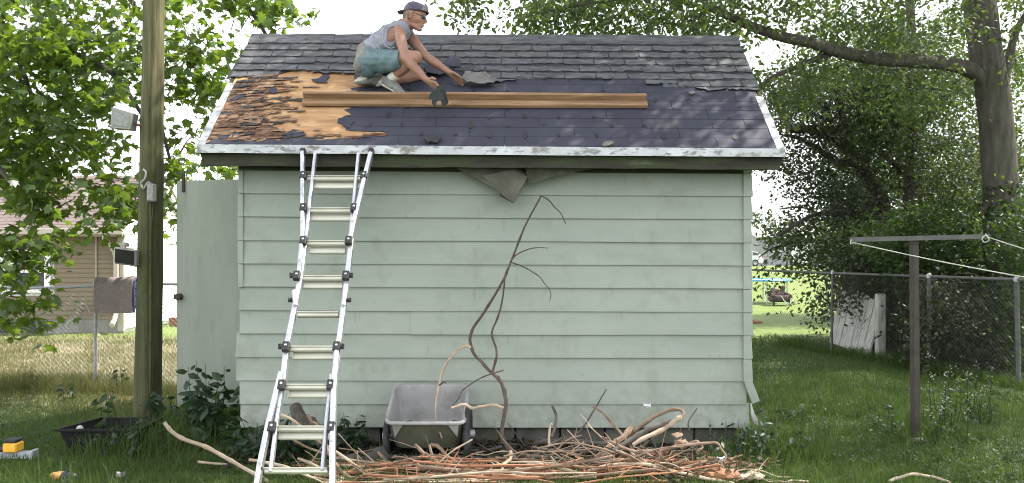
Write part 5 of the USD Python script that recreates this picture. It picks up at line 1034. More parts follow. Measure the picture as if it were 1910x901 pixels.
# right hand fence
FA, FB = np.array([4.05, 18.3, 0]), np.array([7.55, 7.0, 0]); FD = (FB - FA) / np.linalg.norm(FB - FA)
fence_r = thing('chain_link_fence', 'chain link fence with rusty posts running under the trees on the right', 'fence', (6.13, 11.8, 0))
zR = 1.36
put(fence_r, 'chain_link', mesh_wires(FA, FB, .05, zR, .066, .0014), 'dark_wire', kind='stuff')
put(fence_r, 'top_rail', tube([FA + [0, 0, zR + .01], FA + FD * 4 + [0, 0, zR], FA + FD * 8 + [0, 0, zR + .012], FB + [0, 0, zR + .02]], .022, 10), 'rail_iron', smooth=60)
def on_fence(px):
    s = (px - CX) / FPX; # x = s*y on the fence line
    tt = (s * FA[1] - FA[0]) / (FD[0] - s * FD[1]); return FA + FD * tt
for px, r, lean in ((1733, .030, .0), (1896, .028, -.03), (1553, .022, .02)):
    p = on_fence(px); put(fence_r, 'post', tube([p + [-lean, 0, -.1], p + [0, 0, zR + .03]], r, 10), 'dark_wire', smooth=60)
    put(fence_r, 'post_cap', lathe([(r + .006, -.05), (r + .006, 0), (r * .6, .02), (0, .028)], p + [0, 0, zR + .035], 'z', 12), 'galvanised', smooth=60)
# old white boards leaning there, a white post
p0, p1 = P(1549, 640, 15.2), P(1622, 668, 12.9)
panel = thing('board_panel', 'weathered white vertical boards leaning in the bushes by the fence', 'fence panel', (4.9, 14, 0))
nb = 7; rw = random.Random(8)
for k in range(nb):
    a = np.array([p0[0] + (p1[0] - p0[0]) * k / nb, p0[1] + (p1[1] - p0[1]) * k / nb, 0]); b = np.array([p0[0] + (p1[0] - p0[0]) * (k + .92) / nb, p0[1] + (p1[1] - p0[1]) * (k + .92) / nb, 0])
    h = 1.02 - .02 * k + rw.uniform(-.05, .05); lean = np.array([.26, .10, 0]); nn = np.cross(b - a, [0, 0, 1]); nn /= np.linalg.norm(nn)
    V = np.array([a, b, b + lean + [0, 0, h], a + lean + [0, 0, h]]); V = np.vstack([V + nn * (.012 + rw.uniform(0, .008)), V - nn * .008]); V[:, 2] += .02
    put(panel, 'board', (V, tri([[0, 1, 2, 3], [7, 6, 5, 4], [0, 4, 5, 1], [1, 5, 6, 2], [2, 6, 7, 3], [3, 7, 4, 0]])), 'old_white_board')
put(panel, 'batten', beam(p0 * [1, 1, 0] + [.1, .05, .35], p1 * [1, 1, 0] + [.1, .05, .32], .03, .07), 'old_white_board')
wp = P(1642, 672, 12.8); wp[2] = 0
solo('wooden_post', vmap(box(-.065, .065, -.06, .06, -.05, 1.06, .012), lambda v: v + wp + (meshkit.fbm(v * 5, 2, seed=2)[:, None] - .5) * .02), 'old_white_board', 'short weathered white wooden post right of the leaning boards', 'post')

# ------------------------------------------------------------------ washing line post
CLY = 7.33; cb = P(1711, 825, CLY); cb[2] = 0
clp = thing('clothesline_post', 'brown iron T shaped washing line post standing in the grass', 'clothesline post', tuple(cb))
zb_ = P(0, 445, CLY)[2]
put(clp, 'post', cat_([beam(cb + [0, 0, -.05], cb + [-.015, 0, zb_], .050, .007, (0, -1, 0)), beam(cb + [-.025, .033, -.05], cb + [-.040, .033, zb_], .007, .066, (0, -1, 0)), beam(cb + [.025, .033, -.05], cb + [.010, .033, zb_], .007, .066, (0, -1, 0))]), 'dark_iron')
e0, e1 = P(1585, 447, CLY + .05), P(1846, 441, CLY - .1)
put(clp, 'cross_bar', cat_([beam(e0, e1, .006, .042, (0, 0, 1)), beam(e0 + [0, .024, .018], e1 + [0, .024, .018], .05, .006, (0, 0, 1))]), 'rail_iron')
put(clp, 'hook', cat_([tube(smooth_path([P(1838, 436, CLY - .12), P(1845, 447, CLY - .14), P(1836, 452, CLY - .12), P(1832, 444, CLY - .12), P(1840, 438, CLY - .12)], 4), .005, 6)]), 'line_cord')
put(clp, 'hook', tube(smooth_path([P(1588, 447, CLY + .02), P(1586, 455, CLY), P(1592, 453, CLY)], 3), .004, 6), 'line_cord')
put(clp, 'footing', lathe([(.10, -.05), (.10, .02), (.06, .045), (0, .05)], cb, 'z', 14), 'concrete', smooth=40)
for (a, b, l) in (((1590, 452, CLY), (2420, 590, 5.2), 'lower slack washing line cord running from the left end of the cross bar'), ((1842, 442, CLY - .12), (2300, 545, 5.2), 'upper washing line cord running from the right end of the cross bar')):
    A, Bq = P(*a), P(*b); q = [A + (Bq - A) * s + [0, 0, -.05 * 4 * s * (1 - s)] for s in np.linspace(0, 1, 15)]
    solo('washing_line', tube(q, .0045, 6), 'line_cord', l, 'cord', smooth=60)

# ------------------------------------------------------------------ left foreground: tray and tools
tray = thing('planter_tray', 'long black plastic trough lying in the grass before the pole', 'trough', tuple(P(190, 845, 7.0) * [1, 1, 0]))
tx0, tx1 = P(108, 0, 6.95)[0], P(262, 0, 6.95)[0]; ty0, ty1 = 6.93, 7.42; zt_ = .21
def tsec(o, z): return np.array([(tx0 + o, ty0 + o * .5, z), (tx1 - o, ty0 + o * .5, z), (tx1 - o - .02, ty1 - o * .5, z), (tx0 + .13 + o, ty1 - o * .5, z)])
ti = [tsec(.02, zt_ - .02), tsec(-.012, zt_ - .02), tsec(-.012, zt_), tsec(.014, zt_), tsec(.10, .04)]
to = [tsec(.02, zt_ - .02), tsec(.085, .01)]
put(tray, 'trough', cat_([loft(ti), (loft(to)[0], loft(to)[1][:, ::-1])]), 'black_tray')
q = P(149, 812, 7.05); m = trimesh.creation.icosphere(2); m.apply_scale([.028, .028, .026]); m.apply_translation([q[0], 7.05, .19]); put(tray, 'stone', m, 'old_white_board')
lv = thing('tool_bar', 'grey metal tool rail with a yellow black topped block, lying in the grass', 'tool', tuple(P(30, 850, 6.85) * [1, 1, 0]))
lx0, lx1 = P(-70, 0, 6.8)[0], P(64, 0, 6.8)[0]; lz = P(0, 852, 6.8)[2]
put(lv, 'rail', cat_([box(lx0, lx1, 6.76, 6.84, lz - .012, lz + .045, .006), box(lx0, lx1 - .03, 6.74, 6.76, lz - .004, lz + .012, .002), box(lx0 + .1, lx1 - .2, 6.75, 6.85, lz - .05, lz - .013, .004)]), 'tool_grey')
put(lv, 'end_clamp', cat_([box(lx1 - .02, lx1 + .012, 6.75, 6.85, lz - .035, lz + .06, .006)]), 'steel')
yx = P(25, 0, 6.8)[0]; put(lv, 'yellow_block', vmap(box(yx - .058, yx + .058, 6.74, 6.86, lz + .047, lz + .125, .010), lambda v: v), 'tool_yellow')
put(lv, 'black_top', box(yx - .052, yx + .050, 6.745, 6.855, lz + .126, lz + .156, .008), 'black_plastic'); put(lv, 'grip', box(lx0, yx - .06, 6.765, 6.835, lz + .047, lz + .075, .008), 'black_plastic')
dr = thing('cordless_drill', 'orange and black cordless drill lying in the grass', 'drill', tuple(P(118, 895, 6.1) * [1, 1, 0]))
q = P(118, 889, 6.12)
put(dr, 'body', hulls([(S(q + [-.07, 0, .0], .034), S(q + [-.01, 0, .004], .038)), (S(q + [-.09, .0, -.01], .018), S(q + [-.04, 0, 0], .03))], .012, 3), 'tool_orange', smooth=50)
put(dr, 'motor_housing', cat_([hulls([(S(q + [.0, 0, .0], .040), S(q + [.075, 0, -.004], .040)), (S(q + [.06, 0, -.01], .036), S(q + [.10, 0, -.03], .026))], .012, 3), tube([q + [.03, 0, 0], q + [.034, 0, 0]], [.046, .046], 14)]), 'black_plastic', smooth=50)
put(dr, 'chuck', tube([q + [-.09, 0, -.012], q + [-.13, 0, -.022], q + [-.20, -.02, -.04], q + [-.215, -.02, -.045]], [.018, .012, .007, .004], 10), 'dark_iron')
put(dr, 'handle', hulls([(S(q + [.04, 0, -.02], .022), S(q + [.07, -.09, -.035], .020)), (S(q + [.06, -.09, -.03], .034), S(q + [.10, -.10, -.03], .034))], .015, 2), 'black_plastic', smooth=50)
# bits of rubbish
for k, (px, py, d, s, lab) in enumerate(((1207, 757, 7.0, .03, 'crumpled white scrap of plastic hung up in front of the bottom siding board'), (225, 886, 6.1, .03, 'small crumpled clear wrapper in the grass right of the drill'), (1345, 858, 6.3, .03, 'pale curled scrap in the grass at the right of the pile'))):
    rs = np.random.default_rng(40 + k); g = np.linspace(-1, 1, 7); X, Y = np.meshgrid(g, g); v = np.stack([X * s, (meshkit.fbm(np.stack([X * 1.7, Y * 1.7, X * 0 + k], -1), 3, seed=k) - .5) * s * 2, Y * s * .6 + .4 * s * X ** 2], -1).reshape(-1, 3) + P(px, py, d)
    f = tri([[a * 7 + b, a * 7 + b + 1, (a + 1) * 7 + b + 1, (a + 1) * 7 + b] for a in range(6) for b in range(6)]); m = trimesh.Trimesh(v, f); v2 = v + np.array([0, .002, 0])
    solo('rubbish_scrap', cat_([(v, f), (v2, f[:, ::-1])]), 'plain_white' if k != 1 else 'lamp_pane', lab, 'rubbish')

# ------------------------------------------------------------------ neighbour's house on the left
HX, HF, HB, HE, HR = -8.17, 16.9, 20.3, 2.32, 3.42
house = thing('house', 'low beige neighbour house with pink grey shingle roof and white gable end', 'house', (HX - 3, HF, 0)); hx0 = HX - 7.5
put(house, 'wall', extrude(Polygon([(HF + .03, .0), (HB, .0), (HB, HE), ((HF + HB) / 2, HR - .08), (HF + .03, HE)]), 7.4, lambda v: np.stack([HX - .05 - v[:, 2], v[:, 0], v[:, 1]], -1)), 'house_white')
nrow = 20; pch = (HE - .06 - .30) / nrow
for r in range(nrow):
    z0 = .30 + r * pch; xs_ = [(hx0, HX - 2.62), (HX - 1.44, HX - .02)] if .78 < z0 < 1.72 else [(hx0, HX - .02)]
    for a, b in xs_: put(house, 'siding_board', (np.array([(a, HF - .022, z0), (b, HF - .022, z0), (b, HF - .006, z0 + pch), (a, HF - .006, z0 + pch), (a, HF + .02, z0), (b, HF + .02, z0), (b, HF + .02, z0 + pch), (a, HF + .02, z0 + pch)]), tri([[0, 1, 2, 3], [0, 4, 5, 1], [1, 5, 6, 2], [0, 3, 7, 4], [3, 2, 6, 7]])), 'house_beige')
ym = (HF + HB) / 2
for r in range(34):
    z0 = .1 + r * .1; 
    ya, yb = (HF, HB) if z0 < HE - .05 else (HF + (z0 - HE + .10) / (HR - HE) * (ym - HF), HB - (z0 - HE + .10) / (HR - HE) * (ym - HF))
    if yb - ya < .15: break
    put(house, 'gable_board', (np.array([(HX + .022, ya, z0), (HX + .022, yb, z0), (HX + .004, yb, z0 + .1), (HX + .004, ya, z0 + .1), (HX - .04, ya, z0), (HX - .04, yb, z0), (HX - .04, yb, z0 + .1), (HX - .04, ya, z0 + .1)]), tri([[0, 1, 2, 3], [0, 4, 5, 1], [0, 3, 7, 4], [1, 5, 6, 2], [3, 2, 6, 7]])), 'house_white')
sl = math.atan2(HR - HE, ym - HF); cl, sl_ = math.cos(sl), math.sin(sl); LH = (ym - HF) / cl + .28
def hroof(v, side=1): y = HF - .25 + v[:, 1] * cl - v[:, 2] * sl_; return np.stack([v[:, 0], y if side > 0 else 2 * ym - y, HE - .02 - .25 * math.tan(sl) + .28 * 0 + v[:, 1] * sl_ + v[:, 2] * cl + .06], -1)
put(house, 'roof_deck', vmap(box(hx0, HX + .12, 0, LH, -.04, 0), hroof), 'house_trim')
put(house, 'back_roof', vmap(box(hx0, HX + .12, 0, LH, -.04, .02), lambda v: hroof(v, -1)), 'house_shingle')
kk = int(LH / .135)
for r in range(kk):
    put(house, 'shingle_course', vmap(box(hx0, HX + .14, r * .135, r * .135 + .15, .002 + .0, .016), lambda v, r=r: hroof(np.stack([v[:, 0], v[:, 1], v[:, 2] + .008 * (v[:, 1] < r * .135 + .01)], -1))), 'house_shingle')
ez = HE - .02 - .25 * math.tan(sl) + .06
put(house, 'gutter', cat_([box(hx0, HX + .14, HF - .34, HF - .25, ez - .12, ez + .005, .012)]), 'house_trim'); put(house, 'fascia', box(hx0, HX + .10, HF - .249, HF - .22, ez - .16, ez - .01), 'house_trim'); put(house, 'soffit', box(hx0, HX + .08, HF - .22, HF + .0, ez - .15, ez - .13), 'house_beige')
put(house, 'rake_board', cat_([vmap(box(HX + .05, HX + .11, 0, LH, -.16, -.041), lambda v, s_=s_: hroof(v, s_)) for s_ in (1, -1)]), 'plain_white')
put(house, 'corner_board', box(HX - .10, HX + .03, HF - .045, HF + .04, .05, HE - .1, .004), 'house_trim')
put(house, 'foundation', box(hx0, HX - .02, HF - .01, HF + .1, -.1, .298), 'pale_concrete')
put(house, 'crawl_vent', box(P(-20, 0, HF)[0], P(68, 0, HF)[0], HF - .03, HF - .011, .02, .24), 'vent_dark')
dpx = P(211, 0, HF - .2)[0]
put(house, 'downspout', cat_([tube(smooth_path([(dpx - .12, HF - .28, ez - .1), (dpx - .12, HF - .28, ez - .25), (dpx - .02, HF - .12, ez - .45), (dpx + .01, HF - .09, ez - .6)], 3), .055, 8), beam((dpx + .01, HF - .09, ez - .55), (dpx + .01, HF - .09, .42), .085, .07, (0, -1, 0)), tube([(dpx + .01, HF - .09, .45), (dpx + .03, HF - .2, .32), (dpx + .12, HF - .5, .22)], .05, 8)]), 'house_trim', smooth=40)
put(house, 'cable_strip', beam((P(181, 0, HF)[0], HF - .03, .6), (P(181, 0, HF)[0], HF - .03, HE - .15), .03, .02), 'house_trim')
wx0, wx1, wz0, wz1 = HX - 2.55, HX - 1.5, .86, 1.76
wn = put(house, 'window', cat_([box(wx0, wx0 + .10, HF - .05, HF + .02, wz0, wz1, .006), box(wx1 - .10, wx1, HF - .05, HF + .02, wz0, wz1, .006), box(wx0 + .1, wx1 - .1, HF - .05, HF + .02, wz1 - .09, wz1, .006), box(wx0 + .1, wx1 - .1, HF - .06, HF + .02, wz0, wz0 + .09, .006)]), 'plain_white')
put(wn, 'sash', cat_([box(wx0 + .10, wx1 - .10, HF - .03, HF - .005, (wz0 + wz1) / 2 - .03, (wz0 + wz1) / 2 + .03), box(wx0 + .10, wx0 + .15, HF - .026, HF - .005, wz0 + .09, wz1 - .09), box(wx1 - .15, wx1 - .10, HF - .026, HF - .005, wz0 + .09, wz1 - .09)]), 'plain_white')
put(wn, 'pane', box(wx0 + .12, wx1 - .12, HF - .008, HF + .01, wz0 + .08, wz1 - .08), 'window_glass')
put(house, 'hose_bib', cat_([tube(smooth_path([(P(150, 0, HF)[0], HF - .05, .45), (P(152, 0, HF)[0], HF - .12, .60), (P(165, 0, HF)[0], HF - .12, .62), (P(172, 0, HF)[0], HF - .1, .48)], 4), .02, 6), tube(smooth_path([(P(135, 0, HF)[0], HF - .2, .18), (P(142, 0, HF)[0], HF - .2, .30), (P(152, 0, HF)[0], HF - .15, .22)], 4), .035, 6)]), 'lamp_pane', smooth=50)
bk = random.Random(2); 
pile = thing('brick_stack', 'low stack of red bricks against the white gable end', 'bricks', (HX + .6, 18.9, 0))
for k in range(9):
    a, lv_ = k % 3, k // 3; put(pile, 'brick', vmap(box(-.11, .11, -.05, .05, 0, .065, .004), lambda v: v + [HX + .35 + a * .23 + bk.uniform(-.02, .02), 18.6 + lv_ * .02 + bk.uniform(-.02, .02), lv_ * .067]), 'red_brick')
# far left: nothing but a thin mast behind the shed
solo('mast', tube([P(406, 560, 40), P(406, 303, 40)], .028, 6), 'galvanised', 'thin metal mast far behind the shed, above the open door', 'mast')

# ------------------------------------------------------------------ what stands in the field at the right
def gable_hall(name, label, x0_, x1_, y0_, y1_, h, hr, wallm, catn='building'):
    t_ = thing(name, label, catn, ((x0_ + x1_) / 2, (y0_ + y1_) / 2, 0)); xm_ = (y0_ + y1_) / 2
    put(t_, 'wall', extrude(Polygon([(y0_, 0), (y1_, 0), (y1_, h), (xm_, hr - .15), (y0_, h)]), x1_ - x0_, lambda v: np.stack([x0_ + v[:, 2], v[:, 0], v[:, 1]], -1)), wallm)
    for s in (1, -1):
        ya, yb = (y0_ - .3, xm_) if s > 0 else (y1_ + .3, xm_)
        V = np.array([(x0_ - .3, ya, h - .1), (x1_ + .3, ya, h - .1), (x1_ + .3, yb, hr), (x0_ - .3, yb, hr)]); V = np.vstack([V, V + [0, 0, .15]])
        put(t_, 'roof', (V, tri([[0, 1, 2, 3], [7, 6, 5, 4], [0, 4, 5, 1], [1, 5, 6, 2], [2, 6, 7, 3], [3, 7, 4, 0]])), 'far_roof')
    return t_
g1 = gable_hall('warehouse', 'long pale grey metal hall with white roof far behind the field', P(1416, 0, 95)[0], P(1640, 0, 95)[0], 95, 111, 3.3, 4.6, 'far_grey')
for k in range(2):
    a = P(1430 + 20 * k, 0, 95)[0]; w_ = put(g1, 'window', box(a, a + .9, 94.9, 94.98, 1.6, 2.6), 'plain_white'); put(w_, 'pane', box(a + .12, a + .78, 94.86, 94.9, 1.72, 2.48), 'window_glass')
a = P(1475, 0, 95)[0]; put(g1, 'door', box(a, a + 2.2, 94.9, 94.98, .05, 2.4), 'plain_white')
gable_hall('house', 'brownish low house behind the parked car at the field edge', P(1380, 0, 125)[0], P(1432, 0, 125)[0], 125, 135, 3.0, 4.4, 'far_tan', 'house')
cd = 88.0; cx0, cx1 = P(1382, 0, cd)[0], P(1424, 0, cd)[0]; Lc = 4.6; c0 = cx1 - Lc
car = thing('parked_car', 'white sport utility car parked far off beside the grey hall', 'car', ((cx1 + c0) / 2, cd, 0))
side = [(0, .45), (0, .95), (.15, 1.12), (1.0, 1.22), (1.9, 1.66), (3.3, 1.70), (4.1, 1.5), (4.45, 1.1), (4.6, .95), (4.6, .45), (4.3, .35), (.3, .35)]
put(car, 'body', extrude(Polygon(side), 1.75, lambda v: np.stack([c0 + v[:, 0], cd + v[:, 2], v[:, 1]], -1)), 'car_paint', smooth=20)
for pts in ([(1.25, 1.2), (1.95, 1.56), (2.5, 1.58), (2.5, 1.2)], [(2.58, 1.2), (2.58, 1.58), (3.3, 1.6), (3.4, 1.2)], [(3.48, 1.2), (3.4, 1.58), (3.9, 1.48), (4.15, 1.22)]):
    put(car, 'window', extrude(Polygon(pts), .02, lambda v: np.stack([c0 + v[:, 0], cd - .025 + v[:, 2], v[:, 1]], -1)), 'car_glass')
for wx in (.9, 3.7):
    w_ = put(car, 'wheel', lathe([(0, -.1), (.36, -.1), (.38, -.05), (.38, .1), (0, .1)], (c0 + wx, cd + .04, .38), 'y', 24), 'rubber', smooth=40); put(w_, 'rim', lathe([(0, -.12), (.22, -.115), (.22, -.1)], (c0 + wx, cd + .04, .38), 'y', 20), 'steel', smooth=40)
put(car, 'tail_light', box(c0 + 4.42, c0 + 4.61, cd - .02, cd + .3, .95, 1.12, .01), 'tail_red'); put(car, 'door_handle', box(c0 + 2.35, c0 + 2.48, cd - .03, cd - .002, 1.02, 1.06), 'car_paint'); put(car, 'bumper', box(c0 + 4.5, c0 + 4.66, cd + .02, cd + 1.7, .4, .62, .03), 'black_plastic')
solo('far_road', (np.array([(-200, 90, .03), (300, 90, .03), (300, 93.5, .03), (-200, 93.5, .03)], float), tri([[0, 1, 2, 3]])), 'asphalt', 'grey road far off past the field', 'road', kind='structure')
tr = thing('trampoline', 'round trampoline with blue rim standing in the sunny field', 'trampoline', tuple(P(1425, 560, 27) * [1, 1, 0]))
c = P(1427, 0, 27.0); tz = EYE - (522 - HY) * 27 / FPX; c[2] = tz
put(tr, 'rim_pad', lathe([(.62, -.02), (.80, -.03), (.83, 0), (.80, .03), (.62, .02), (.62, -.02)], c, 'z', 36), 'pool_blue', smooth=40); put(tr, 'mat', lathe([(0, -.004), (.62, -.004), (.62, .004), (0, .004)], c, 'z', 36), 'pool_pale')
for k in range(6):
    a = k * math.pi / 3 + .3; put(tr, 'leg', tube([c + [.76 * math.cos(a), .76 * math.sin(a), -.03], [c[0] + .78 * math.cos(a), c[1] + .78 * math.sin(a), 0]], .02, 8), 'steel')
lc = thing('lawn_chair', 'dark brown slumped lawn chair standing on the sunny grass', 'chair', tuple(P(1458, 572, 26) * [1, 1, 0])); cd = 25.5; c = P(1458, 572, cd); c[2] = 0
S = lambda p, r: (p, r)
put(lc, 'seat', hulls([(S(c + [-.22, 0, .22], .11), S(c + [.22, 0, .22], .11), S(c + [-.22, .35, .2], .11), S(c + [.22, .35, .2], .11))], .06, 2), 'chair_brown', smooth=50)
put(lc, 'backrest', hulls([(S(c + [-.18, .42, .3], .09), S(c + [.18, .42, .3], .09), S(c + [-.1, .55, .46], .09)), (S(c + [.1, .42, .3], .09), S(c + [.22, .5, .55], .07))], .06, 2), 'chair_brown', smooth=50)
for s in (-1, 1): put(lc, 'armrest', hulls([(S(c + [s * .27, -.05, .3], .06), S(c + [s * .27, .4, .36], .06))], .06, 1), 'chair_brown', smooth=50); put(lc, 'leg', beam(c + [s * .25, 0, 0], c + [s * .25, 0, .2], .05, .05), 'chair_brown')
put(lc, 'white_strap', tube(smooth_path([c + [-.05, -.14, .30], c + [.05, -.15, .14], c + [.2, -.15, .06], c + [.26, -.13, .25]], 4), .014, 6), 'plain_white')
pc = P(1401, 602, 19.4); pc[2] = .02
solo('paving_slab', box(pc[0] - .25, pc[0] + .18, pc[1] - .3, pc[1] + .3, .0, .06, .01), 'red_brick', 'pinkish slab lying in the sunny grass just past the shed corner', 'slab')
# ------------------------------------------------------------------ leaves and trees
MAPLE = np.array([(0, 0), (.10, .04), (.30, -.06), (.26, .10), (.52, .20), (.36, .30), (.46, .50), (.24, .46), (.16, .60), (.10, .58), (0, 1.0), (-.10, .58), (-.16, .60), (-.24, .46), (-.46, .50), (-.36, .30), (-.52, .20), (-.26, .10), (-.30, -.06), (-.10, .04)], float)
def fan(shape, fold):
    c = np.array([[0, .35]]); v2 = np.vstack([shape, c]); n = len(shape)
    z = fold * np.abs(v2[:, 0]) - .18 * (v2[:, 1] - .3) ** 2
    return np.column_stack([v2, z]), np.array([[n, i, (i + 1) % n] for i in range(n)])
T_MAPLE = fan(MAPLE, -.22)
T_OVAL = (np.array([(0, 0, 0), (.26, .35, -.06), (.20, .70, -.08), (0, 1.0, -.12), (-.20, .70, -.08), (-.26, .35, -.06), (0, .45, .03)]), np.array([[0, 1, 6], [1, 2, 6], [2, 3, 6], [3, 4, 6], [4, 5, 6], [5, 0, 6]]))
T_OVAL4 = (np.array([(0, 0, 0), (.28, .45, -.07), (0, 1.0, -.10), (-.28, .45, -.07), (0, .45, .02)]), np.array([[0, 1, 4], [1, 2, 4], [2, 3, 4], [3, 0, 4]]))
T_KITE = (np.array([(0, 0, 0), (.30, .45, 0), (0, 1.0, -.05), (-.30, .45, 0)]), np.array([[0, 1, 2], [0, 2, 3]]))
def leaves(pos, size, tmpl, rng, droop=.5, flat=.55, out=None):
    """many leaves at once; droop: how far tips hang, flat: how far blades lie level"""
    pos = np.asarray(pos, float); n = len(pos); tv, tf = tmpl
    az = rng.uniform(0, 2 * np.pi, n)
    tip = np.stack([np.cos(az), np.sin(az), -droop + rng.normal(0, .45, n)], -1); tip /= np.linalg.norm(tip, axis=1, keepdims=True)
    nr = np.stack([rng.normal(0, 1 - flat, n), rng.normal(0, 1 - flat, n), flat + np.abs(rng.normal(0, .3, n))], -1)
    x = np.cross(tip, nr); x /= np.linalg.norm(x, axis=1, keepdims=True) + 1e-9; z = np.cross(x, tip)
    s = rng.uniform(.5, 1.25, n) * size
    V = pos[:, None] + s[:, None, None] * (tv[None, :, :1] * x[:, None] + tv[None, :, 1:2] * tip[:, None] + tv[None, :, 2:] * z[:, None])
    F = tf[None] + (np.arange(n) * len(tv))[:, None, None]
    return V.reshape(-1, 3), F.reshape(-1, 3)
def poly_points(poly, drange, n, rng, world=False):
    pl = Polygon(poly); x0, y0, x1, y1 = pl.bounds; out = []
    from shapely import contains_xy
    while len(out) < n:
        a = rng.uniform((x0, y0), (x1, y1), (n * 2, 2)); a = a[contains_xy(pl, a[:, 0], a[:, 1])]; out.extend(a)
    a = np.array(out[:n]); d = rng.uniform(*drange, n)
    return np.stack([(a[:, 0] - CX) * d / FPX, d, EYE - (a[:, 1] - HY) * d / FPX], -1)
def clusters(cent, per, rad, rng, hang=.0):
    n = len(cent); k = rng.poisson(per, n) + 2; c = np.repeat(cent, k, axis=0); r = np.repeat(rng.uniform(.6, 1.4, n) * rad, k)
    off = rng.normal(0, 1, (len(c), 3)) * np.array([.75, .75, .5]) * r[:, None]; off[:, 2] -= hang * r * np.abs(rng.normal(0, 1, len(c)))
    return c + off
def twigs(cent, nodes, rng, r=.006, maxlen=2.5, sag_=.05):
    """each leaf cluster hangs on a twig from the nearest wood that is there already"""
    nodes = [np.asarray(p, float) for p in nodes]; arr = np.array(nodes); d0 = np.array([np.min(np.linalg.norm(arr - c, axis=1)) for c in cent]); ms = []
    for i in np.argsort(d0):
        c = cent[i]; dd = np.linalg.norm(arr - c, axis=1) + .35 * np.maximum(0, c[2] - arr[:, 2] - 3) ; j = int(np.argmin(dd)); p = arr[j]; L = np.linalg.norm(c - p)
        if L < .03: continue
        m1 = p + (c - p) * .35 + rng.normal(0, .09 * L, 3) + [0, 0, .06 * L]; m2 = p + (c - p) * .7 + rng.normal(0, .07 * L, 3) + [0, 0, .05 * L]
        q = np.array([p, m1, m2, c]); rr_ = r * (1 + L * .6)
        ms.append(tube(q, [rr_, rr_ * .8, rr_ * .6, rr_ * .35], 4, False)); arr = np.vstack([arr, m1, m2, c])
    return cat_(ms)
def taper(pts, r0, r1, seed, sides=10, per=5, rough=.06):
    q = smooth_path(pts, per); n = len(q); r = np.linspace(r0, r1, n) * (1 + rough * 2 * (meshkit.noise(np.stack([np.arange(n) * .6, np.full(n, seed), np.zeros(n)], -1), seed) - .5))
    m = tube(q, r, sides); v = m[0]; v = v + (meshkit.fbm(v * 4, 3, seed=seed)[:, None] - .5) * rough * max(r0, r1) * 1.2
    return (v, m[1]), q

# the maple on the left: trunk outside the picture, long limbs reach in over the fence
g = np.random.default_rng(101)
maple = thing('maple_tree', 'maple tree with large lobed bright green leaves hanging in from the left', 'tree', (-8.6, 10.5, 0))
tr_, q0 = taper([(-8.6, 10.5, -.1), (-8.5, 10.5, 1.5), (-8.4, 10.4, 3.2), (-8.2, 10.3, 5.2), (-8.0, 10.2, 8.0)], .30, .12, 1, 14); put(maple, 'trunk', tr_, 'bark', smooth=60)
limbs = [[(-8.4, 10.4, 3.0), (-7.3, 10.2, 3.9), (-6.2, 10.0, 4.3), (-5.0, 9.8, 4.0), (-4.4, 9.7, 3.3)], [(-8.3, 10.3, 4.2), (-6.8, 10.6, 5.0), (-5.2, 10.6, 5.3), (-3.6, 10.3, 5.0), (-3.0, 10.2, 4.3)], [(-8.4, 10.4, 2.8), (-7.2, 9.6, 3.3), (-6.2, 9.2, 3.1), (-5.6, 9.1, 2.4)],
         [(-8.1, 10.2, 5.5), (-6.0, 11.2, 6.2), (-4.2, 11.0, 5.8), (-3.4, 10.8, 5.2)], [(-5.2, 10.6, 5.3), (-4.6, 10.4, 4.4), (-4.45, 10.2, 3.4), (-4.3, 10.1, 2.9)], [(-6.2, 10.0, 4.3), (-6.0, 10.3, 3.3), (-5.9, 10.5, 2.6)]]
nodes = []
for k, l in enumerate(limbs): m, q = taper(l, .085 if k < 4 else .03, .018, 10 + k, 8); put(maple, 'limb', m, 'bark', smooth=60); nodes += list(q)
cent = np.vstack([poly_points([(-60, -60), (285, -60), (285, 60), (250, 150), (205, 200), (225, 270), (240, 310), (200, 335), (130, 325), (60, 345), (-60, 350)], (8.9, 11.4), 152, g),
    poly_points([(-40, 60), (200, 40), (190, 200), (150, 300), (60, 340), (-40, 320)], (9.0, 11.0), 50, g),
    poly_points([(290, -50), (450, -50), (460, 20), (425, 60), (440, 130), (420, 170), (395, 150), (380, 110), (345, 95), (300, 130)], (9.6, 11.4), 32, g), poly_points([(370, 90), (425, 150), (418, 200), (400, 235), (380, 232), (362, 170)], (9.8, 11.0), 12, g), poly_points([(440, -50), (548, -50), (552, 22), (535, 48), (500, 45), (470, 28)], (9.8, 11.2), 16, g),
    poly_points([(300, 100), (350, 110), (345, 170), (318, 210), (300, 190)], (9.8, 11.4), 6, g), poly_points([(20, 330), (110, 350), (90, 400), (70, 405), (40, 380)], (8.8, 9.8), 9, g), poly_points([(180, 320), (262, 330), (262, 395), (225, 395), (200, 380)], (9.0, 10.0), 11, g),
    poly_points([(-30, 425), (70, 430), (120, 445), (118, 462), (60, 470), (-20, 470)], (8.6, 9.6), 10, g), poly_points([(-30, 470), (50, 470), (62, 500), (30, 520), (-30, 530)], (8.7, 9.5), 8, g), poly_points([(12, 552), (60, 548), (68, 562), (40, 585), (14, 580)], (8.8, 9.3), 5, g),
    poly_points([(304, 300), (330, 300), (334, 330), (310, 345)], (10.2, 11.4), 6, g), poly_points([(306, 350), (328, 380), (328, 410), (308, 395)], (10.6, 11.4), 5, g), poly_points([(330, 240), (366, 238), (360, 262), (335, 265)], (10.0, 11.0), 3, g), poly_points([(420, 305), (447, 303), (446, 330), (424, 328)], (11.0, 11.8), 5, g)])
put(maple, 'twigs', twigs(cent, nodes, g, .0055), 'dark_bark', kind='stuff')
lp_ = clusters(cent, 16, .235, g, .3)
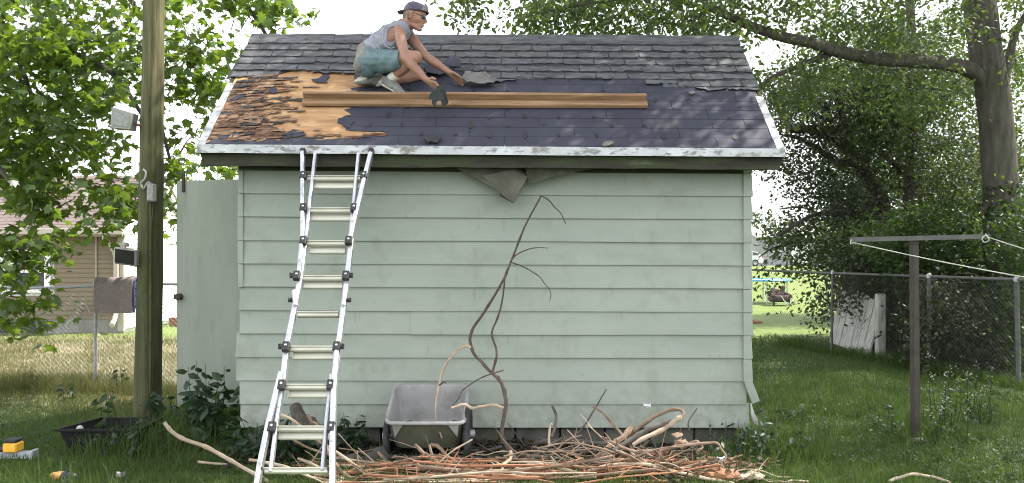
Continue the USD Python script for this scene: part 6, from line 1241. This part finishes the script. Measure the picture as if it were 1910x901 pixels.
near = np.argsort(lp_[:, 1] + np.where((lp_[:, 0] / lp_[:, 1] * FPX + CX > -5) & (lp_[:, 0] / lp_[:, 1] * FPX + CX < 560), 0, 50) + g.uniform(0, 1.2, len(lp_)))
for k in near[:290]:
    put(maple, 'leaf', leaves(lp_[k:k + 1], .155, T_MAPLE, g, .55, .45), 'maple_leaf')
put(maple, 'crown', leaves(lp_[near[290:]], .155, T_MAPLE, g, .55, .45), 'maple_leaf', kind='stuff')

# the big tree on the right
g = np.random.default_rng(202)
big = thing('broadleaf_tree', 'tall tree with thick grey trunk and a long limb reaching left over the roof', 'tree', (7.7, 12.5, 0))
bt = lambda px, py, d=12.5: P(px, py, d)
tk, q0 = taper([(7.86, 12.5, -.1), bt(1885, 640), bt(1872, 480), bt(1866, 350), bt(1855, 200), bt(1836, 80), bt(1824, -20), bt(1800, -160), bt(1780, -320)], .285, .21, 31, 20, 6, .05); put(big, 'trunk', tk, 'bark', smooth=60)
BL = [[bt(1850, 175), bt(1815, 133, 12.4), bt(1750, 117, 12.2), bt(1640, 110, 11.8), bt(1568, 97, 11.5), bt(1520, 82, 11.2), bt(1450, 66, 11.0), bt(1385, 42, 10.8), bt(1330, 14, 10.6), bt(1290, -25, 10.4), bt(1230, -90, 10)],
      [bt(1568, 97, 11.5), bt(1530, 106, 11.4), bt(1490, 123, 11.3), bt(1440, 145, 11.2), bt(1412, 165, 11.1)], [bt(1868, 190), bt(1880, 120, 12.6), bt(1895, 60, 12.7), bt(1925, 10, 12.8), bt(1990, -80, 12.8)], [bt(1826, 0), bt(1760, -40, 12), bt(1650, -90, 11), bt(1500, -150, 10)],
      [bt(1800, -160), bt(1600, -320, 11), bt(1350, -420, 10), bt(1150, -420, 9.3)], [bt(1790, -220), bt(1850, -420, 11.5), bt(1800, -600, 10)], [bt(1330, 14, 10.6), bt(1300, 30, 10.4), bt(1270, 45, 10.2), bt(1220, 40, 10)], [bt(1385, 42, 10.8), bt(1300, 10, 10.3), bt(1200, -5, 9.8), bt(1080, 10, 9.6), bt(1010, 25, 9.5)], [bt(1230, -90, 10), bt(1050, -110, 9.5), bt(900, -80, 9.4), bt(872, -20, 9.3)]]
nodes = []
for k, (l, r0, r1) in enumerate(zip(BL, (.125, .045, .08, .10, .14, .12, .03, .035, .04), (.032, .022, .03, .04, .04, .04, .01, .012, .01))): m, q = taper(l, r0, r1, 40 + k, 10, 6, .05); put(big, 'limb', m, 'bark' if k < 6 else 'dark_bark', smooth=60); nodes += list(q)
top = np.vstack([poly_points([(985, -40), (1330, -40), (1340, 30), (1320, 62), (1220, 64), (1120, 60), (1050, 66), (995, 66), (945, 42), (975, 10)], (9.2, 10.8), 120, g), poly_points([(1330, -40), (1480, -40), (1480, 50), (1400, 45), (1345, 20)], (10, 11.5), 26, g), poly_points([(1310, 40), (1380, 45), (1385, 62), (1320, 66)], (9.5, 11), 10, g), poly_points([(853, -30), (905, -30), (905, 15), (880, 42), (862, 30)], (9.1, 9.5), 7, g), poly_points([(850, -30), (1000, -60), (1000, -20), (900, -10)], (9.1, 9.5), 5, g),
    poly_points([(1480, -40), (1800, -40), (1810, 80), (1700, 100), (1560, 90), (1490, 60)], (10.8, 13), 78, g), poly_points([(1880, -30), (1930, -30), (1930, 330), (1890, 340), (1895, 180), (1870, 100)], (11.8, 13.5), 34, g), poly_points([(1420, 100), (1560, 112), (1540, 160), (1430, 220), (1400, 190)], (10.9, 12), 30, g), poly_points([(1500, 95), (1790, 120), (1800, 190), (1700, 215), (1600, 190), (1540, 140)], (11.4, 13), 46, g)])
put(big, 'twigs', twigs(top, nodes, g, .005), 'dark_bark', kind='stuff')
lt = clusters(top, 34, .24, g, .25)
put(big, 'crown', leaves(lt, .088, T_OVAL, g, .55, .4), 'top_leaf', kind='stuff')
# its crown goes on above the picture and shades roof and lawn
ov = []
while len(ov) < 400:
    p = g.uniform((.2, 5.6, 6.0), (12.0, 15.0, 11.5)); 
    if ((p[0] - 6.2) / 6.2) ** 2 + ((p[1] - 10) / 4.8) ** 2 + ((p[2] - 8.6) / 2.9) ** 2 < 1 and meshkit.noise(p[None] * .9, 3)[0] > .34 and p[2] > EYE + 480 * p[1] / FPX + .5 and not (p[1] - .15 * p[2] < 6.75 and p[0] - .66 * p[2] < 2.4): ov.append(p)
while len(ov) < 660:      # the dense part of the crown that keeps most of the roof in shade
    z_ = g.uniform(6.2, 9.6); x_, y_ = g.uniform(-2.2, 2.3), g.uniform(6.9, 8.5)
    if x_ > .4 and g.uniform() < .45: continue
    p = np.array([x_ + .66 * (z_ - 3.3), y_ + .15 * (z_ - 3.3), z_])
    if meshkit.noise(np.array([[x_ * 1.6, y_ * 1.6, 0.]]), 8)[0] > .30: ov.append(p)
ov = np.array(ov)
put(big, 'upper_twigs', twigs(ov, nodes, g, .006), 'dark_bark', kind='stuff')
put(big, 'upper_crown', leaves(clusters(ov, 44, .46, g, .1), .125, T_OVAL4, g, .5, .6), 'top_leaf', kind='stuff')

# trees behind the fence: each its own trunk and crown
def back_tree(name, label, trunk, limbs_, polys, leaf, matn, seed, r0=.12, per=36, rad=.32, bark='dark_bark', catn='tree', tmpl=T_OVAL4, hang=.2, trunkname='trunk'):
    g_ = np.random.default_rng(seed); t_ = thing(name, label, catn, (trunk[0][0], trunk[0][1], 0)); nd = []
    m, q = taper(trunk, r0, r0 * .45, seed, 10, 5, .08); put(t_, trunkname, m, bark, smooth=60); nd += list(q)
    for k, l in enumerate(limbs_): m, q = taper(l, r0 * .5, r0 * .12, seed + k, 7, 5, .08); put(t_, 'limb', m, bark, smooth=60); nd += list(q)
    c = np.vstack([poly_points(pl, dr_, n_, g_) for pl, dr_, n_ in polys])
    put(t_, 'twigs', twigs(c, nd, g_, .0055), bark, kind='stuff')
    put(t_, 'crown', leaves(clusters(c, per, rad, g_, hang), leaf, tmpl, g_, .5, .45), matn, kind='stuff')
gp = lambda px, d: np.array([(px - CX) * d / FPX, d, -.05])
back_tree('slim_tree', 'slim dark straight tree behind the fence left of the thick trunk', [gp(1697, 14.5), P(1696, 420, 14.5), P(1702, 250, 14.5), P(1700, 60, 14.5), P(1690, -80, 14.5)], [[P(1700, 200, 14.5), P(1660, 120, 14.3), P(1600, 60, 14)], [P(1700, 260, 14.5), P(1750, 200, 14.8), P(1800, 150, 15)], [P(1699, 330, 14.5), P(1640, 280, 14.2), P(1600, 220, 14)]],
    [([(1600, 60), (1810, 70), (1830, 200), (1830, 360), (1760, 400), (1640, 330), (1590, 220)], (13.3, 15.8), 230), ([(1590, 130), (1700, 120), (1700, 260), (1600, 260)], (13.0, 14.5), 60)], .085, 'elm_leaf', 301, .14, 62, .27)
back_tree('leaning_tree', 'dark leaning tree with bare lower branches spreading towards the shed', [gp(1660, 15.5), P(1648, 400, 15.3), P(1618, 335, 15.2), P(1580, 275, 15), P(1530, 245, 14.6), P(1470, 240, 14.2)], [[P(1600, 305, 15.1), P(1560, 300, 14.7), P(1500, 262, 14.4), P(1462, 252, 14.2)], [P(1580, 275, 15), P(1575, 230, 15), P(1560, 190, 14.8), P(1540, 140, 14.6)], [P(1618, 335, 15.2), P(1612, 280, 15.3), P(1600, 240, 15.4)], [P(1640, 380, 15.3), P(1580, 400, 14.8), P(1520, 400, 14.4), P(1450, 440, 14)]],
    [([(1440, 130), (1600, 130), (1620, 270), (1530, 290), (1460, 240), (1425, 200)], (13.6, 16), 130), ([(1440, 270), (1620, 290), (1650, 400), (1560, 420), (1500, 380), (1440, 330)], (13.8, 16), 70), ([(1410, 190), (1450, 200), (1455, 290), (1420, 310)], (13.5, 15), 14)], .085, 'dark_leaf', 302, .17, 58, .28)
back_tree('young_tree', 'young tree with drooping leafy twigs hanging over the sunny field', [gp(1600, 17.0), P(1596, 500, 17), P(1580, 440, 16.8), P(1550, 380, 16.5)], [[P(1590, 470, 16.8), P(1520, 450, 16.2), P(1450, 460, 15.8), P(1415, 480, 15.5)], [P(1580, 440, 16.8), P(1510, 390, 16.2), P(1450, 390, 15.8)], [P(1594, 520, 16.9), P(1560, 560, 16.4), P(1530, 590, 16)]],
    [([(1405, 398), (1560, 395), (1620, 420), (1600, 480), (1500, 470), (1455, 455), (1440, 420), (1408, 415)], (14.6, 17), 104), ([(1440, 480), (1620, 470), (1620, 520), (1560, 520)], (15.3, 17), 44), ([(1500, 540), (1580, 520), (1590, 600), (1540, 620), (1510, 590)], (15.2, 16.6), 24), ([(1402, 492), (1440, 500), (1440, 520), (1405, 535)], (15, 15.8), 4)], .105, 'elm_leaf', 303, .09, 26, .28, hang=.5)
for k, (px, d, poly, n_, mt, lab, lf) in enumerate((
    (1760, 13.2, [(1640, 400), (1800, 380), (1860, 480), (1850, 560), (1700, 520), (1640, 470)], 190, 'shrub_leaf', 'mid green shrub just behind the cross bar of the washing line post', .10),
    (1640, 14.6, [(1560, 470), (1720, 460), (1740, 600), (1700, 680), (1640, 650), (1580, 560)], 170, 'dark_leaf', 'dark shrub above the leaning white boards', .10),
    (1800, 12.4, [(1720, 520), (1860, 520), (1880, 680), (1800, 710), (1700, 690)], 190, 'dark_leaf', 'dark low shrub behind the fence between two posts', .09),
    (1900, 11.8, [(1875, 400), (1960, 380), (1960, 700), (1890, 690), (1870, 520)], 120, 'shrub_leaf', 'leafy green shrub in front of the thick trunk at the right edge', .095),
    (1560, 20.0, [(1520, 420), (1700, 400), (1740, 470), (1700, 560), (1540, 520)], 80, 'shrub_leaf', 'lighter shrub farther back behind the drooping young tree', .13),
    (1860, 16.0, [(1720, 300), (1940, 280), (1950, 470), (1740, 470)], 200, 'elm_leaf', 'tall green bush farther back behind the thick trunk', .11))):
    cx_ = gp(px, d); polyc = np.array(poly).mean(0)
    back_tree('shrub', lab, [cx_, P(px, 620, d), P(polyc[0], polyc[1], d)], [[P(px, 640, d), P(poly[0][0], poly[0][1], d - .4)], [P(px, 600, d), P(poly[2][0], poly[2][1], d + .3)], [P(px, 600, d), P(poly[1][0], poly[1][1], d)]], [(poly, (d - .9, d + .9), n_)], lf * .9, mt, 320 + k, .05, 58, .25, catn='shrub', trunkname='stem')
back_tree('leafy_tree', 'broad leafy tree farthest back behind the slim and the leaning tree', [gp(1720, 21), P(1715, 400, 21), P(1690, 200, 21), P(1680, 20, 21)], [[P(1712, 330, 21), P(1600, 220, 20.5), P(1500, 180, 20)], [P(1700, 250, 21), P(1800, 150, 21), P(1880, 120, 21)], [P(1715, 380, 21), P(1620, 330, 20.5), P(1540, 300, 20)]],
    [([(1520, 30), (1800, 20), (1900, 120), (1900, 420), (1700, 460), (1580, 420), (1520, 330), (1560, 250), (1470, 160)], (19, 23), 330), ([(1560, 300), (1700, 300), (1720, 450), (1560, 440)], (19, 22), 90)], .125, 'shrub_leaf', 304, .2, 64, .38)
# ivy on the thick trunk
gi = np.random.default_rng(77); tt = gi.uniform(0, 1, 520); yv = 640 - tt * 300; a = gi.uniform(-np.pi, 0.2, 520)
pv = np.array([P(np.interp(y_, [200, 350, 480, 640], [1855, 1866, 1872, 1885]), y_, 12.5) for y_ in yv]) + np.stack([np.cos(a) * .29, np.sin(a) * .29, 0 * a], -1)
solo('ivy', leaves(pv, .11, T_OVAL, gi, .8, .2), 'shrub_leaf', 'ivy leaves climbing the lower part of the thick trunk', 'ivy', kind='stuff')
# far trees past the field
gf_ = np.random.default_rng(88)
for k, (x_, y_, hh, w_) in enumerate(((36, 150, 8.5, 6), (47, 160, 9.5, 7), (60, 155, 9, 7), (74, 165, 10, 8), (90, 160, 10, 8))):
    t_ = thing('far_tree', ['small hazy tree on the far skyline just right of the shed', 'second hazy skyline tree from the shed', 'third hazy skyline tree from the shed', 'fourth hazy skyline tree from the shed', 'fifth hazy skyline tree from the shed'][k], 'tree', (x_, y_, 0))
    m, q = taper([(x_, y_, 0), (x_ + .2, y_, hh * .4), (x_, y_, hh * .8)], .3, .1, 90 + k, 6); put(t_, 'trunk', m, 'dark_bark', smooth=60)
    c = gf_.normal(0, 1, (60, 3)) * [w_ * .45, w_ * .4, hh * .2] + [x_, y_, hh * .6]
    put(t_, 'crown', leaves(clusters(c, 26, 1.0, gf_), .7, T_KITE, gf_), 'far_leaf', kind='stuff')

# ------------------------------------------------------------------ weeds
def stalks(name, label, catn, base, n, h, leafs, matn, seed, spread=.15, flower=0, group=None, stem='weed_leaf', tmpl=T_OVAL, per=11):
    g_ = np.random.default_rng(seed); t_ = thing(name, label, catn, (base[0], base[1], 0), group=group); pts, fl_, st = [], [], []
    for k in range(n):
        b = np.array(base) + [g_.normal(0, spread), g_.normal(0, spread * .6), 0]; b[2] = 0; hh = h * g_.uniform(.6, 1.0); top_ = b + [g_.normal(0, .12 * hh), g_.normal(0, .08 * hh), hh]; mid = (b + top_) / 2 + g_.normal(0, .03 * hh, 3)
        q = smooth_path([b, mid, top_], 5); st.append(tube(q, np.linspace(.005, .002, len(q)), 4, False)); m_ = int(per * g_.uniform(.7, 1.3))
        for t2 in np.linspace(.12, .98, m_): pts.append(q[min(int(t2 * (len(q) - 1)), len(q) - 1)] + g_.normal(0, .025, 3))
        if flower: fl_ += [top_ + g_.normal(0, .022, 3) for _ in range(flower)]
    put(t_, 'stems', cat_(st), stem, kind='stuff'); put(t_, 'leaves', leaves(np.array(pts), leafs, tmpl, g_, .3, .45), matn, kind='stuff')
    if flower: put(t_, 'flower_heads', leaves(np.array(fl_), .020, T_KITE, g_, 0, .2), 'flower', kind='stuff')
    return t_
stalks('tall_weed', 'tall single weed with slender leaves standing before the open door', 'weed', gp(374, 7.6), 2, 1.05, .12, 'weed_leaf', 401, .03, per=13)
stalks('weed_bush', 'dark leafy weeds growing between the open door and the siding', 'weeds', gp(405, 7.45), 12, .72, .13, 'weed_leaf', 402, .20)
stalks('weed_bush', 'low weeds at the left bottom corner of the siding', 'weeds', gp(455, 6.9), 9, .38, .11, 'weed_leaf', 403, .20)
stalks('weed_bush', 'broad leaved weeds growing behind the ladder foot', 'weeds', gp(555, 6.75), 14, .34, .12, 'weed_leaf', 404, .22)
stalks('weed_bush', 'small weeds between the ladder and the cart', 'weeds', gp(672, 6.9), 7, .36, .10, 'weed_leaf', 405, .12)
stalks('weed_bush', 'tall grassy weeds around the foot of the pole', 'weeds', gp(320, 7.6), 16, .55, .10, 'weed_leaf', 406, .28)
stalks('weed_bush', 'weeds hiding the right end of the black trough', 'weeds', gp(248, 6.88), 6, .34, .08, 'weed_leaf', 407, .14)
stalks('weed_bush', 'tangled brownish weeds at the right corner of the shed', 'weeds', gp(1425, 6.9), 16, .34, .08, 'weed_leaf', 408, .26, stem='old_stick')
stalks('weed_bush', 'faint thin weeds before the right end of the siding', 'weeds', gp(1350, 6.95), 6, .34, .05, 'weed_leaf', 409, .22, stem='old_stick', per=6)
for k, (px, d, h, lab) in enumerate(((1742, 7.5, .78, 'tallest pale flowering weed right beside the washing line post'), (1765, 7.7, .58, 'pale flowering weed second from the washing line post'), (1800, 8.2, .62, 'pale flowering weed third from the washing line post'), (1832, 8.0, .48, 'short pale flowering weed farthest right of the washing line post'), (1752, 7.2, .45, 'low bushy flowering weed at the foot of the washing line post'))):
    stalks('flowering_weed', lab, 'weed', gp(px, d), 5, h, .07, 'shrub_leaf', 420 + k, .09, 12, 'flowering weeds by the washing line post')
for k, (px, d, h) in enumerate(((1652, 7.6, .30), (1490, 8.2, .22), (130, 9.4, .3), (215, 10.1, .34), (60, 10.15, .25))):
    stalks('weed', ['small weed in the lawn left of the washing line post', 'little weed in the lawn right of the shed', 'low weed in the dry lawn before the fence', 'weed growing at the fence beneath the rug', 'low weed at the fence near the left edge'][k], 'weed', gp(px, d), 4, h, .07, 'weed_leaf', 440 + k, .08)
# low broad leaved plants creeping through the lawn
gc = np.random.default_rng(55); yy = 5.8 * (16 / 5.8) ** gc.uniform(0, 1, 42000); xx = gc.uniform(-1, 1, 42000) * (yy * .665 + .3)
okc = (meshkit.fbm(np.stack([xx * .8, yy * .8, 0 * xx], -1), 3, seed=61) > .56) & ~((xx > XL) & (xx < XR) & (yy > 6.5) & (yy < YB)) & ~((xx < -3) & (yy > 9))
cp = np.stack([xx, yy, ground_z(xx, yy) + gc.uniform(.015, .07, len(xx))], -1)[okc]
solo('ground_cover', leaves(cp, .042, T_OVAL4, gc, .1, .7), 'shrub_leaf', 'low broad leaved weeds creeping through the lawn in patches', 'ground cover', kind='stuff')
# ------------------------------------------------------------------ grass blades
g = np.random.default_rng(7)
def grass(n, y0, y1, hgt, wid, seed, keep=None, lean=.45):
    g_ = np.random.default_rng(seed); u = g_.uniform(0, 1, n); y = y0 * (y1 / y0) ** u                     # ever sparser with distance
    x = g_.uniform(-1, 1, n) * (y * .665 + .35)
    ok = ~((x > XL + .02) & (x < XR - .02) & (y > YW + .03) & (y < YB))
    if keep is not None: ok &= keep(x, y, g_)
    x, y = x[ok], y[ok]; n = len(x); z = ground_z(x, y)
    pat = meshkit.fbm(np.stack([x * 1.3, y * 1.3, 0 * x], -1), 3, seed=21); h = hgt * g_.uniform(.45, 1.25, n) * (.45 + 1.1 * pat); w = wid * g_.uniform(.7, 1.3, n) * np.maximum(1, y / 8)
    az = g_.uniform(0, 2 * np.pi, n); a2 = g_.uniform(0, 2 * np.pi, n); l = h * np.abs(g_.normal(0, lean, n))
    b = np.stack([x, y, z - .005], -1); s = np.stack([np.cos(az), np.sin(az), 0 * az], -1) * w[:, None] * .5; d = np.stack([np.cos(a2), np.sin(a2), 0 * a2], -1) * l[:, None]; up_ = np.zeros((n, 3)); up_[:, 2] = h
    mid = b + up_ * .62 + d * .35; tip = b + up_ * .95 + d
    V = np.stack([b - s, b + s, mid - s * .8, mid + s * .8, tip], 1).reshape(-1, 3); F = (np.array([[0, 1, 3], [0, 3, 2], [2, 3, 4]])[None] + (np.arange(n) * 5)[:, None, None]).reshape(-1, 3)
    return V, F
shade = lambda x, y, g_: np.where((y > 6.45) & (y < 7.2) & (x > -2.2) & (x < 1.7), g_.uniform(0, 1, len(x)) < .12, np.where((x > -1.4) & (x < 1.2) & (y < 6.5), g_.uniform(0, 1, len(x)) < .6, True)).astype(bool)
solo('grass', cat_([grass(240000, 5.7, 16.8, .062, .0055, 8, lambda x, y, g_: shade(x, y, g_) & (y < 15.2 + g_.uniform(0, 1.6, len(x)))), grass(16000, 5.7, 11, .17, .006, 9, lambda x, y, g_: shade(x, y, g_) & (meshkit.fbm(np.stack([x * .9, y * .9, 0 * x], -1), 2, seed=31) > .52), .7),
    grass(60000, 6.0, 9.0, .24, .007, 10, lambda x, y, g_: (np.hypot(x + 3.35, (y - 7.6) * .8) < .75) & (g_.uniform(0, 1, len(x)) < .5) | (np.hypot(x - 2.3, y - 7.0) < .45) & (g_.uniform(0, 1, len(x)) < .5) | (np.hypot(x - 3.95, y - 7.5) < .45) & (g_.uniform(0, 1, len(x)) < .25), .6),
    grass(90000, 9.0, 10.6, .20, .005, 12, lambda x, y, g_: (x < -2.6) & (np.abs(y - 10.0) < .28) & (g_.uniform(0, 1, len(x)) < .5), .5), grass(240000, 9.3, 19, .17, .006, 13, lambda x, y, g_: (np.abs((y - FA[1]) * FD[0] - (x - FA[0]) * FD[1]) < .22) & (y > 9) & (y < 15), .5)]), 'blade', 'rough lawn grass around the shed', 'grass', kind='stuff')
